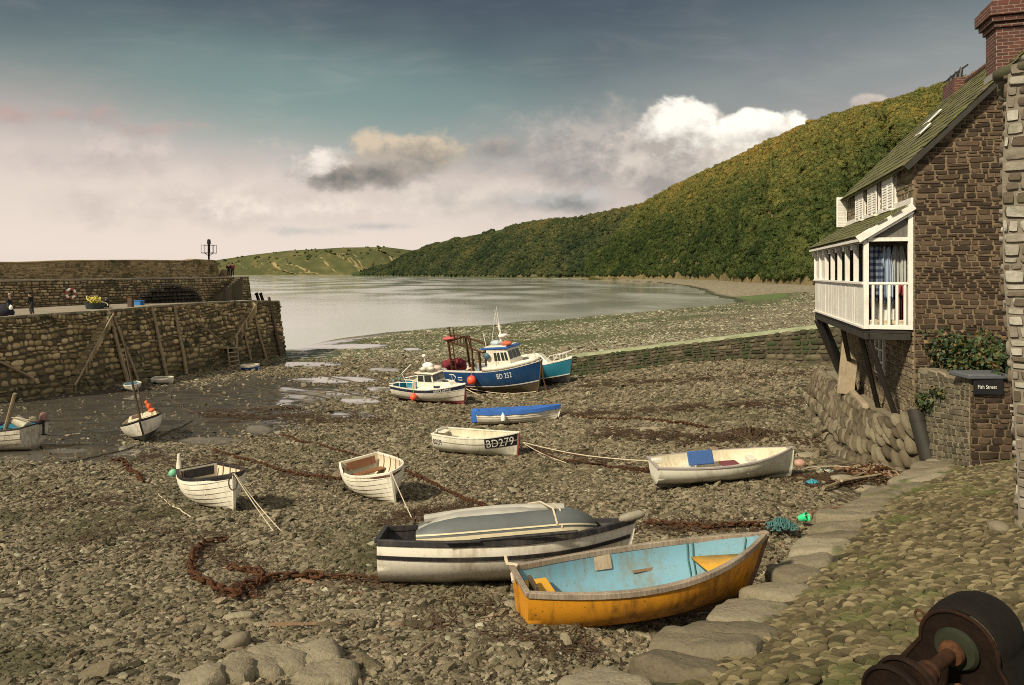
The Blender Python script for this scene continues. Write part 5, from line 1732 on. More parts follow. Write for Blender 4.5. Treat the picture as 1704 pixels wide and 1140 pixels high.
# ---- low wall, pillar and street sign
def low_wall():
    A, B = Vector((9.22, 15.2, 0)), Vector((8.73, 12.75, 0)); d = (B-A); Lw = d.length; d.normalize(); n = Vector((d.y, -d.x, 0)); n = n if n.x < 0 else -n
    root = thing('garden_wall', 'low coursed stone wall running from the house gable to the street sign', 'wall', (A.x, A.y, -4.2)); o = Vector((A.x, A.y, -4.2)); rg = random.Random(5)
    zt = lambda u: -2.2+.2*u/Lw
    zb = lambda u: float(ramp_z((A+d*u).x, (A+d*u).y))-.35
    f = lambda u, v: A+d*u+n*.16+Vector((0, 0, zb(u)+(zt(u)-zb(u))*v/2.0))-o
    mb = MB(); mb.panel(f, Lw, 2.0, lambda t: (.12, .34), lambda t: (.06, .14), .022, .12, rg, gap=.014)
    mb.grid([[f(Lw*k/8, 2.0*j/3) for k in range(9)] for j in range(4)], mi=1)
    mb.build('wall_face', [M['low'], M['low_mortar']], root, sharp=32)
    cp = MB(); u = 0
    while u < Lw-.1:
        w = rg.uniform(.3, .6); p = A+d*(u+w/2); slabn = Vector((0, 0, zt(u)+.03)); cp.box(p-n*.08+slabn-o, (w*.95, .5, rg.uniform(.09, .16)), Matrix((d, n, d.cross(n))).transposed() @ Matrix.Rotation(rg.uniform(-.08, .08), 3, 'Y')); u += w
    cp.build('coping', M['kerb'], root, bevel=.03)
    # pillar facing the ramp
    C = B+d*.02; e = Vector((.97, -.05, 0)).normalized(); zb2 = float(ramp_z(C.x+.3, C.y))-.2
    fp = lambda u, v: C+n*.16+e*u+Vector((0, 0, zb2+v))-o
    pl = MB(); Hh = -1.98-zb2
    pl.panel(fp, .75, Hh, lambda t: (.12, .3), lambda t: (.08, .15), .022, .12, rg, gap=.014)
    pl.grid([[fp(u, v) for u in (0, .75)] for v in (0, Hh)], mi=1)
    q = fp(0, Hh); pl.add([q, fp(.75, Hh), fp(.75, Hh)+Vector((0, .5, 0)), q+Vector((0, .5, 0))], [(0, 1, 2, 3)], 1)
    pl.build('pillar', [M['gable'], M['gable_mortar']], root, sharp=60)
    c2 = MB(); c2.box(fp(.3, Hh+.06)+Vector((0, .2, 0)), (.8, .6, .09)); c2.build('coping', plain('slate_cap', (.10, .105, .12), .5), root, bevel=.02)
    # sign board
    sp = C+n*.16+e*.02+Vector((0, -.05, -2.25)); sg = thing('street_sign', 'black board with small white lettering on the stone pillar', 'sign', sp)
    ex = e
    mb = MB(); mb.prism([ex*0, ex*.52, ex*.52+Vector((0, 0, .30)), Vector((0, 0, .28))], Vector((0, -.03, 0))); mb.build('board', M['black'], sg, bevel=.004)
    text_mesh('Fish Street', .10, plain('sign_white', (.80, .76, .68), .6, var=.1), sg, 'lettering', lambda x, y: ex*(.055+x)+Vector((0, -.0345, .11+y)), squeeze=.80)
    return zt


def text_mesh(s, size, mat, parent, name, fmap, thick=None, squeeze=1.0):
    cu = bpy.data.curves.new('lettering', 'FONT'); cu.body = s; cu.size = size; cu.resolution_u = 3
    ob = bpy.data.objects.new('lettering', cu); COL.objects.link(ob)
    dg = bpy.context.evaluated_depsgraph_get(); me = bpy.data.meshes.new_from_object(ob.evaluated_get(dg)); bpy.data.objects.remove(ob)
    vs = [fmap(v.co.x*squeeze, v.co.y) for v in me.vertices]; mb = MB()
    mb.add(vs, [tuple(p.vertices) for p in me.polygons]); bpy.data.meshes.remove(me)
    return mb.build(name, mat, parent, smooth=False)


low_wall()

# ---- ivy over the low wall
def ivy():
    rg = np.random.default_rng(3); n = 5200
    leaf = bpy.data.meshes.new('leaf'); leaf.from_pydata([(0, 0, 0), (.5, .35, .05), (.25, .75, -.04), (0, 1.1, .0), (-.25, .75, -.04), (-.5, .35, .05)], [], [(0, 1, 2, 3), (0, 3, 4, 5)])
    m, g, b = new_mat('ivy_leaf'); r = objrnd(g)
    g.put(b.inputs['Base Color'], g.ramp(r, [(0, (.008, .018, .006)), (.45, (.02, .042, .012)), (.75, (.05, .075, .02)), (.9, (.11, .085, .025)), (1, (.15, .08, .03))])); b.inputs['Roughness'].default_value = .5; b.inputs['Specular IOR Level'].default_value = .3
    leaf.materials.append(m)
    # clumps along the wall top and up the gable foot
    cl = []
    for k in range(46):
        t = rg.random(); x = 9.32+rg.uniform(-.05, 1.5)*(.4+.6*t); y = 15.1-2.35*t+rg.uniform(-.3, .3); zz = -2.15+rg.uniform(-.12, .75)*(1-.35*abs(t-.4))
        cl.append((x, y, zz, rg.uniform(.16, .36)))
    for k in range(12):
        cl.append((9.0-.1*k/12+rg.uniform(-.1, .1), 14.9-k*.10, -2.45-rg.uniform(0, .45)*(k < 6), .15))
    for k in range(22):
        cl.append((9.4+rg.uniform(0, 1.9), 15.15, rg.uniform(-2.4, -1.25), .3))
    cl = np.array(cl); i = rg.integers(0, len(cl), n); d = rg.normal(0, 1, (n, 3)); d /= np.linalg.norm(d, axis=1)[:, None]
    P = cl[i, :3]+d*cl[i, 3:4]*rg.uniform(.6, 1.1, (n, 1))
    c0 = np.array([9.3, 14.2, -2.2]); s = rg.uniform(.045, .10, n)
    yaw = np.arctan2(d[:, 1], d[:, 0])-np.pi/2
    rot = np.stack([rg.normal(-.9, .5, n), rg.normal(0, .5, n), yaw+rg.normal(0, .5, n)], 1)
    root = thing('ivy_bush', 'dark ivy bush tumbling over the low wall below the gable', 'ivy', (9.3, 14.2, -2.6))
    o = instancer('leaves', P-np.array([9.3, 14.2, -2.6]), rot, np.stack([s, s, s], 1), np.zeros(n, int), proto_coll('leaf_kinds', [leaf]), root)
    o['kind'] = 'stuff'
    st = MB(); rr = random.Random(1)
    for k in range(16):
        a = Vector((rr.uniform(-.05, .9), rr.uniform(-.9, .9), rr.uniform(-.1, .3))); pts = [a]
        for j in range(5): pts.append(pts[-1]+Vector((rr.uniform(-.15, .15), rr.uniform(-.15, .15), rr.uniform(.02, .16))))
        st.tube(pts, [.022-.003*j for j in range(6)], 6)
    st.build('stems', M['dark_timber'], root)


ivy()


# ---- limewashed building close on the right
def near_wall():
    root = thing('limewashed_building', 'rough patchily limewashed stone building wall at the right edge', 'building', (6.2, 8.2, -3.2)); o = Vector((6.2, 8.2, -3.2)); rg = random.Random(31)
    A = Vector((5.78, 8.0, 0))
    e = Vector((.80, -.60, 0)); back = Vector((.62, .78, 0))
    Hb = -3.6; top = lambda u: 2.35+.55*u
    def prof(z): return float(np.interp(z, [-3.6, -2.2, -1.2, 0, 1.2, 2.4], [.14, .11, .06, -.02, -.03, .03]))
    def f(u, v):
        z = Hb+v; x = prof(z)
        return A+e*(u+x)+Vector((0, 0, z))-o
    H = 7.6
    mb = MB(); mb.panel(f, 1.6, H, lambda t: (.10, .26), lambda t: (.07, .17), .03, .28, rg, keep=lambda u, v: Hb+v < top(u), gap=.014)
    mb.grid([[f(u, (top(u)-Hb-.02)*j/24) for u in (0, .4, .8, 1.2, 1.6)] for j in range(25)], mi=1)
    fb = lambda u, v: A+back*(2.2-u)+e*prof(Hb+v)+Vector((0, 0, Hb+v))-o
    mb.panel(fb, 2.2, 5.95, lambda t: (.14, .36), lambda t: (.09, .24), .035, .6, rg, gap=.02)
    mb.grid([[fb(u, 5.95*j/12) for u in (0, 2.2)] for j in range(13)], mi=1)
    mb.build('wall_face', [M['near'], stone_mat('limewash_mortar', [(0, (.16, .135, .10)), (1, (.42, .39, .33))], scale=3)], root, sharp=60)
    tp = MB(); u = -.05
    while u < 1.6:
        w = rg.uniform(.16, .3); bm = blob_pts(rg); P = A+e*(u+w/2+.06)+back*.2+Vector((0, 0, top(u)+.02))-o
        tp.add([P+Vector((p.x*w*.6, p.y*.3, p.z*.12)) for p in bm[0]], bm[1]); u += w*.9
    for k in range(7):
        w = rg.uniform(.2, .3); bm = blob_pts(rg); P = A+back*(.2+k*.3)+e*.1+Vector((0, 0, 2.38))-o
        tp.add([P+Vector((p.x*w*.6, p.y*.3, p.z*.1)) for p in bm[0]], bm[1])
    tp.build('coping', M['low'], root, sharp=0)
    # rubble and dock weeds at its foot
    for k in range(16):
        pass
    g = 'loose stones at the foot of the limewashed wall'
    rs = random.Random(6)
    for k in range(14):
        t = k/13; p = A+e*rs.uniform(-.25, .5)*1.0-Vector((.15+.25*rs.random(), .1, 0))*(.4+t*.5)+e*t*.6
        z = float(ramp_z(p.x, p.y)); bm = blob_pts(rs); s = rs.uniform(.08, .2); q = MB()
        q.add([Vector((v.x*s, v.y*s*.8, v.z*s*.6)) for v in bm[0]], bm[1]); ob = q.build('loose_stone', M['low'], sharp=0, loc=(p.x, p.y, z+s*.3)); ob.rotation_euler = (0, 0, rs.uniform(0, 3))
        tag(ob, 'mossy loose stone lying at the foot of the limewashed wall', 'stone', g)


near_wall()
# ------------------------------------------------------------------ boats
class Hull:
    def __init__(s, L, B, D, stern=.78, rake=.3, sheer_b=.22, sheer_s=.06, sm=.42, p=2.2, e_mid=2.5, e_bow=1.25, t=.03, strakes=0, dead=0., zpow=1.25, rocker=.05):
        s.__dict__.update(locals()); del s.__dict__['s']
    def bb(s, q):
        if q < s.sm: return s.B/2*(s.stern+(1-s.stern)*math.sin(math.pi/2*q/s.sm))
        return s.B/2*max(0., 1-((q-s.sm)/(1-s.sm))**s.p)
    def zs(s, q): return s.D+s.sheer_b*max(0, (q-.4)/.6)**2+s.sheer_s*max(0, (.4-q)/.4)**2
    def zk(s, q): return s.rocker*(max(0, (q-.5)/.5)**3+.6*max(0, (.3-q)/.3)**2)
    def pt(s, q, v, side=1, off=0., inset=0.):
        e = s.e_mid+(s.e_bow-s.e_mid)*float(sstep(.5, 1., q))
        w = 1-(1-v)**e
        y = max(0., s.bb(q)*w-inset)+off*(.35+.65*v)
        z = s.zk(q)+(s.zs(q)-s.zk(q))*v**s.zpow-off*(1-v)*.8
        x = s.L*(q-.5)+s.rake*(v-1)*q**5
        return Vector((x, side*y, z))
    def nrm(s, q, v, side):
        a = s.pt(min(1, q+.01), v, side)-s.pt(q-.01, v, side); b = s.pt(q, min(1, v+.02), side)-s.pt(q, v-.02, side)
        n = a.cross(b).normalized(); return n if n.y*side > 0 else -n
    def stations(s, n=26): return [1-(1-i/(n-1))**1.25 for i in range(n)]


def hull_skin(h, bands, mats, root, name='hull', v0=0.):
    """outer shell; bands: function(v mid, q mid) -> material index"""
    mb = MB(); st = h.stations(); ns = h.strakes
    if ns:
        vv = []
        for j in range(ns):
            vv += [(j/ns, .027), ((j+.55)/ns, .013), ((j+1)/ns, .0)]
    else:
        vv = [(j/14, 0.) for j in range(15)]
    def skin(side):
        for i in range(len(st)-1):
            q0, q1 = st[i], st[i+1]
            for j in range(len(vv)-1):
                (va, oa), (vb, ob) = vv[j], vv[j+1]
                fade = lambda q: max(.25, 1-max(0, (q-.8)/.2)*.75)
                P = [h.pt(q0, va, side, oa*fade(q0)), h.pt(q1, va, side, oa*fade(q1)), h.pt(q1, vb, side, ob*fade(q1)), h.pt(q0, vb, side, ob*fade(q0))]
                f = (0, 1, 2, 3) if side < 0 else (3, 2, 1, 0)
                mb.add(P, [f], bands((va+vb)/2, (q0+q1)/2))
    skin(1); skin(-1)
    # transom
    ks = [j/12 for j in range(13)]
    for j in range(12):
        a, b = ks[j], ks[j+1]
        mb.add([h.pt(0, a, 1), h.pt(0, a, -1), h.pt(0, b, -1), h.pt(0, b, 1)], [(0, 1, 2, 3)], bands((a+b)/2, -.1))
    import bmesh
    o = mb.build(name, mats, root, smooth=False)
    bm = bmesh.new(); bm.from_mesh(o.data); bmesh.ops.remove_doubles(bm, verts=bm.verts, dist=.0015); bm.to_mesh(o.data); bm.free()
    o.data.polygons.foreach_set('use_smooth', [True]*len(o.data.polygons)); o.data.set_sharp_from_angle(angle=R(30)); o.data.update()
    return o


def interior(h, vf, mat, floor_mat, root, q1=.96, name='lining', fname='floor', ribs=0, rib_mat=None):
    mb = MB(); q0 = h.t*1.2/h.L; n = 22
    qs = [q0+(q1-q0)*(1-(1-i/n)**1.2) for i in range(n+1)]; vs = [vf+(1-vf)*j/7 for j in range(8)]
    for side in (1, -1):
        mb.grid([[h.pt(q, v, side, inset=h.t) for q in qs] for v in vs], flip=(side < 0))
    a = [[h.pt(q0, v, 1, inset=h.t), h.pt(q0, v, -1, inset=h.t)] for v in vs]; mb.grid(a, flip=True)
    a = [[h.pt(q1, v, 1, inset=h.t), h.pt(q1, v, -1, inset=h.t)] for v in vs]; mb.grid(a)
    o = mb.build(name, mat, root, sharp=40)
    fl = MB(); fl.grid([[h.pt(q, vf, sd, inset=h.t)+Vector((0, 0, .004)) for q in qs] for sd in (-1, 1)]); fo = fl.build(fname, floor_mat, root)
    for k in range(ribs):
        q = .12+.74*k/(ribs-1); rb = MB()
        for side in (1, -1): rb.tube([h.pt(q, v, side, inset=h.t+.008) for v in vs], .014, 6)
        rb.build('rib', rib_mat or mat, root)
    return o, fo


def rim(h, root, mat, w=.05, hgt=.035, out=.018, transom=True, name='gunwale', top=None, q1=1.0):
    n = 30; objs = []
    mb = MB(); qs = [q1*(1-(1-i/n)**1.25) for i in range(n+1)]
    for side in (1, -1):
        rows = []
        for q in qs:
            p = h.pt(q, 1, side); yo = abs(p.y)+out; yi = max(0.0, abs(p.y)-w+out)
            rows.append([Vector((p.x, side*yo, p.z-hgt)), Vector((p.x, side*yo, p.z+.008)), Vector((p.x, side*yi, p.z+.012)), Vector((p.x, side*yi, p.z-hgt))])
        mb.grid(rows, closed=True, flip=(side > 0))
    if transom:
        a, b = h.pt(0, 1, 1), h.pt(0, 1, -1); mb.bar(a+Vector((.0, .02, -.008)), b+Vector((.0, -.02, -.008)), .06, .045)
    tip = h.pt(1, 1, 1); mb.box(tip+Vector((-.03, 0, -.01)), (.09, .07, .05))
    return mb.build(name, mat, root, bevel=.006)


def band_strip(h, root, v0, v1, mat, name, q0=0., q1=1., out=.012):
    mb = MB(); n = 30; qs = [q0+(q1-q0)*i/n for i in range(n+1)]
    for side in (1, -1):
        rows = [[h.pt(q, v, side)+h.nrm(min(q, .985), max(.05, min(.97, v)), side)*o for q in qs] for v, o in ((v0, -.004), (v0, out), (v1, out), (v1, -.004))]
        mb.grid(rows, flip=(side < 0))
    return mb.build(name, mat, root)


def thwart(h, root, q, mat, width=.2, v=.62, name='thwart', th=.03):
    mb = MB(); p = h.pt(q, v, 1, inset=h.t*.6); mb.box((p.x, 0, p.z), (width, 2*p.y, th)); return mb.build(name, mat, root, bevel=.005)


def keel(h, root, mat, dep=.06, w=.035, name='keel', skeg=0.):
    mb = MB(); qs = [i/24 for i in range(25)]; top = []; bot = []
    for q in qs: p = h.pt(q, 0, 1); top.append(Vector((p.x, 0, p.z+.01))); bot.append(Vector((p.x+.02*q, 0, p.z-dep-skeg*(max(0, .5-q)*2))))
    st = [h.pt(1, v, 1)+Vector((.0, 0, 0)) for v in (.1, .25, .45, .7, .9, 1.0)]
    top += [p-Vector((.03, 0, 0)) for p in st]; bot += [p+Vector((.035, 0, 0)) for p in st]
    for a, b in ((1, -1),):
        rows = [[p+Vector((0, w/2, 0)) for p in top], [p+Vector((0, w/2, 0)) for p in bot], [p-Vector((0, w/2, 0)) for p in bot], [p-Vector((0, w/2, 0)) for p in top]]
        mb.grid(rows)
    return mb.build(name, mat, root, sharp=30)


def hull_text(h, s, size, q, v, side, root, mat, name='lettering', panel=None, squeeze=1., pad=.04):
    """lettering wrapped on the hull; q is the bow-most end for the reading direction"""
    sg = 1 if side < 0 else -1           # starboard reads towards the bow, port towards the stern
    def fm(x, y, o=.012):
        qq = min(.985, q+sg*x/h.L); vv = min(.985, v+y/(h.D*1.05)); return h.pt(qq, vv, side)+h.nrm(qq, vv, side)*o
    o = text_mesh(s, size, mat, root, name, lambda x, y: fm(x*squeeze, y))
    if panel:
        xs = [c.co.x for c in o.data.vertices]
        wid = size*.68*len(s)*squeeze; mb = MB()
        mb.grid([[fm(-pad+(wid+2*pad)*i/14, -pad+(size*.72+2*pad)*j/4, .006) for i in range(15)] for j in range(5)], flip=(side > 0))
        mb.build('name_panel', panel, root)
    return o


def place(root, px, py, heading, roll=0., pitch=0., lift=0., at=None):
    p = ground(px, py) if at is None else Vector(at)
    root.location = p+Vector((0, 0, lift)); root.rotation_euler = slope_rot(p.x, p.y, heading, roll, pitch)
    return p


def outboard(root, h, mat_cowl, mat_leg, y=0., tilt=0., s=1.):
    p = h.pt(0, 1, 1); c = Vector((p.x-.14*s, y, p.z+.1*s)); Mx = Matrix.Rotation(R(tilt), 3, 'Y')
    mb = MB(); T = Matrix.Translation(c) @ Mx.to_4x4()
    mb.lathe([(.07*s, -.02*s), (.14*s, .03*s), (.15*s, .18*s), (.11*s, .30*s), (.04*s, .33*s)], T, 12)
    o = mb.build('outboard_cowl', mat_cowl, root)
    mb = MB(); mb.tube([c, c+Mx @ Vector((0, 0, -.6*s))], [.05*s, .04*s], 8); mb.bar(c+Mx @ Vector((-.12*s, 0, -.6*s)), c+Mx @ Vector((.08*s, 0, -.6*s)), .05*s, .06*s); mb.bar(c+Vector((.03, 0, -.05)), c+Vector((.2*s, 0, -.12*s)), .12*s, .16*s)
    mb.build('outboard_leg', mat_leg, root)


wp = paint('dinghy_white_paint', (.70, .66, .57), (.30, .235, .14), .7, .45, 2.5, grime=.16)
wp2 = paint('grp_cream_white', (.68, .66, .56), (.36, .32, .21), .7, .4, 2.2, grime=.16)
wp3 = paint('clinker_cream_paint', (.72, .68, .58), (.34, .27, .17), .6, .5, 3., grime=.16)
cream_in = paint('cream_interior', (.62, .56, .42), (.30, .22, .12), .6, .55, 3.)
antif = paint('red_antifouling', (.20, .045, .035), (.07, .03, .025), .6, .8)
black_p = paint('worn_black_paint', (.015, .014, .016), (.12, .10, .08), .45, .55)
varn = wood_mat('varnished_brown', (.10, .04, .018), (.27, .12, .055), 1.2, .5)
dkfloor = paint('dirty_bilge', (.08, .085, .05), (.03, .025, .015), .8, .8)
brownrim = paint('brown_rim', (.10, .05, .03), (.30, .22, .14), .5, .6)
navy_p = paint('navy_paint', (.012, .018, .045), (.10, .10, .11), .35, .45)
blue_p = paint('royal_blue_paint', (.018, .085, .34), (.10, .13, .2), .35, .45)
hull_blue = paint('trawler_blue', (.008, .045, .135), (.04, .075, .12), .55, .4, 1.2)
teal_p = paint('teal_paint', (.015, .16, .24), (.05, .12, .15), .5, .45, 1.5)
plain_white = plain('letter_white', (.72, .70, .66), .6, var=.15)
bottom_br = paint('weedy_bottom', (.10, .075, .04), (.04, .03, .018), .7, .85, 1.2)


# --- orange dinghy with a pale blue inside
def orange_dinghy():
    h = Hull(2.92, 1.14, .54, stern=.62, rake=.34, sheer_b=.17, sheer_s=.05, e_mid=2.5, t=.035)
    root = thing('rowing_dinghy', 'orange dinghy with pale blue interior nudging the kerb of the cobbled ramp', 'rowing boat', group='small boats lying on the beach')
    orange = paint('scuffed_orange', (.55, .235, .014), (.14, .06, .015), 1.0, .5, 2.6, grime=.12)
    lblue = paint('pale_blue_interior', (.15, .31, .40), (.18, .17, .11), .85, .55, 2.4)
    yel = paint('yellow_seat_paint', (.60, .31, .03), (.2, .10, .03), .5, .5)
    hull_skin(h, lambda v, q: 0, [orange], root)
    interior(h, .16, lblue, paint('blue_floor', (.17, .33, .33), (.13, .11, .06), .9, .7, 3), root)
    rim(h, root, wood_mat('worn_rubber_rim', (.07, .045, .03), (.40, .33, .25), 1.5, .7), .06, .05)
    keel(h, root, brownrim)
    # seats: only the yellow stern corner and bow locker remain
    s = MB(); p = h.pt(.075, .74, 1, inset=.03); s.box((h.pt(.0, .6, 1).x+.21, 0, p.z), (.34, p.y*1.9, .03)); s.box((h.pt(.0, .6, 1).x+.37, 0, p.z-.1), (.025, p.y*1.85, .18)); s.build('stern_seat', yel, root, bevel=.005)
    s = MB(); p = h.pt(.03, .5, 1); s.box((p.x+.06, 0, .40), (.03, 1.0*p.y, .3)); s.build('transom_knee', M['dark_timber'], root, bevel=.005)
    s = MB(); q = [.74, .80, .86, .93]
    s.grid([[Vector((h.pt(k, .70, 1).x, sd*h.pt(k, .74, 1, inset=.03).y, h.pt(k, .74, 1).z)) for k in q] for sd in (-1, 0, 1)]); so = s.build('bow_seat', yel, root); so.modifiers.new('t', 'SOLIDIFY').thickness = .03
    # rowlock patch, oar slot, mooring lines
    for q, w in ((.38, .2),):
        s = MB(); a = h.pt(q, .82, 1, inset=.045); s.box(a, (w, .02, .16), (R(-18), 0, 0)); s.build('wooden_patch', M['pale_timber'], root)
    s = MB(); a = h.pt(.55, .60, 1, inset=.045); s.box(a, (.3, .02, .03), (R(-25), 0, R(1))); s.build('seat_riser', M['red_timber'], root)
    s = MB(); a = h.pt(.60, .2, 1); s.box((a.x, -.1, a.z+.03), (.32, .2, .05), (0, 0, .3)); s.build('bailer', plain('dull_white_plastic', (.5, .5, .48), .5), root, bevel=.02)
    for q in (.725, .745, .93):
        s = MB(); s.tube([h.pt(q, 1, 1)+Vector((0, .02, .01))]+[h.pt(q, v, 1, inset=.05) for v in (.95, .7, .45, .25)]+[Vector((h.pt(q, .2, 1).x-.1, -.05, h.pt(q, .2, 1).z+.03))], .009, 6); s.build('mooring_line', M['rope_teal'], root)
    s = MB(); rr = random.Random(8)
    s.tube([Vector((h.pt(0, 1, 1).x+rr.uniform(-.05, .06), .5-.05*k+rr.uniform(-.04, .04), h.pt(0, 1, 1).z+.04-.012*k)) for k in range(9)], .02, 6); s.build('stern_rope', M['rope'], root)
    place(root, 1084, 1030, 13, roll=-2, pitch=10.5, lift=.05)


orange_dinghy()


# --- white and black tender carrying the inflatable
def tender():
    h = Hull(3.25, 1.42, .60, stern=.70, rake=.22, sheer_b=.10, sheer_s=.02, t=.03)
    root = thing('rowing_dinghy', 'white dinghy with two black stripes lying under the grey inflatable', 'rowing boat', group='small boats lying on the beach')
    hull_skin(h, lambda v, q: 0, [wp], root)
    interior(h, .22, black_p, dkfloor, root)
    rim(h, root, black_p, .06, .06); band_strip(h, root, .70, .76, black_p, 'stripe'); keel(h, root, wp)
    thwart(h, root, .30, varn); thwart(h, root, .62, varn)
    place(root, 850, 966, 4, roll=-1.0, pitch=.5)
    Mx = Matrix.Translation(root.location) @ root.rotation_euler.to_matrix().to_4x4()
    # oar along the far gunwale
    ob = thing('oar', 'black oar lying along the side of the striped white dinghy', 'oar', Mx @ Vector((.15, -.72, .62)), root.rotation_euler)
    s = MB(); s.tube([(-.55, 0, 0), (.62, 0, .06)], .022, 8); s.build('shaft', black_p, ob)
    s = MB(); s.box((-.75, 0, -.01), (.42, .11, .022)); s.build('blade', black_p, ob, bevel=.008)
    f = MB(); f.lathe([(.015, -.18), (.05, -.15), (.06, -.03), (.055, .10), (.035, .15), (.015, .17)], Matrix.Rotation(R(78), 4, 'Y'), 14)
    fo = f.build('fender', wp, loc=Mx @ Vector((1.58, -.10, .74))); fo.rotation_euler = root.rotation_euler; tag(fo, 'white boat fender hung at the bow of the striped dinghy', 'fender')
    # the inflatable, upside down and tilted across the dinghy
    g_ = thing('inflatable_dinghy', 'grey inflatable dinghy with cream stripe resting upside down on the white dinghy', 'inflatable boat')
    grey = plain('grey_rubber', (.105, .115, .115), .55, var=.3, scale=4); pale = plain('pale_grey_rubber', (.40, .385, .34), .6, var=.35, scale=3); cream = plain('cream_stripe', (.62, .54, .36), .6, var=.2)
    W2, Lh, r = .48, 1.12, .225
    path = []
    for k in range(11): path.append(Vector((-Lh+.3*0+2.0*Lh*k/10*.83, -W2, 0)))
    for k in range(1, 12):
        a = -math.pi/2+math.pi*k/12; path.append(Vector((Lh*.66+.36*math.cos(a)*1.15, W2*math.sin(a), .0-.10*math.cos(a)**2)))
    for k in range(11): path.append(Vector((Lh*.66-2.0*Lh*k/10*.83, W2, 0)))
    def radius(i):
        t = min(i, len(path)-1-i)/10; return r*(1 if t > .3 else (.45+.55*(t/.3)**.5))
    s = MB(); s.tube(path, [radius(i) for i in range(len(path))], 18); s.build('tube', grey, g_)
    st = MB()
    for zz, hh in ((-.02, .05), (.045, .02)):
        a = []; b = []
        for i, p in enumerate(path):
            q = path[min(i+1, len(path)-1)]-path[max(i-1, 0)]; n = Vector((q.y, -q.x, 0)).normalized(); rr = radius(i)
            def on(z):
                c = max(-.98, min(.98, z/rr)); return p+n*(rr*math.sqrt(1-c*c)+.006)+Vector((0, 0, z))
            a.append(on(zz-hh/2)); b.append(on(zz+hh/2))
        st.grid([a, b], flip=True)
    st.build('stripe', cream, g_)
    fl = MB(); rows = []
    for i in range(13):
        x = -Lh+.02+i/12*2.0*Lh*.86; rows.append([Vector((x, y*W2*1.0, (.015+(.13+.05*math.cos(y*1.5))*min(1, (i+.6)/3, (12.6-i)/3)+.05*math.sin(i/12*math.pi)))) for y in (-1, -.6, -.3, 0, .3, .6, 1)])
    fl.grid(rows, flip=False); fo = fl.build('bottom', pale, g_); fo.modifiers.new('t', 'SOLIDIFY').thickness = .03
    kb = MB(); kb.tube([Vector((-Lh+.1+i/8*1.75*Lh, 0, .20+.05*math.sin(i/8*math.pi))) for i in range(9)], .055, 8); kb.build('keel_tube', pale, g_)
    tr = MB(); tr.box((-Lh+.28, 0, .0), (.04, .62, .36)); tr.build('transom', M['black'], g_, bevel=.01)
    gl = MB()
    for x0 in (-.9, -.35):
        gl.tube([Vector((x0+.5*k/8, -W2-r-.015, -.09-.05*math.sin(k/8*math.pi))) for k in range(9)], .012, 6)
    gl.build('grab_line', M['rope'], g_)
    lb = MB(); lb.box((.62, -W2-r*.93, -.10), (.2, .02, .06), (R(25), 0, 0)); lb.build('maker_label', plain_white, g_)
    lr = MB(); lr.tube([Vector((.72, -W2-r*1.02, .05)), Vector((.70, -W2-.1, .24)), Vector((.62, 0, .30)), Vector((.5, W2, .26))], .014, 6); lr.tube([Vector((.78, -W2-r*1.02, .0)), Vector((.80, -W2-.05, .22)), Vector((.80, 0, .26))], .014, 6); lr.build('lashing', M['rope'], g_)
    g_.matrix_world = Mx @ Matrix.Translation((-.14, .09, .62)) @ Euler((R(-4), R(-2.5), R(2))).to_matrix().to_4x4() @ Matrix.Scale(.93, 4)


tender()


# --- plain white dinghy at the right
def white_dinghy():
    h = Hull(3.0, 1.25, .47, stern=.70, rake=.10, sheer_b=.12, sheer_s=.02, t=.03, e_mid=2.4)
    root = thing('rowing_dinghy', 'smooth cream white dinghy with a blue cushion lying near the boulder bank', 'rowing boat', group='small boats lying on the beach')
    hull_skin(h, lambda v, q: 0, [wp2], root); interior(h, .2, cream_in, cream_in, root); rim(h, root, paint('dull_purple_rim', (.30, .26, .25), (.5, .46, .4), .5, .5), .045, .03); keel(h, root, wp2)
    thwart(h, root, .28, wp2, .24); thwart(h, root, .58, wp2, .2)
    s = MB(); a = h.pt(0, 1, 1); s.box((a.x+.1, .1, a.z+.0), (.22, .12, .10)); s.build('motor_pad', wp2, root, bevel=.01)
    s = MB(); s.box((.55, -.1, .42), (.14, .3, .12)); s.build('locker', wp2, root, bevel=.01)
    place(root, 1206, 799, 2, roll=8, pitch=-1.5)
    Mx = Matrix.Translation(root.location) @ root.rotation_euler.to_matrix().to_4x4()
    s = MB(); s.box((0, 0, 0), (.55, .05, .30), (R(-20), 0, 0)); o = s.build('blue_cushion', plain('blue_canvas', (.04, .10, .28), .8), bevel=.02); o.matrix_world = Mx @ Matrix.Translation((-.42, .22, .45)); tag(o, 'blue cushion standing in the smooth white dinghy', 'cushion')
    s = MB(); s.box((0, 0, 0), (.35, .3, .05)); o = s.build('red_mat', plain('dark_red_mat', (.16, .04, .05), .8), bevel=.01); o.matrix_world = Mx @ Matrix.Translation((.1, -.05, .36)); tag(o, 'small dark red mat on the seat of the smooth white dinghy', 'mat')


white_dinghy()


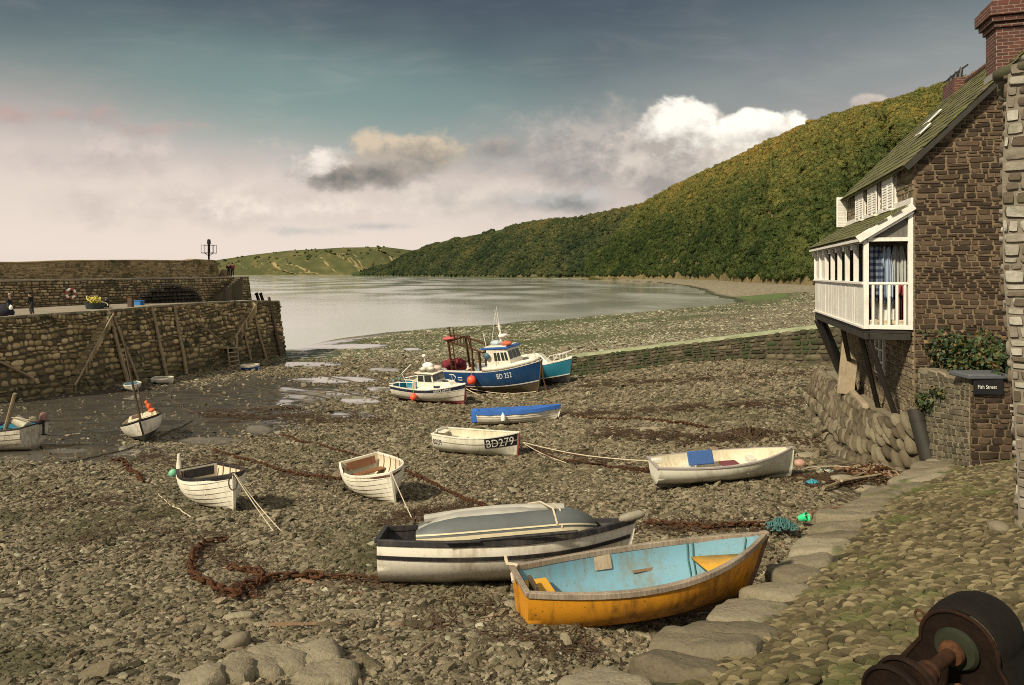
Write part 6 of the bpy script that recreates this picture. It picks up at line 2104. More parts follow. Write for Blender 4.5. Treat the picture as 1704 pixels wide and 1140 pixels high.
# --- dinghy BD279
def bd279():
    h = Hull(3.35, 1.5, .78, stern=.80, rake=.12, sheer_b=.20, sheer_s=.03, t=.035, e_mid=2.6)
    root = thing('rowing_dinghy', 'cream dinghy numbered BD279 with red keel on the shingle', 'rowing boat', group='small boats lying on the beach')
    hull_skin(h, lambda v, q: 0, [wp2], root); interior(h, .2, cream_in, dkfloor, root); rim(h, root, wp2, .07, .045); band_strip(h, root, .74, .765, paint('grey_rub', (.30, .28, .22), (.15, .12, .08), .5), 'rubbing_strake'); keel(h, root, antif, .09, .05)
    thwart(h, root, .22, cream_in, .35, .66); thwart(h, root, .5, cream_in, .26, .6)
    s = MB(); s.tube([(h.pt(.5, .6, 1).x, 0, .2), (h.pt(.5, .6, 1).x, 0, .55)], .025, 6); s.build('thwart_post', cream_in, root)
    s = MB(); p = h.pt(0, 1, 1); s.box((p.x+.2, 0, p.z-.02), (.36, .5, .05)); s.box((p.x+.03, 0, p.z+.04), (.06, .6, .12)); s.build('motor_well', wp2, root, bevel=.02)
    hull_text(h, 'BD279', .34, .675, .62, -1, root, plain_white, panel=M['black'], squeeze=.98, pad=.035)
    hull_text(h, 'BD279', .26, .015, .60, -1, root, M['black'], squeeze=.55)
    place(root, 797, 757, -24, roll=7, pitch=-1)


bd279()


# --- the two clinker dinghies
def clinker(label, px, py, heading, dark, roll, L=2.75, extra=None, B=1.36, pitch=0.):
    h = Hull(L, B, .74, stern=.74, rake=.09, sheer_b=.12, sheer_s=.05, t=.03, strakes=8, e_mid=2.35, e_bow=1.35)
    root = thing('clinker_dinghy', label, 'rowing boat', group='small boats lying on the beach')
    hull_skin(h, lambda v, q: 0, [wp3], root)
    interior(h, .24, cream_in, dkfloor, root, ribs=7, rib_mat=varn)
    rim(h, root, black_p if dark else wp3, .06, .05)
    band_strip(h, root, .90, .955, black_p if dark else brownrim, 'rubbing_strake')
    keel(h, root, wp3, .07, .05)
    m = cream_in if dark else varn
    thwart(h, root, .12, varn, .34); thwart(h, root, .42, m, .2); thwart(h, root, .70, m, .2)
    s = MB(); s.box((h.pt(.03, .8, 1).x+.02, 0, h.pt(0, .85, 1).z), (.04, 1.5*h.pt(0, .8, 1).y, .2)); s.build('transom_board', varn if not dark else black_p, root)
    for k, q in enumerate((.42, .42)):
        s = MB(); p = h.pt(q, 1, 1 if k else -1); s.tube([p+Vector((0, 0, 0)), p+Vector((0, 0, .08))], .015, 6); s.tube([p+Vector((-.05, 0, .15)), p+Vector((-.04, 0, .09)), p+Vector((.04, 0, .09)), p+Vector((.05, 0, .15))], .012, 6); s.build('rowlock', M['rust'], root)
    place(root, px, py, heading, roll, pitch)
    if extra: extra(h, root)
    return h, root


def extraA(h, root):
    s = MB(); p = h.pt(0, 1, 1); p = Vector((p.x, 0, p.z)); s.tube([p+Vector((-.03, -.40, -.22)), p+Vector((-.06, -.40, .1)), p+Vector((-.05, -.39, .36))], [.075, .055, .03], 8); s.build('rudder_post', wp3, root)
    Mx = Matrix.Translation(root.location) @ root.rotation_euler.to_matrix().to_4x4(); rr = random.Random(4); s = MB()
    for k in range(8): s.tube([Vector((rr.uniform(.0, .15)+.2*math.cos(a), rr.uniform(-.05, .05)+.16*math.sin(a), .03+.015*k)) for a in np.linspace(0, 6, 14)], .02, 5)
    o = s.build('rope_pile', M['rope'], loc=(0, 0, 0)); o.matrix_world = Mx @ Matrix.Translation((.1, 0, .52)); tag(o, 'heap of pale rope inside the clinker dinghy with the black rim', 'rope')


cA = clinker('white clinker dinghy with a black rim and an upright rudder stock, bow to the camera', 360, 843, -50, True, 9, L=2.5, B=1.26, extra=extraA, pitch=-3)
cB = clinker('white clinker dinghy with brown varnished inside and white rim, bow to the camera', 631, 826, -63, False, 13, L=2.9, B=1.45, pitch=-3)
s = MB(); p = ground(707, 801)


# --- white dinghy under a blue cover
def covered():
    h = Hull(4.45, 1.6, .76, stern=.80, rake=.28, sheer_b=.16, sheer_s=.03, t=.03, strakes=7)
    root = thing('covered_dinghy', 'white clinker boat with a blue canvas cover and blue bagged outboard', 'rowing boat', group='small boats lying on the beach')
    hull_skin(h, lambda v, q: 0, [wp3], root); keel(h, root, wp3, .09)
    canv = plain('blue_canvas_cover', (.03, .12, .42), .75, var=.3, scale=3)
    s = MB(); qs = [i/24 for i in range(25)]; rows = []
    for q in qs:
        a = h.pt(q, 1, 1).y; z = h.zs(q); r = []
        for k in range(-6, 7):
            t = k/6; sag = .13*(1-t*t)*(math.sin(q*3.1)*1.2-.3)-.0; wr = .025*math.sin(q*26+t*2)+.02*math.sin(t*9+q*8)
            if abs(k) == 6: r.append(Vector((h.pt(q, .9, 1).x, math.copysign(h.pt(q, 1, 1).y+.05+.006*math.sin(q*50), t), h.pt(q, .84+.02*math.sin(q*31), 1).z)))
            else: r.append(Vector((h.pt(q, 1, 1).x, (a+.05)*t*6/5, z+.03+sag*.5+wr*(1-t*t))))
        rows.append(r)
    s.grid(rows, flip=False); c = s.build('cover', canv, root, sharp=60)
    s = MB(); p = h.pt(0, 1, 1); s.lathe([(.12, -.62), (.24, -.55), (.26, -.2), (.24, .05), (.12, .16), (.02, .18)], Matrix.Translation((p.x-.14, -.15, p.z-.02)), 12); s.build('outboard_bag', canv, root)
    s = MB(); s.lathe([(.02, -.16), (.12, -.12), (.13, .1), (.06, .2), (.015, .3)], Matrix.Translation(h.pt(.33, .66, -1)+Vector((0, -.13, 0))), 12); f = s.build('side_fender', M['white_plastic'], root)
    place(root, 866, 705, -9, roll=3, pitch=-4)


covered()


# --- three tiny dinghies by the pier
def tiny(label, px, py, heading, L, B, outer, inner, lower=None, roll=0, plate=False):
    h = Hull(L, B, .55, stern=.72, rake=.1, sheer_b=.08, sheer_s=.03, t=.04, p=2.8)
    root = thing('small_dinghy', label, 'rowing boat', group='small boats lying on the beach')
    hull_skin(h, lambda v, q: 1 if (lower and v < .7) else 0, [outer, lower or outer], root); interior(h, .3, inner, inner, root); rim(h, root, outer, .10, .07); thwart(h, root, .45, outer, .25); keel(h, root, outer)
    if plate:
        p = h.pt(.2, .5, -1); s = MB(); s.box(p+Vector((0, -.02, 0)), (.28, .03, .22), (R(15), 0, 0)); s.build('number_plate', M['black'], root)
    place(root, px, py, heading, roll)


tiny('tiny white dinghy with a pale blue inside beside the quay foot', 222, 650, -55, 2.2, 1.25, wp, plain('pale_blue_paint', (.22, .42, .50), .5), roll=8)
tiny('tiny round white dinghy with a dark square on its side by the quay foot', 272, 639, 8, 1.7, 1.25, wp, paint('grey_inside', (.40, .38, .32), (.15, .12, .08), .6), roll=7, plate=True)
tiny('tiny white dinghy with a dark blue bottom on the mud below the pier head', 417, 616, 10, 1.75, 1.1, wp, cream_in, blue_p, roll=6)


# --- small sailing boat with two bare masts
def sailing():
    h = Hull(4.3, 1.75, .95, stern=.66, rake=.16, sheer_b=.18, sheer_s=.05, t=.05)
    root = thing('sailing_boat', 'small white sailing boat with two thin bare masts on the wet mud', 'sailing boat')
    hull_skin(h, lambda v, q: 1 if v < .42 else (2 if v > .9 else 0), [wp, black_p, black_p], root)
    interior(h, .62, cream_in, cream_in, root); rim(h, root, black_p, .08, .05); keel(h, root, black_p, .14, .08)
    s = MB(); qs = [.60+.38*i/8 for i in range(9)]; s.grid([[Vector((h.pt(q, .97, 1).x, t*h.pt(q, .97, 1).y, h.pt(q, .97, 1).z+.05*(1-t*t))) for q in qs] for t in (-1, -.5, 0, .5, 1)]); s.build('foredeck', cream_in, root)
    s = MB(); s.box((-.45, 0, .98), (1.7, 1.0, .12)); s.build('cabin_top', cream_in, root, bevel=.04)
    s = MB(); s.box((-.3, -.2, 1.06), (1.2, .3, .06)); s.build('hatch', brownrim, root, bevel=.01)
    s = MB(); s.tube([(1.2, 0, .5), (1.35, .1, 2.7), (1.5, .25, 5.2)], [.055, .05, .03], 8); s.build('mast', M['dark_timber'], root)
    s = MB(); s.tube([(-1.2, .1, .8), (-1.1, .2, 2.4)], [.04, .025], 8); s.build('mizzen_mast', M['dark_timber'], root)
    s = MB(); s.tube([(-1.1, .2, 2.3), (-.2, .1, 1.0)], .012, 5); s.tube([(1.5, .25, 5.1), (2.1, 0, 1.15)], .010, 5); s.tube([(1.45, .2, 4.6), (.7, .8, 1.0)], .010, 5); s.build('rigging', M['rope_dark'], root)
    s = MB(); s.ball((-.85, .5, 1.1), .2, sq=(1.6, .8, .5)); s.ball((-1.35, .42, 1.28), .16, sq=(1.4, .8, 1.0)); s.ball((-1.7, .36, 1.45), .1, sq=(1.2, .8, 1.0)); 
    place(root, 243, 729, -62, roll=15)
    o = s.build('orange_buoyancy_bag', plain('orange_cloth', (.72, .14, .05), .8, var=.4)); o.matrix_world = Matrix.Translation(root.location) @ root.rotation_euler.to_matrix().to_4x4(); tag(o, 'orange bundle draped on the deck of the two-masted boat', 'bundle')


sailing()


# --- open fishing boat cut by the left edge
def left_boat():
    h = Hull(4.6, 1.85, .95, stern=.80, rake=.25, sheer_b=.2, sheer_s=.10, t=.05, strakes=6)
    root = thing('open_fishing_boat', 'open cream fishing boat with a leaning wooden mast at the left edge', 'fishing boat')
    hull_skin(h, lambda v, q: 0, [paint('stained_working_paint', (.50, .46, .37), (.13, .10, .07), .95, .55, 3., grime=.3)], root); interior(h, .35, teal_p, paint('grey_white_floor', (.45, .47, .45), (.2, .2, .18), .6), root); rim(h, root, black_p, .08, .06); keel(h, root, antif, .1)
    thwart(h, root, .35, teal_p, .3); thwart(h, root, .7, teal_p, .3)
    s = MB(); s.tube([(-1.2, .3, .35), (-1.55, .42, 1.3), (-1.95, .55, 2.35)], [.085, .075, .06], 8); s.build('mast', M['grey_timber'], root)
    s = MB(); s.tube([(-1.6, .42, 1.4), (-2.5, .45, 1.3)], .02, 6); s.build('spar', M['pale_timber'], root)
    s = MB(); p = h.pt(0, 1, 1); T = Matrix.Translation((p.x+.35, .25, p.z+.1)) @ Matrix.Rotation(R(60), 4, 'Y'); s.lathe([(.1, -.3), (.19, -.26), (.2, .25), (.1, .3)], T, 12); s.build('engine_box', paint('dirty_cream', (.5, .47, .36), (.2, .15, .08), .6), root)
    outboard(root, h, plain('faded_red_cowl', (.24, .13, .11), .5, var=.4), M['black'], y=-.3, s=.95)
    s = MB(); s.box((-.2, -.5, .92), (.5, .3, .1)); s.build('cloth_bundle', plain('purple_cloth', (.10, .02, .05), .8), root, bevel=.03)
    place(root, -34, 750, 176, roll=-7)
    Mx = Matrix.Translation(root.location) @ root.rotation_euler.to_matrix().to_4x4()
    q = Mx @ Vector((.35, .3, .78)); crate('fish_box', 'bright blue fish box sitting in the open boat at the left edge', q, (.62, .45, .36), (.03, .14, .62), .2)


left_boat()


# --- small white cabin boat
def cabin_boat():
    h = Hull(5.9, 2.35, 1.15, stern=.76, rake=.28, sheer_b=.36, sheer_s=.05, t=.06, e_mid=2.3, strakes=0)
    root = thing('motor_boat', 'white cabin boat with a navy band, red floats and a blue cockpit', 'motor boat', group='cabin boats aground in the harbour')
    hull_skin(h, lambda v, q: 1 if v < .26 else (2 if v > .80 else 0), [wp, antif, navy_p], root)
    interior(h, .5, teal_p, paint('pale_blue_sole', (.30, .45, .50), (.2, .2, .18), .5), root, q1=.9)
    rim(h, root, wp, .12, .05); band_strip(h, root, .795, .82, wp, 'white_line'); band_strip(h, root, .52, .545, paint('drab_strake_paint', (.25, .22, .16), (.12, .1, .07), .5), 'rubbing_strake'); keel(h, root, antif, .28, .09)  # rubbing strake in a dull brown-grey
    # deck forward
    s = MB(); qs = [.42+.575*i/14 for i in range(15)]
    s.grid([[Vector((h.pt(q, .985, 1).x, t*h.pt(q, .985, 1).y, h.pt(q, .985, 1).z+.10*(1-t*t))) for q in qs] for t in (-1, -.6, -.3, 0, .3, .6, 1)]); s.build('foredeck', wp, root)
    # trunk and wheelhouse
    z0 = 1.14
    def house(x0, x1, w0, w1, z, hgt, rake_f, rake_a, tw, mat, name):
        b = [(x0, -w0/2), (x1, -w1/2), (x1, w1/2), (x0, w0/2)]; t = [(x0+rake_a, -w0/2*tw), (x1-rake_f, -w1/2*tw), (x1-rake_f, w1/2*tw), (x0+rake_a, w0/2*tw)]
        mb = MB(); mb.add([(x, y, z) for x, y in b]+[(x, y, z+hgt) for x, y in t], [(0, 1, 5, 4), (1, 2, 6, 5), (2, 3, 7, 6), (3, 0, 4, 7), (4, 5, 6, 7)])
        return mb.build(name, mat, root, bevel=.03), b, t
    trunk, _, _ = house(.75, 2.15, 1.45, .75, 1.22, .36, .35, 0, .88, wp, 'cabin_trunk')
    wh, b, t = house(-.62, .85, 1.62, 1.42, z0, 1.02, .22, .05, .92, wp, 'wheelhouse')
    rf = MB(); rf.box((.08, 0, z0+1.06), (1.65, 1.66, .07)); rf.build('wheelhouse_roof', wp, root, bevel=.03)
    def pane(A, B, C, D, u0, u1, v0, v1, out, par):
        A, B, C, D = map(Vector, (A, B, C, D)); n = (B-A).cross(D-A).normalized()*out
        g = lambda u, v: (A.lerp(B, u)).lerp(D.lerp(C, u), v)+n
        q = MB(); q.prism([g(u0, v0), g(u1, v0), g(u1, v1), g(u0, v1)], n.normalized()*.012)
        return q.build('window', M['glass'], par)
    Bp = [(x, y, z0) for x, y in b]; Tp = [(x, y, z0+1.02) for x, y in t]
    for u0, u1 in ((.08, .42), (.50, .92)): pane(Bp[0], Bp[1], Tp[1], Tp[0], u0, u1, .48, .88, .012, wh); pane(Bp[2], Bp[3], Tp[3], Tp[2], u0, u1, .48, .88, .012, wh)
    for u0, u1 in ((.05, .33), (.37, .63), (.67, .95)): pane(Bp[1], Bp[2], Tp[2], Tp[1], u0, u1, .50, .9, .012, wh)
    s = MB(); s.lathe([(.20, 0), (.20, .02)], Matrix.Translation((1.32, -.1, 1.60)) @ Matrix.Diagonal((1.3, 1, 1, 1)), 14); s.build('deck_hatch', M['glass'], trunk)
    s = MB(); s.box((1.0, -.66, 1.30), (.45, .2, .16)); s.build('mooring_bag', navy_p, root, bevel=.03)
    # things on the roof
    fd = [((-.2, .1, 2.55), .34, M['white_plastic'], 'round white fender on the cabin boat roof, the biggest'), ((.35, -.35, 2.42), .27, wp2, 'cream bag at the front of the cabin boat roof'), ((-.25, -.45, 2.38), .25, wp2, 'cream bag at the near edge of the cabin boat roof'), ((.45, .3, 2.40), .26, paint('pinkish_bag', (.55, .42, .38), (.3, .2, .18), .5), 'pinkish bag at the far side of the cabin boat roof'), ((-.62, -.1, 2.32), .2, navy, 'navy bag at the back of the cabin boat roof')]
    # cockpit: rails, engine hatch, helm
    s = MB()
    for side in (1, -1):
        s.tube([h.pt(q, 1, side)+Vector((0, 0, .12+.34*math.sin(min(1, q/.36)*math.pi*.5)*1)) for q in np.linspace(.0, .40, 9)], .03, 6)
        for q in (.06, .18, .3): s.tube([h.pt(q, 1, side), h.pt(q, 1, side)+Vector((0, 0, .12+.34*math.sin(min(1, q/.36)*math.pi*.5)))], .022, 6)
    s.build('stern_rail', M['white_plastic'], root)
    s = MB(); s.box((-1.25, .25, 1.0), (.75, .8, .9), (0, .15, .2)); s.build('engine_cover', paint('cream_engine_box', (.55, .50, .38), (.2, .16, .1), .5), root, bevel=.04)
    s = MB(); s.box((-.70, -.35, 1.05), (.12, .75, 1.0)); s.box((-.70, .45, 1.05), (.10, .6, 1.0)); s.build('cabin_door', teal_p, root, bevel=.02)
    s = MB(); s.tube([(-2.3, .2, 1.15), (-2.6, .1, 1.85), (-1.9, .4, 2.5)], .03, 6); s.build('davit', M['white_plastic'], root)
    s = MB(); s.tube([(-.6, .4, 2.2), (-.75, .42, 3.1)], .025, 6); s.ball((-.75, .42, 3.15), .14, sq=(1.1, 1.1, .9)); s.build('mast_light', M['white_plastic'], root)
    for k in range(2): outboard(root, h, paint('bluegrey_leg', (.12, .2, .26), (.3, .3, .28), .5), M['rust'], y=(-.3, .35)[k], tilt=0, s=.7)
    hull_text(h, 'JESSICA HETTIE', .19, .66, .835, -1, root, plain_white, squeeze=.88)
    place(root, 719, 669, -30, roll=9, pitch=-1)
    Mx = Matrix.Translation(root.location) @ root.rotation_euler.to_matrix().to_4x4()
    for c, r, m, lab in fd:
        q = MB(); q.ball((0, 0, 0), r, sq=(1.3, 1, .72)); o = q.build('roof_fender' if 'fender' in lab else 'gear_bag', m); o.matrix_world = Mx @ Matrix.Translation(c); tag(o, lab, 'fender' if 'fender' in lab else 'bag')
    q = MB(); q.ball((0, 0, 0), .24, 16, 10); q.tube([(0, 0, .2), (0, .06, .75)], .02, 6); o = q.build('round_float', M['orange_float'], loc=Mx @ (h.pt(.40, .58, -1)+Vector((0, -.24, .05)))); tag(o, 'round orange float hanging on the side of the white cabin boat', 'float')
    q = MB(); q.tube([(-.9, 0, 0), (-.3, .0, .12), (.25, 0, .08)], [.1, .3, .12], 10); q.ball((0, 0, .16), .42, sq=(1.1, .8, .6)); o = q.build('sail_bundle', plain('dark_red_tarpaulin', (.20, .02, .03), .8, var=.4)); o.matrix_world = Mx @ Matrix.Translation((.15, 1.15, 2.55)) @ Matrix.Rotation(R(30), 4, 'Z')
    return root, Mx


CB = cabin_boat()
bpy.data.objects.remove([o for o in bpy.data.objects if o.name == 'sail_bundle'][0])


# --- the blue trawler BD 252
def trawler():
    h = Hull(9.1, 3.1, 2.05, stern=.78, rake=.85, sheer_b=.55, sheer_s=.0, t=.10, e_mid=2.7, e_bow=1.5, p=2.7, sm=.5)
    root = thing('fishing_trawler', 'large blue fishing boat numbered BD 252 with a rusty stern gantry and white wheelhouse', 'fishing boat', group='cabin boats aground in the harbour')
    hull_skin(h, lambda v, q: 1 if v < .46 else 0, [hull_blue, bottom_br], root)
    band_strip(h, root, .455, .485, wp, 'waterline_stripe'); rim(h, root, paint('white_rail', (.62, .60, .56), (.3, .22, .14), .5), .16, .10)
    interior(h, .80, wp, paint('work_deck', (.42, .40, .36), (.2, .15, .1), .6), root, q1=.62, name='bulwark', fname='deck'); keel(h, root, bottom_br, .25, .16)
    s = MB(); qs = [.50+.49*i/14 for i in range(15)]
    s.grid([[Vector((h.pt(q, .985, 1).x, t*h.pt(q, .985, 1).y*1.0, h.pt(q, .985, 1).z+.22*(1-t*t)+.06)) for q in qs] for t in (-1, -.6, -.3, 0, .3, .6, 1)]); s.build('foredeck', wp, root)
    s = MB(); s.grid([[h.pt(q, 1, sd)+Vector((0, sd*.02, z)) for q in qs] for sd, z in ((-1, -.05), (-1, .28))]); s.grid([[h.pt(q, 1, 1)+Vector((0, .02, z)) for q in qs] for z in (-.05, .28)]); o = s.build('whaleback', wp, root); o.modifiers.new('t', 'SOLIDIFY').thickness = .05
    z0 = 2.1
    def loft(b, t, z, hgt, name, mat, bev=.04):
        mb = MB(); mb.add([(x, y, z) for x, y in b]+[(x, y, z+hgt) for x, y in t], [(0, 1, 5, 4), (1, 2, 6, 5), (2, 3, 7, 6), (3, 0, 4, 7), (4, 5, 6, 7)]); return mb.build(name, mat, root, bevel=bev)
    b = [(.15, -1.1), (2.3, -.80), (2.3, .80), (.15, 1.1)]; t = [(.2, -1.02), (1.95, -.72), (1.95, .72), (.2, 1.02)]
    wh = loft(b, t, z0, 1.5, 'wheelhouse', wp)
    s = MB(); s.prism([(-.25, -1.12, z0+1.5), (2.15, -.85, z0+1.5), (2.3, 0, z0+1.5), (2.15, .85, z0+1.5), (-.25, 1.12, z0+1.5)], (0, 0, .11)); s.build('wheelhouse_roof', blue_p, root, bevel=.02)
    s = MB(); s.prism([(-.0, -.95, z0+1.612), (1.9, -.7, z0+1.612), (1.9, .7, z0+1.612), (0, .95, z0+1.612)], (0, 0, .09)); s.build('roof_top', wp, root, bevel=.03)
    def pane(A, B, C, D, u0, u1, v0, v1, par):
        A, B, C, D = map(Vector, (A, B, C, D)); n = (B-A).cross(D-A).normalized()
        g = lambda u, v: (A.lerp(B, u)).lerp(D.lerp(C, u), v)+n*.012
        q = MB(); q.prism([g(u0, v0), g(u1, v0), g(u1, v1), g(u0, v1)], n*.012); q.build('window', M['glass'], par)
    Bp = [(x, y, z0) for x, y in b]; Tp = [(x, y, z0+1.5) for x, y in t]
    for u0, u1 in ((.36, .48), (.52, .62), (.68, .80), (.84, .95)): pane(Bp[0], Bp[1], Tp[1], Tp[0], u0, u1, .42, .82, wh); pane(Bp[2], Bp[3], Tp[3], Tp[2], 1-u1, 1-u0, .42, .82, wh)
    for u0, u1 in ((.06, .33), (.37, .63), (.67, .94)): pane(Bp[1], Bp[2], Tp[2], Tp[1], u0, u1, .45, .86, wh)
    s = MB(); s.ball((.35, -1.2, z0+1.05), .26, sq=(1, .6, 1)); s.build('blue_float', plain('slate_blue_float', (.07, .14, .19), .5), root)
    # mast, radar, aerials
    s = MB(); s.tube([(1.0, 0, z0+1.6), (1.0, 0, z0+3.3)], [.10, .08], 8); s.tube([(1.0, 0, z0+3.2), (1.0, 0, z0+4.6)], [.025, .015], 6); s.tube([(.75, .1, z0+3.0), (.72, .1, z0+4.4)], .015, 6); s.tube([(.75, 0, z0+3.1), (1.2, 0, z0+3.1)], .03, 6); s.tube([(.8, 0, z0+4.2), (-.15, .2, z0+1.7)], .014, 5); s.tube([(.72, .1, z0+4.1), (.2, -.3, z0+1.7)], .014, 5); s.tube([(-.25, -.4, z0+1.6), (-.35, -.4, z0+2.7)], .03, 6); s.build('mast', M['white_plastic'], root)
    s = MB(); s.lathe([(.3, 0), (.36, .05), (.36, .14), (.26, .2)], Matrix.Translation((1.3, -.1, z0+2.3)), 14); s.bar((1.0, 0, z0+2.25), (1.35, 0, z0+2.25), .1, .06); s.build('radar', M['white_plastic'], root)
    s = MB(); s.ball((.55, -.1, z0+1.85), .36, sq=(1.5, .9, .6)); s.build('roof_raft', plain('blue_white_canister', (.45, .52, .58), .5, var=.5), root)
    # stern gantry
    s = MB()
    for y in (-1.05, 1.05): s.tube([(-3.55, y, 1.8), (-3.55, y, 4.35)], .09, 8); s.tube([(-3.1, y, 1.8), (-3.1, y, 4.3)], .05, 8)
    for y in (-1.0, 1.0): s.tube([(-3.7, y, 4.35), (-2.0, y*.9, 3.9), (-.35, y*.8, 3.35)], .075, 8); s.tube([(-1.6, y*.8, 1.9), (-1.35, y*.8, 3.75)], .065, 8)
    s.tube([(-3.55, -1.05, 4.35), (-3.55, 1.05, 4.35)], .08, 8); s.tube([(-.8, -.8, 1.9), (-.7, -.8, 3.5)], .10, 8); s.tube([(-.35, -.85, 3.35), (-.35, .85, 3.35)], .06, 8)
    for k in range(6): s.tube([(-3.3+.32*k, -.95, 4.25-.09*k), (-3.25+.32*k, -.9, 4.85-.03*k)], .035, 6)
    s.tube([(-3.4, -.95, 4.85), (-1.6, -.85, 4.65)], .035, 6); s.tube([(-1.6, -.85, 4.65), (-1.45, -.85, 3.8)], .05, 6); s.tube([(-3.35, -.9, 4.3), (-3.35, -.9, 5.5)], .05, 6); s.tube([(-2.95, -.9, 4.3), (-2.95, -.9, 5.3)], .05, 6)
    for k in range(3): s.tube([(-3.55, -1.05, 2.3+.5*k), (-3.1, -1.05, 2.3+.5*k)], .035, 6)
    s.build('gantry', M['rust'], root)
    s = MB(); s.lathe([(.2, 0), (.3, .05), (.3, .4), (.2, .46)], Matrix.Translation((-2.2, -.3, 1.72)) @ Matrix.Rotation(R(90), 4, 'X') @ Matrix.Translation((0, 0, -.2)), 12); s.build('winch', M['rust'], root)
    s = MB()
    for a, b in (((-3.5, -1.0, 4.4), (1.0, 0, z0+3.2)), ((-3.5, 1.0, 4.4), (1.0, 0, z0+3.2)), ((1.0, 0, z0+3.3), (4.1, 0, 2.9)), ((1.0, 0, z0+3.0), (1.2, -1.3, 2.2)), ((1.0, 0, z0+3.0), (1.2, 1.3, 2.2))): s.tube([a, b], .012, 5)
    s.build('rigging', M['rope_dark'], root)
    s = MB()
    for x, y in ((-1.2, -.5), (-1.15, .2), (-1.9, .6)): s.box((x, y, 1.86), (.6, .45, .34), (0, 0, .2*x))
    s.build('fish_boxes', plain('grey_blue_boxes', (.25, .32, .36), .6), root, bevel=.02)
    # scupper frames
    s = MB(); q0 = .13
    def on(q, v, o=.02): return h.pt(q, v, -1)+h.nrm(q, v, -1)*o
    s.tube([on(.10, .88), on(.15, .88), on(.175, .80), on(.15, .70), on(.10, .68)], .03, 6); s.tube([on(.125, .86), on(.125, .72)], .02, 6)
    s.tube([on(.205, .80), on(.25, .80), on(.25, .71), on(.205, .71)], .03, 6, closed=True); s.build('freeing_port_frames', M['white_plastic'], root)
    hull_text(h, 'BD 252', .46, .64, .735, -1, root, plain_white, squeeze=.9)
    place(root, 830, 654, -38, roll=6, pitch=1)
    Mx = Matrix.Translation(root.location) @ root.rotation_euler.to_matrix().to_4x4()
    q = MB(); q.ball((0, 0, 0), .36, 16, 10); q.tube([(0, 0, .3), (0, .1, 1.0)], .02, 6); o = q.build('round_float', M['orange_float'], loc=Mx @ (h.pt(.40, .76, -1)+Vector((0, -.36, 0)))); tag(o, 'large round orange float hanging on the side of the blue trawler', 'float')
    q = MB(); q.ball((0, 0, 0), .5, sq=(1.3, 1.0, .38)); o = q.build('tyre_bundle', plain('pink_red_canvas', (.42, .10, .09), .7, var=.4)); o.matrix_world = Mx @ Matrix.Translation((-3.65, -.75, 4.55)); tag(o, 'faded red and white raft bundle on top of the rusty gantry', 'bundle')
    q = MB(); [q.add([Vector((v.x*.42+a, v.y*.36+b, v.z*.3+c)) for v in bp_[0]], bp_[1]) for bp_, a, b, c in ((blob_pts(random.Random(i)), .55*math.sin(i*2.1), .4*math.cos(i*1.7), .28*math.sin(i*1.3)-.12) for i in range(9))]; o = q.build('net_heap', plain('maroon_net', (.17, .018, .03), .85, var=.5)); o.matrix_world = Mx @ Matrix.Translation((-3.85, -.4, 2.45)); tag(o, 'heap of maroon fishing net at the stern of the blue trawler', 'net')
    q = MB(); q.ball((0, 0, 0), .34, sq=(1.4, .9, .6)); o = q.build('roof_bundle', plain('orange_red_tarp', (.55, .12, .06), .7, var=.4)); o.matrix_world = Mx @ Matrix.Translation((1.75, -.35, z0+1.82)); tag(o, 'orange red bundle on the wheelhouse roof of the trawler', 'bundle')
    # warps under the hull
    for k, (a, b, c) in enumerate((((763, 637), (800, 657), (838, 663)), ((775, 640), (820, 652), (871, 661)))):
        pass
    return h, root, Mx


TR = trawler()


# --- teal boat behind
def teal_boat():
    h = Hull(6.6, 2.5, 1.65, stern=.8, rake=.6, sheer_b=.35, sheer_s=0, t=.08, e_mid=2.5)
    root = thing('motor_boat', 'teal blue boat with white foredeck and bow rail behind the trawler', 'motor boat', group='cabin boats aground in the harbour')
    hull_skin(h, lambda v, q: 1 if v < .42 else 0, [teal_p, black_p], root); band_strip(h, root, .42, .455, wp, 'waterline_stripe'); rim(h, root, wp, .12, .09); keel(h, root, black_p, .2, .12)
    s = MB(); qs = [i/20*.995 for i in range(21)]
    s.grid([[Vector((h.pt(q, .985, 1).x, t*h.pt(q, .985, 1).y, h.pt(q, .985, 1).z+.14*(1-t*t))) for q in qs] for t in (-1, -.6, -.3, 0, .3, .6, 1)]); s.build('foredeck', wp, root)
    mb = MB(); b = [(-.9, -.85), (1.5, -.6), (1.5, .6), (-.9, .85)]; t = [(-.8, -.7), (.6, -.48), (.6, .48), (-.8, .7)]
    mb.add([(x, y, 1.72) for x, y in b]+[(x, y, 2.65) for x, y in t], [(0, 1, 5, 4), (1, 2, 6, 5), (2, 3, 7, 6), (3, 0, 4, 7), (4, 5, 6, 7)]); c = mb.build('cabin', wp, root, bevel=.05)
    q = MB(); q.prism([(-.6, -.815, 2.05), (.5, -.66, 2.05), (.35, -.60, 2.42), (-.6, -.735, 2.42)], (0, -.015, 0)); q.build('window', M['glass'], c)
    s = MB()
    for side in (1, -1):
        s.tube([h.pt(.68, 1, side)]+[h.pt(qq, 1, side)+Vector((.05, 0, .52)) for qq in (.76, .86, .94)]+[h.pt(1, 1, 1)+Vector((.1, 0, .55))], .03, 6)
        for qq in (.80, .9): s.tube([h.pt(qq, 1, side), h.pt(qq, 1, side)+Vector((.05, 0, .52))], .022, 6)
    s.build('bow_rail', M['white_plastic'], root)
    s = MB(); s.lathe([(.16, 0), (.16, .03)], Matrix.Translation((2.1, -.15, 1.93)), 12); s.build('deck_hatch', M['glass'], root)
    at = ground(893, 651); 
    place(root, 893, 643, -22, roll=-4, lift=-.02)


teal_boat()
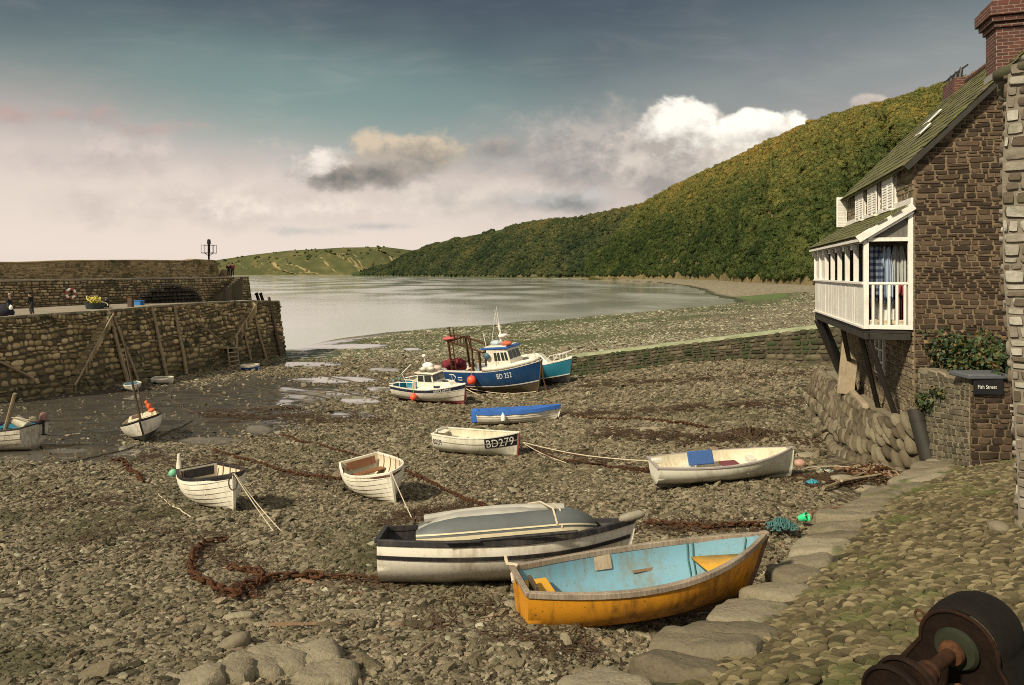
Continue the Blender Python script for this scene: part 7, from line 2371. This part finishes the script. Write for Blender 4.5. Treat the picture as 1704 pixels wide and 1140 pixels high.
# ------------------------------------------------------------------ ropes, chains, weed and driftwood on the beach
def beach_path(pix, n=8, lift=.0, wob=.03, seed=0):
    P = [ground(*p) for p in pix]; rg = random.Random(seed); out = []
    for i in range(len(P)-1):
        for k in range(n):
            t = k/n; q = P[i].lerp(P[i+1], t); out.append(Vector((q.x+rg.gauss(0, wob), q.y+rg.gauss(0, wob), 0)))
    out.append(P[-1])
    return [Vector((p.x, p.y, bz(p.x, p.y)+lift)) for p in out]


def rope(label, pts, r, mat, name='rope', cat='rope', group=None):
    o = pts[0]; mb = MB(); mb.tube([p-o for p in pts], r, 7)
    return tag(mb.build(name, mat, loc=o), label, cat, group)


def chain(label, pts, link, mat, group=None, seed=0):
    """welded oval links lying alternately flat and on edge along a path"""
    o = pts[0]; mb = MB(); acc = 0; i = 0; k = 0; rg = random.Random(seed)
    L = [0]
    for a, b in zip(pts, pts[1:]): L.append(L[-1]+(b-a).length)
    s = 0.
    while s < L[-1]:
        while i < len(pts)-2 and L[i+1] < s: i += 1
        t = (s-L[i])/max(1e-6, L[i+1]-L[i]); p = pts[i].lerp(pts[i+1], t); d = (pts[i+1]-pts[i]).normalized()
        up = Vector((0, 0, 1)); sd = d.cross(up).normalized(); uu = sd.cross(d)
        if k % 2: sd = (sd*.5+uu*.86).normalized()
        sd.rotate(Matrix.Rotation(rg.uniform(-.4, .4), 3, d))
        ring = [p-o+d*(math.cos(a)*link*.62)+sd*(math.sin(a)*link*.36)+Vector((0, 0, link*.18)) for a in np.linspace(0, 2*math.pi, 9)[:-1]]
        mb.tube(ring, link*.13, 5, closed=True); s += link*.88; k += 1
    return tag(mb.build('chain', mat, loc=o), label, 'chain', group)


gc = 'rusty mooring chains across the shingle'
chain('heavy rusty chain curling down the shingle in the left foreground', beach_path([(366, 905), (340, 912), (322, 925), (316, 950), (324, 968), (345, 978), (368, 990), (392, 1000), (408, 985), (432, 978), (446, 972), (486, 967), (512, 965), (534, 968)], 4, .05, .02, 1), .15, M['rust_red'], gc, 1)
chain('short loop of rusty chain above the foreground heap', beach_path([(380, 952), (405, 956), (428, 958), (440, 966), (438, 978), (415, 992), (396, 996)], 3, .05, .02, 2), .13, M['rust_red'], gc, 2)
chain('rusty chain leading from the foreground heap towards the striped dinghy', beach_path([(536, 968), (570, 966), (605, 966), (640, 972)], 5, .04, .02, 3), .09, M['rust'], gc, 3)
chain('rusty chain running past the bow of the striped dinghy to the ramp', beach_path([(1078, 876), (1130, 880), (1185, 884), (1225, 878), (1272, 880)], 6, .05, .02, 4), .13, M['rust_red'], gc, 4)
for k, (pix, lab, lk) in enumerate((
    ([(355, 750), (430, 773), (505, 795), (572, 800)], 'long rusty chain running from the mud to the brown-lined clinker dinghy', .16),
    ([(690, 790), (735, 815), (790, 842), (850, 862)], 'rusty chain leaving the brown-lined clinker dinghy towards the inflatable', .13),
    ([(470, 725), (560, 750), (650, 775), (700, 800)], 'thin rusty chain crossing the shingle behind the brown-lined clinker dinghy', .15),
    ([(868, 738), (930, 768), (990, 775), (1090, 788)], 'rusty chain running from BD279 to the cream dinghy at the right', .15),
    ([(195, 768), (215, 778), (238, 805)], 'short length of red chain left of the black-rimmed dinghy', .2),
    ([(935, 690), (1010, 700), (1100, 702), (1180, 715)], 'rusty chain running right from the blue covered boat', .18))):
    chain(lab, beach_path(pix, 7, .04, .05, k+20), lk, M['rust'], gc, k+20)
gr_ = 'dark mooring ropes crossing the harbour mud'
for k, (a, pix, lab) in enumerate((
    ((452, 606), [(520, 622), (600, 637), (655, 640)], 'dark mooring rope from the pier head to the stern of the cabin boat'),
    ((420, 620), [(490, 645), (570, 652), (640, 668)], 'dark mooring rope from the far mud to the foot of the cabin boat'),
    ((345, 622), [(440, 648), (540, 662), (590, 676)], 'dark mooring rope lying across the middle of the mud'),
    ((300, 640), [(345, 655), (400, 668)], 'short dark mooring rope on the mud right of the round white dinghy'),
    ((258, 640), [(290, 668), (330, 695)], 'dark rope running down the mud from the round white dinghy'),
    ((60, 745), [(120, 770), (200, 752), (320, 700)], 'dark rope looping over the wet sand from the left edge boat'),
    ((938, 648), [(1010, 652), (1120, 640), (1260, 632)], 'dark rope lying along the shingle below the slip wall'),
    ((930, 670), [(1050, 682), (1200, 672), (1370, 640)], 'long dark rope running over the shingle to the house'),
    ((1000, 700), [(1120, 690), (1260, 668), (1375, 655)], 'lower long dark rope running over the shingle to the house'))):
    rope(lab, beach_path([a]+pix, 8, .03, .06, k+50), .035 if k != 5 else .025, M['rope_dark'], group=gr_)


def wpt(root, v): return Matrix.Translation(root.location) @ root.rotation_euler.to_matrix().to_4x4() @ Vector(v)


def taut(a, b, sag=.05, n=10):
    return [a.lerp(b, k/n)-Vector((0, 0, sag*math.sin(math.pi*k/n))) for k in range(n+1)]


hA, rA = cA; hB, rB = cB
bow = wpt(rA, hA.pt(1, .98, 1)+Vector((.03, 0, .02)))
rope('pale painter rope stretched from the black-rimmed dinghy, left strand of two', taut(bow, ground(459, 889), .03), .009, M['rope'], group='painter ropes of the black-rimmed dinghy')
rope('pale painter rope stretched from the black-rimmed dinghy, right strand of two', taut(bow+Vector((.03, 0, -.02)), ground(470, 886), .05), .009, M['rope'], group='painter ropes of the black-rimmed dinghy')
mb = MB(); mb.tube([bow+Vector((.09*math.cos(a), -.05, -.18+.16*math.sin(a)))-bow for a in np.linspace(0, 6.28, 14)], .014, 6, closed=True); tag(mb.build('rope_loop', M['rope_dark'], loc=bow), 'dark rope loop hanging on the bow of the black-rimmed dinghy', 'rope loop')
bow = wpt(rB, hB.pt(1, .98, 1)+Vector((.03, 0, .02)))
rope('pale painter rope from the brown-lined clinker dinghy down to the shingle', taut(bow, ground(688, 868), .02), .011, M['rope'])
rope('loose pale rope lying behind the black-rimmed dinghy', beach_path([(416, 808), (440, 796), (470, 782), (498, 778)], 5, .03, .02, 3), .016, M['rope'])
rope('thin pale line trailing left of the black-rimmed dinghy', beach_path([(262, 822), (285, 843), (318, 862)], 5, .02, .02, 4), .012, M['rope'])
rope('white mooring line from BD279 to the cream dinghy, upper of two', taut(ground(870, 736, .75), ground(1092, 768, .3), .12), .016, M['rope'])
rope('white mooring line slanting from BD279 down to the chain', taut(ground(872, 738, .6), ground(942, 770, .05), .06), .014, M['rope'])
rope('dark thin line running diagonally across the near shingle', beach_path([(520, 915), (600, 955), (700, 1010), (800, 1062), (880, 1100)], 8, .02, .02, 5), .012, M['rope_dark'])
rope('pale line lying from the cream dinghy to the boulder bank', beach_path([(1322, 785), (1370, 778), (1440, 780), (1500, 776)], 6, .03, .03, 6), .014, M['rope'])
rope('mooring line of the blue covered boat', taut(ground(934, 687, .5), ground(985, 703, .03), .05), .018, M['rope_dark'])
rope('rusty rope hanging from the bow of the trawler to the beach', [wpt(TR[1], TR[0].pt(1, .95, 1)), wpt(TR[1], TR[0].pt(1, .6, 1)+Vector((.3, -.1, -.2))), ground(909, 648, .3), ground(916, 655, .03)], .05, M['rust_red'])
rope('yellowish warp sagging under the trawler hull, left of two', taut(wpt(TR[1], TR[0].pt(.25, .40, -1)+Vector((0, -.15, 0))), ground(846, 661, .05), .35), .035, M['rope'], group='warps under the trawler')
rope('yellowish warp along the trawler bottom, right of two', taut(wpt(TR[1], TR[0].pt(.30, .38, -1)+Vector((0, -.1, 0))), wpt(TR[1], TR[0].pt(.97, .12, -1)+Vector((.1, -.1, 0))), .25), .03, M['rope'], group='warps under the trawler')


def tangle(name, label, cat, px, py, w, d, hgt, n, r, mats, seed, kind=None, lift=0., stiff=.6, at=None, seg=6):
    rg = random.Random(seed); c = ground(px, py) if at is None else Vector(at); mb = MB()
    for k in range(n):
        a = rg.uniform(0, 6.28); q = Vector((rg.gauss(0, .35)*w, rg.gauss(0, .35)*d, 0)); L = rg.uniform(.15, .5)*min(1., w); pts = []
        ang = rg.uniform(0, 6.28)
        for j in range(seg):
            g_ = math.exp(-((q.x/w)**2+(q.y/d)**2)*2.2)
            z = (bz(c.x+q.x, c.y+q.y)-c.z if at is None else 0)+rg.uniform(.1, 1)*hgt*g_+.01
            pts.append(Vector((q.x, q.y, z))); ang += rg.gauss(0, stiff); q = q+Vector((math.cos(ang), math.sin(ang), 0))*L/seg*1.6
        mb.tube(pts, r*rg.uniform(.6, 1.3), 5, mi=k % len(mats))
    o = mb.build(name, mats, loc=c+Vector((0, 0, lift)))
    return tag(o, label, cat, kind=kind)


weed_m = plain('brown_wrack', (.055, .03, .012), .6, var=.6); weed_m2 = plain('rusty_wrack', (.06, .036, .016), .7, var=.6)
tangle('seaweed_clump', 'rust brown heap of weed and rope on the foreground chain', 'seaweed', 398, 992, .28, .2, .16, 90, .016, [weed_m, weed_m2, M['rust_red']], 1)
tangle('seaweed_clump', 'dark brown bank of weed above the cream dinghy', 'seaweed', 1235, 726, 1.3, .55, .28, 240, .03, [weed_m, weed_m, weed_m2], 2)
tangle('seaweed_clump', 'low brown weed right of the brown-lined clinker dinghy', 'seaweed', 690, 868, .5, .25, .08, 60, .014, [weed_m, weed_m2], 3)
tangle('seaweed_clump', 'dark weed patch on the mud below the mooring ropes', 'seaweed', 390, 690, 2.6, 1.0, .12, 130, .045, [weed_m, M['rope_dark']], 4)
tangle('seaweed_clump', 'dark weed strewn on the mud beside the sailing boat', 'seaweed', 470, 680, 2.4, .9, .12, 110, .045, [weed_m, M['rope_dark']], 5)
tangle('driftwood_pile', 'tangled pile of driftwood, chain and weed at the foot of the boulder bank', 'driftwood', 1460, 790, 1.0, .45, .22, 200, .022, [M['red_timber'], weed_m, M['rust'], M['grey_timber']], 6, stiff=.15)
tangle('rope_heap', 'teal mooring rope heaped at the ramp kerb beyond the orange dinghy', 'rope', 1300, 893, .30, .2, .16, 90, .011, [M['rope_teal']], 7, stiff=1.0, at=ground(1300, 893)+Vector((.02, .05, .12)), seg=9)
tangle('rope_heap', 'bright blue rope tangle right of the cream dinghy', 'rope', 1352, 806, .22, .10, .10, 30, .016, [M['rope_blue']], 8, stiff=1.0, seg=8)
tangle('rope_heap', 'pale blue net line trailing above the bright blue rope', 'rope', 1372, 785, .3, .12, .05, 26, .010, [M['rope_blue'], M['rope']], 9, stiff=.6)
tangle('rope_heap', 'coiled brown rope ring lying on the driftwood by the post', 'rope', 1517, 783, .12, .12, .1, 40, .016, [M['rust_red'], M['grey_timber']], 10, stiff=1.0)


def stick(label, a, b, r, mat, name='driftwood_stick', cat='driftwood', sq=None, group=None, lift=.03):
    A, B = ground(*a, lift), ground(*b, lift); mb = MB()
    if sq: mb.bar(Vector((0, 0, 0)), B-A, sq[0], sq[1])
    else:
        pts = [A.lerp(B, k/6)-A+Vector((mnoise.noise(Vector((k*1.3, a[0], 0)))*r*1.6, mnoise.noise(Vector((k*1.3, 7, a[1])))*r*1.6, 0)) for k in range(7)]; mb.tube(pts, [r*(1-.09*k) for k in range(7)], 7)
    return tag(mb.build(name, mat, loc=A, bevel=.006 if sq else 0), label, cat, group)


gs = 'sticks of driftwood on the shingle'
stick('long reddish stick lying level in the left foreground', (450, 1040), (566, 1038), .024, M['red_timber'], group=gs)
stick('pale stick pointing up the beach in front of the striped dinghy', (694, 1090), (744, 1051), .02, M['grey_timber'], group=gs)
stick('short white stake lying right of the long reddish stick', (628, 1043), (632, 1029), .016, M['pale_timber'], group=gs)
stick('pinkish broken branch at the end of the foreground chain', (494, 964), (522, 970), .035, M['red_timber'], group=gs)
stick('dark wet branch beside the pinkish one', (538, 970), (580, 990), .03, M['dark_timber'], group=gs)
stick('short red branch end right of the dark wet branch', (582, 991), (608, 985), .028, M['red_timber'], group=gs)
stick('long thin branch slanting over the driftwood pile', (1370, 812), (1450, 782), .035, M['grey_timber'], group=gs, lift=.08)
stick('straight bleached pole lying on the driftwood pile', (1400, 800), (1535, 778), .03, M['pale_timber'], group=gs, lift=.14)
stick('reddish driftwood log against the ramp kerb', (1345, 858), (1408, 842), .07, M['red_timber'], group=gs)
stick('thin dark pole resting on the boulder bank', (1365, 720), (1448, 690), .05, M['dark_timber'], group=gs, lift=.35)
stick('straight dark stick lying along the top of the near shingle', (760, 895), (800, 880), .02, M['dark_timber'], group=gs)


def bucket():
    p = ground(1342, 884); p.z += .12
    sc_ = .58
    root = thing('bucket', 'bright green plastic bucket lying tipped by the ramp kerb', 'bucket', p+Vector((0, .12, .06)), (R(62), R(10), R(35)))
    mb = MB(); mb.lathe([(.085, -.12), (.12, .12), (.13, .125), (.13, .14), (.115, .14), (.08, -.10)], n=20, cap=False); mb.add([(.085*math.cos(a), .085*math.sin(a), -.119) for a in np.linspace(0, 6.283, 21)[:-1]], [tuple(range(20))]); mb.build('body', plain('bright_green_plastic', (.05, .62, .27), .35, var=.1), root)
    mb = MB(); mb.tube([(.13*math.cos(a), .03, .13+.12*math.sin(a)) for a in np.linspace(0, math.pi, 9)], .006, 5); mb.build('handle', M['white_plastic'], root); root.scale = (sc_, sc_, sc_)


bucket()
mb = MB(); mb.ball((0, 0, .1), .12, sq=(1.1, 1, .8)); tag(mb.build('buoy', plain('faded_pink_buoy', (.42, .25, .19), .5), loc=ground(1331, 778)), 'faded pink buoy lying between the cream dinghy and the driftwood', 'buoy')
mb = MB(); mb.ball((0, 0, .1), .13); tag(mb.build('buoy', plain('pale_green_buoy', (.18, .48, .30), .5), loc=ground(288, 793)), 'pale green buoy lying left of the black-rimmed dinghy', 'buoy')


def wrack():
    kinds = []
    for k in range(4):
        rg = random.Random(90+k); mb = MB()
        for j in range(26):
            q = Vector((rg.gauss(0, .35), rg.gauss(0, .22), 0)); ang = rg.uniform(0, 6.28); pts = []
            for i in range(5): pts.append(q+Vector((0, 0, rg.uniform(.02, .12)))); ang += rg.gauss(0, .7); q = q+Vector((math.cos(ang), math.sin(ang), 0))*.12
            mb.tube(pts, rg.uniform(.012, .03), 4)
        me = bpy.data.meshes.new('wrack'); me.from_pydata(mb.v, [], mb.f); me.materials.append(weed_m if k % 2 else weed_m2); me.update(); kinds.append(me)
    rg = np.random.default_rng(17); P = []
    bands = [(1000, 722, 1370, 735, 10, 150), (940, 690, 1380, 668, 7, 120), (350, 690, 640, 700, 10, 130), (1075, 876, 1290, 884, 6, 40), (640, 868, 800, 842, 6, 45), (240, 760, 560, 800, 12, 60), (860, 742, 1090, 780, 8, 60),
             (930, 640, 1380, 622, 8, 130), (320, 905, 470, 1000, 14, 35), (60, 830, 320, 900, 40, 40), (1330, 800, 1560, 785, 14, 90), (500, 960, 660, 980, 8, 25), (700, 1010, 960, 1100, 30, 25)]
    for x0, y0, x1, y1, sp, n in bands:
        for k in range(n):
            t = rg.random(); px, py = x0+(x1-x0)*t+rg.normal(0, 6), y0+(y1-y0)*t+rg.normal(0, sp*.5); P.append(ground(px, py, .005))
    n = len(P); P = np.array([p[:] for p in P]); s = rg.uniform(.22, .6, n)*(P[:, 1]/20)**.45
    o = instancer('sea_wrack', P, np.stack([np.zeros(n), np.zeros(n), rg.normal(.2, .7, n)], 1), np.stack([s*1.3, s, s*.6], 1), rg.integers(0, 4, n), proto_coll('wrack_kinds', kinds))
    tag(o, kind='stuff')


wrack()
# larger stones one can tell apart
rs = random.Random(40)
def rock(label, px, py, sx, sy, sz, rot, mat='kerb', group='larger stones on the shingle', tilt=0.):
    p = ground(px, py); bm = blob_pts(rs); mb = MB(); mb.add([Vector((v.x*sx, v.y*sy, v.z*sz)) for v in bm[0]], bm[1])
    o = mb.build('rock', M[mat], sharp=0, loc=p+Vector((0, 0, sz*.35))); o.rotation_euler = (0, tilt, rot); tag(o, label, 'rock', group)


rock('long flat grey rock near the weedy foreground chain', 398, 1030, .16, .07, .05, .2)
rock('dark angular rock above the big slabs at the bottom edge', 388, 1078, .15, .08, .08, .5, 'boulder', tilt=-.3)
rock('flat broad rock between the cream dinghy bow and the boulder bank', 1345, 760, .3, .2, .08, .1)
rock('long rounded rock right of the cream dinghy', 1400, 800, .26, .14, .10, .2)
rock('pale rounded rock on the shingle above the cream dinghy, left of two', 1075, 718, .28, .16, .12, .3)
rock('pale rounded rock on the shingle above the cream dinghy, right of two', 1090, 716, .22, .14, .10, .0)
rock('flat slab rock by the driftwood near the ramp', 1440, 815, .3, .16, .06, .2)
rock('rounded stone in front of the orange dinghy', 850, 1010, .09, .07, .05, .2)
# big slabs breaking through the shingle at the bottom edge
gsl = 'big worn slabs at the bottom edge of the shingle'
for k, (px, py, w, h_, rz, lab) in enumerate(((515, 1100, .52, .36, .4, 'big worn slab at the bottom edge, topmost and farthest right'), (470, 1108, .62, .30, -.45, 'long dark slab at the bottom edge, second from the right'), (425, 1118, .50, .26, -.2, 'rounded slab at the bottom edge in the middle of the row'), (375, 1128, .42, .26, .0, 'flat mossy slab at the bottom edge, second from the left'),
                                             (330, 1139, .40, .26, .1, 'lowest slab at the bottom edge, farthest left'), (545, 1134, .50, .35, .2, 'broad sandy slab at the bottom edge below the topmost one'))):
    p = ground(px, py); U = Vector((math.cos(rz), math.sin(rz), 0)); V = Vector((-math.sin(rz), math.cos(rz), -.05)); mb = MB(); slab(mb, Vector((0, 0, .075)), U, V, w*1.1, h_*1.15, .35, random.Random(k+60))
    tag(mb.build('slab', M['kerb'], sharp=30, loc=p), lab, 'stone slab', gsl)


# ------------------------------------------------------------------ iron windlass on the ramp
def windlass():
    hub = Vector((2.66, 4.05, -2.21)); ax = Vector((-.80, -.60, 0)).normalized()      # axle direction, towards the camera
    zg = float(ramp_z(hub.x, hub.y)); zc = hub.z-zg
    root = thing('iron_windlass', 'black and rusty iron windlass standing on the cobbles in the bottom right corner', 'windlass', (hub.x, hub.y, zg))
    sd = Vector((-ax.y, ax.x, 0)); up = Vector((0, 0, 1))
    def T(off, z=zc, side=0.):
        m = Matrix((sd, up, ax)).transposed().to_4x4(); m.translation = ax*off+up*z+sd*side; return m
    iron, rr, yl = M['iron'], rust_mat('shaft_rust', .38), rust_mat('ochre_rust', .7)
    sooty = plain('sooty_iron', (.009, .007, .005), .85, spec=.2, metal=.1, var=.7, scale=14, bump=.5)
    base = -zc-.02
    def arch(r, fl, n=18): return [(-fl, base), (-fl*.93, -.24)]+[(-r*math.cos(a), r*math.sin(a)) for a in np.linspace(-.12, math.pi+.12, n)]+[(fl*.93, -.24), (fl, base)]
    m = T(.0)
    A = arch(.205, .36); mb = MB(); mb.prism([m @ Vector((x, y, 0)) for x, y in A], ax*.035); mb.build('cheek_plate', iron, root, bevel=.008)
    mb = MB(); mb.tube([m @ Vector((x, y, .037)) for x, y in A], .012, 8); mb.build('cheek_rim', rust_mat('rim_rust', .22), root)
    # arched hood behind the cheek, closing to a rounded back
    hd = MB(); rows = []
    for off, k in ((.0, .95), (-.004, 1.0), (-.06, 1.06), (-.15, 1.09), (-.30, 1.06), (-.40, .94), (-.46, .80), (-.48, .55)):
        rows.append([T(off) @ Vector((x*k, y*k if y > 0 else y, 0)) for x, y in arch(.215, .37, 26)])
    hd.grid(rows, flip=True); hd.build('hood', sooty, root, sharp=60)
    mb = MB(); mb.lathe([(.05, .04), (.115, .04), (.12, .06), (.105, .085), (.05, .09)], T(0), 28); mb.build('hub_boss', plain('mossy_iron', (.016, .019, .007), .8, var=.6), root)
    mb = MB(); mb.lathe([(.03, .09), (.062, .10), (.07, .125), (.062, .15), (.035, .16)], T(0), 24); mb.build('hub_collar', yl, root)
    mb = MB(); mb.lathe([(.036, .12), (.036, .5)], T(0), 18, cap=False); mb.build('shaft', rr, root)
    mb = MB(); mb.lathe([(.036, .40), (.055, .41), (.06, .44), (.05, .45), (.05, .47), (.066, .48), (.07, .51), (.058, .53), (.064, .58), (.078, .64), (.09, .70)], T(0), 28); mb.build('coupling', rr, root)
    for off, r, mt in ((.70, .165, rust_mat('disc_rust', .15)), (.84, .165, iron)):
        mb = MB(); mb.lathe([(.03, -.010), (r-.015, -.016), (r, -.008), (r, .016), (r-.014, .026), (r-.026, .010), (.03, .006)], T(off), 44); mb.build('pinion_disc', mt, root)
    mb = MB(); mb.lathe([(.10, .70), (.10, .84)], T(0), 28); mb.build('pinion_drum', iron, root)
    mb = MB(); mb.tube([T(.02) @ Vector((-.215+.028*math.cos(a), .10+.032*math.sin(a), 0)) for a in np.linspace(0, 6.28, 12)], .008, 6, closed=True); mb.build('lifting_eye', M['rust'], root)
    mb = MB(); mb.lathe([(.02, .10), (.05, .11), (.05, .16), (.03, .17), (.03, .24), (.05, .25), (.05, .29), (.02, .30)], T(0, zc-.20, .20), 18); mb.build('second_bearing', M['rust'], root)
    mb = MB(); mb.lathe([(.02, .44), (.11, .45), (.115, .47), (.11, .49), (.02, .50)], T(0, zc-.26, .23), 32); mb.build('second_pinion', M['rust'], root)
    for side in (-.24, .26):
        mb = MB(); mb.bar(sd*side-ax*.3+up*.05, sd*side+ax*1.0+up*.05, .08, .08); mb.bar(sd*side*.7+ax*.90+up*.05, ax*.90+up*(zc-.03), .05, .06); mb.build('frame_leg', iron, root, bevel=.008)
    mb = MB(); mb.tube([ax*.20+sd*.06+up*(zc-.14), ax*.28+sd*.12+up*(zc-.17), ax*.36+sd*.2+up*(zc-.22)], .026, 8); mb.tube([ax*.26+sd*.02+up*(zc-.19), ax*.36+sd*.12+up*(zc-.23)], .022, 8); mb.build('pawl', yl, root)


windlass()
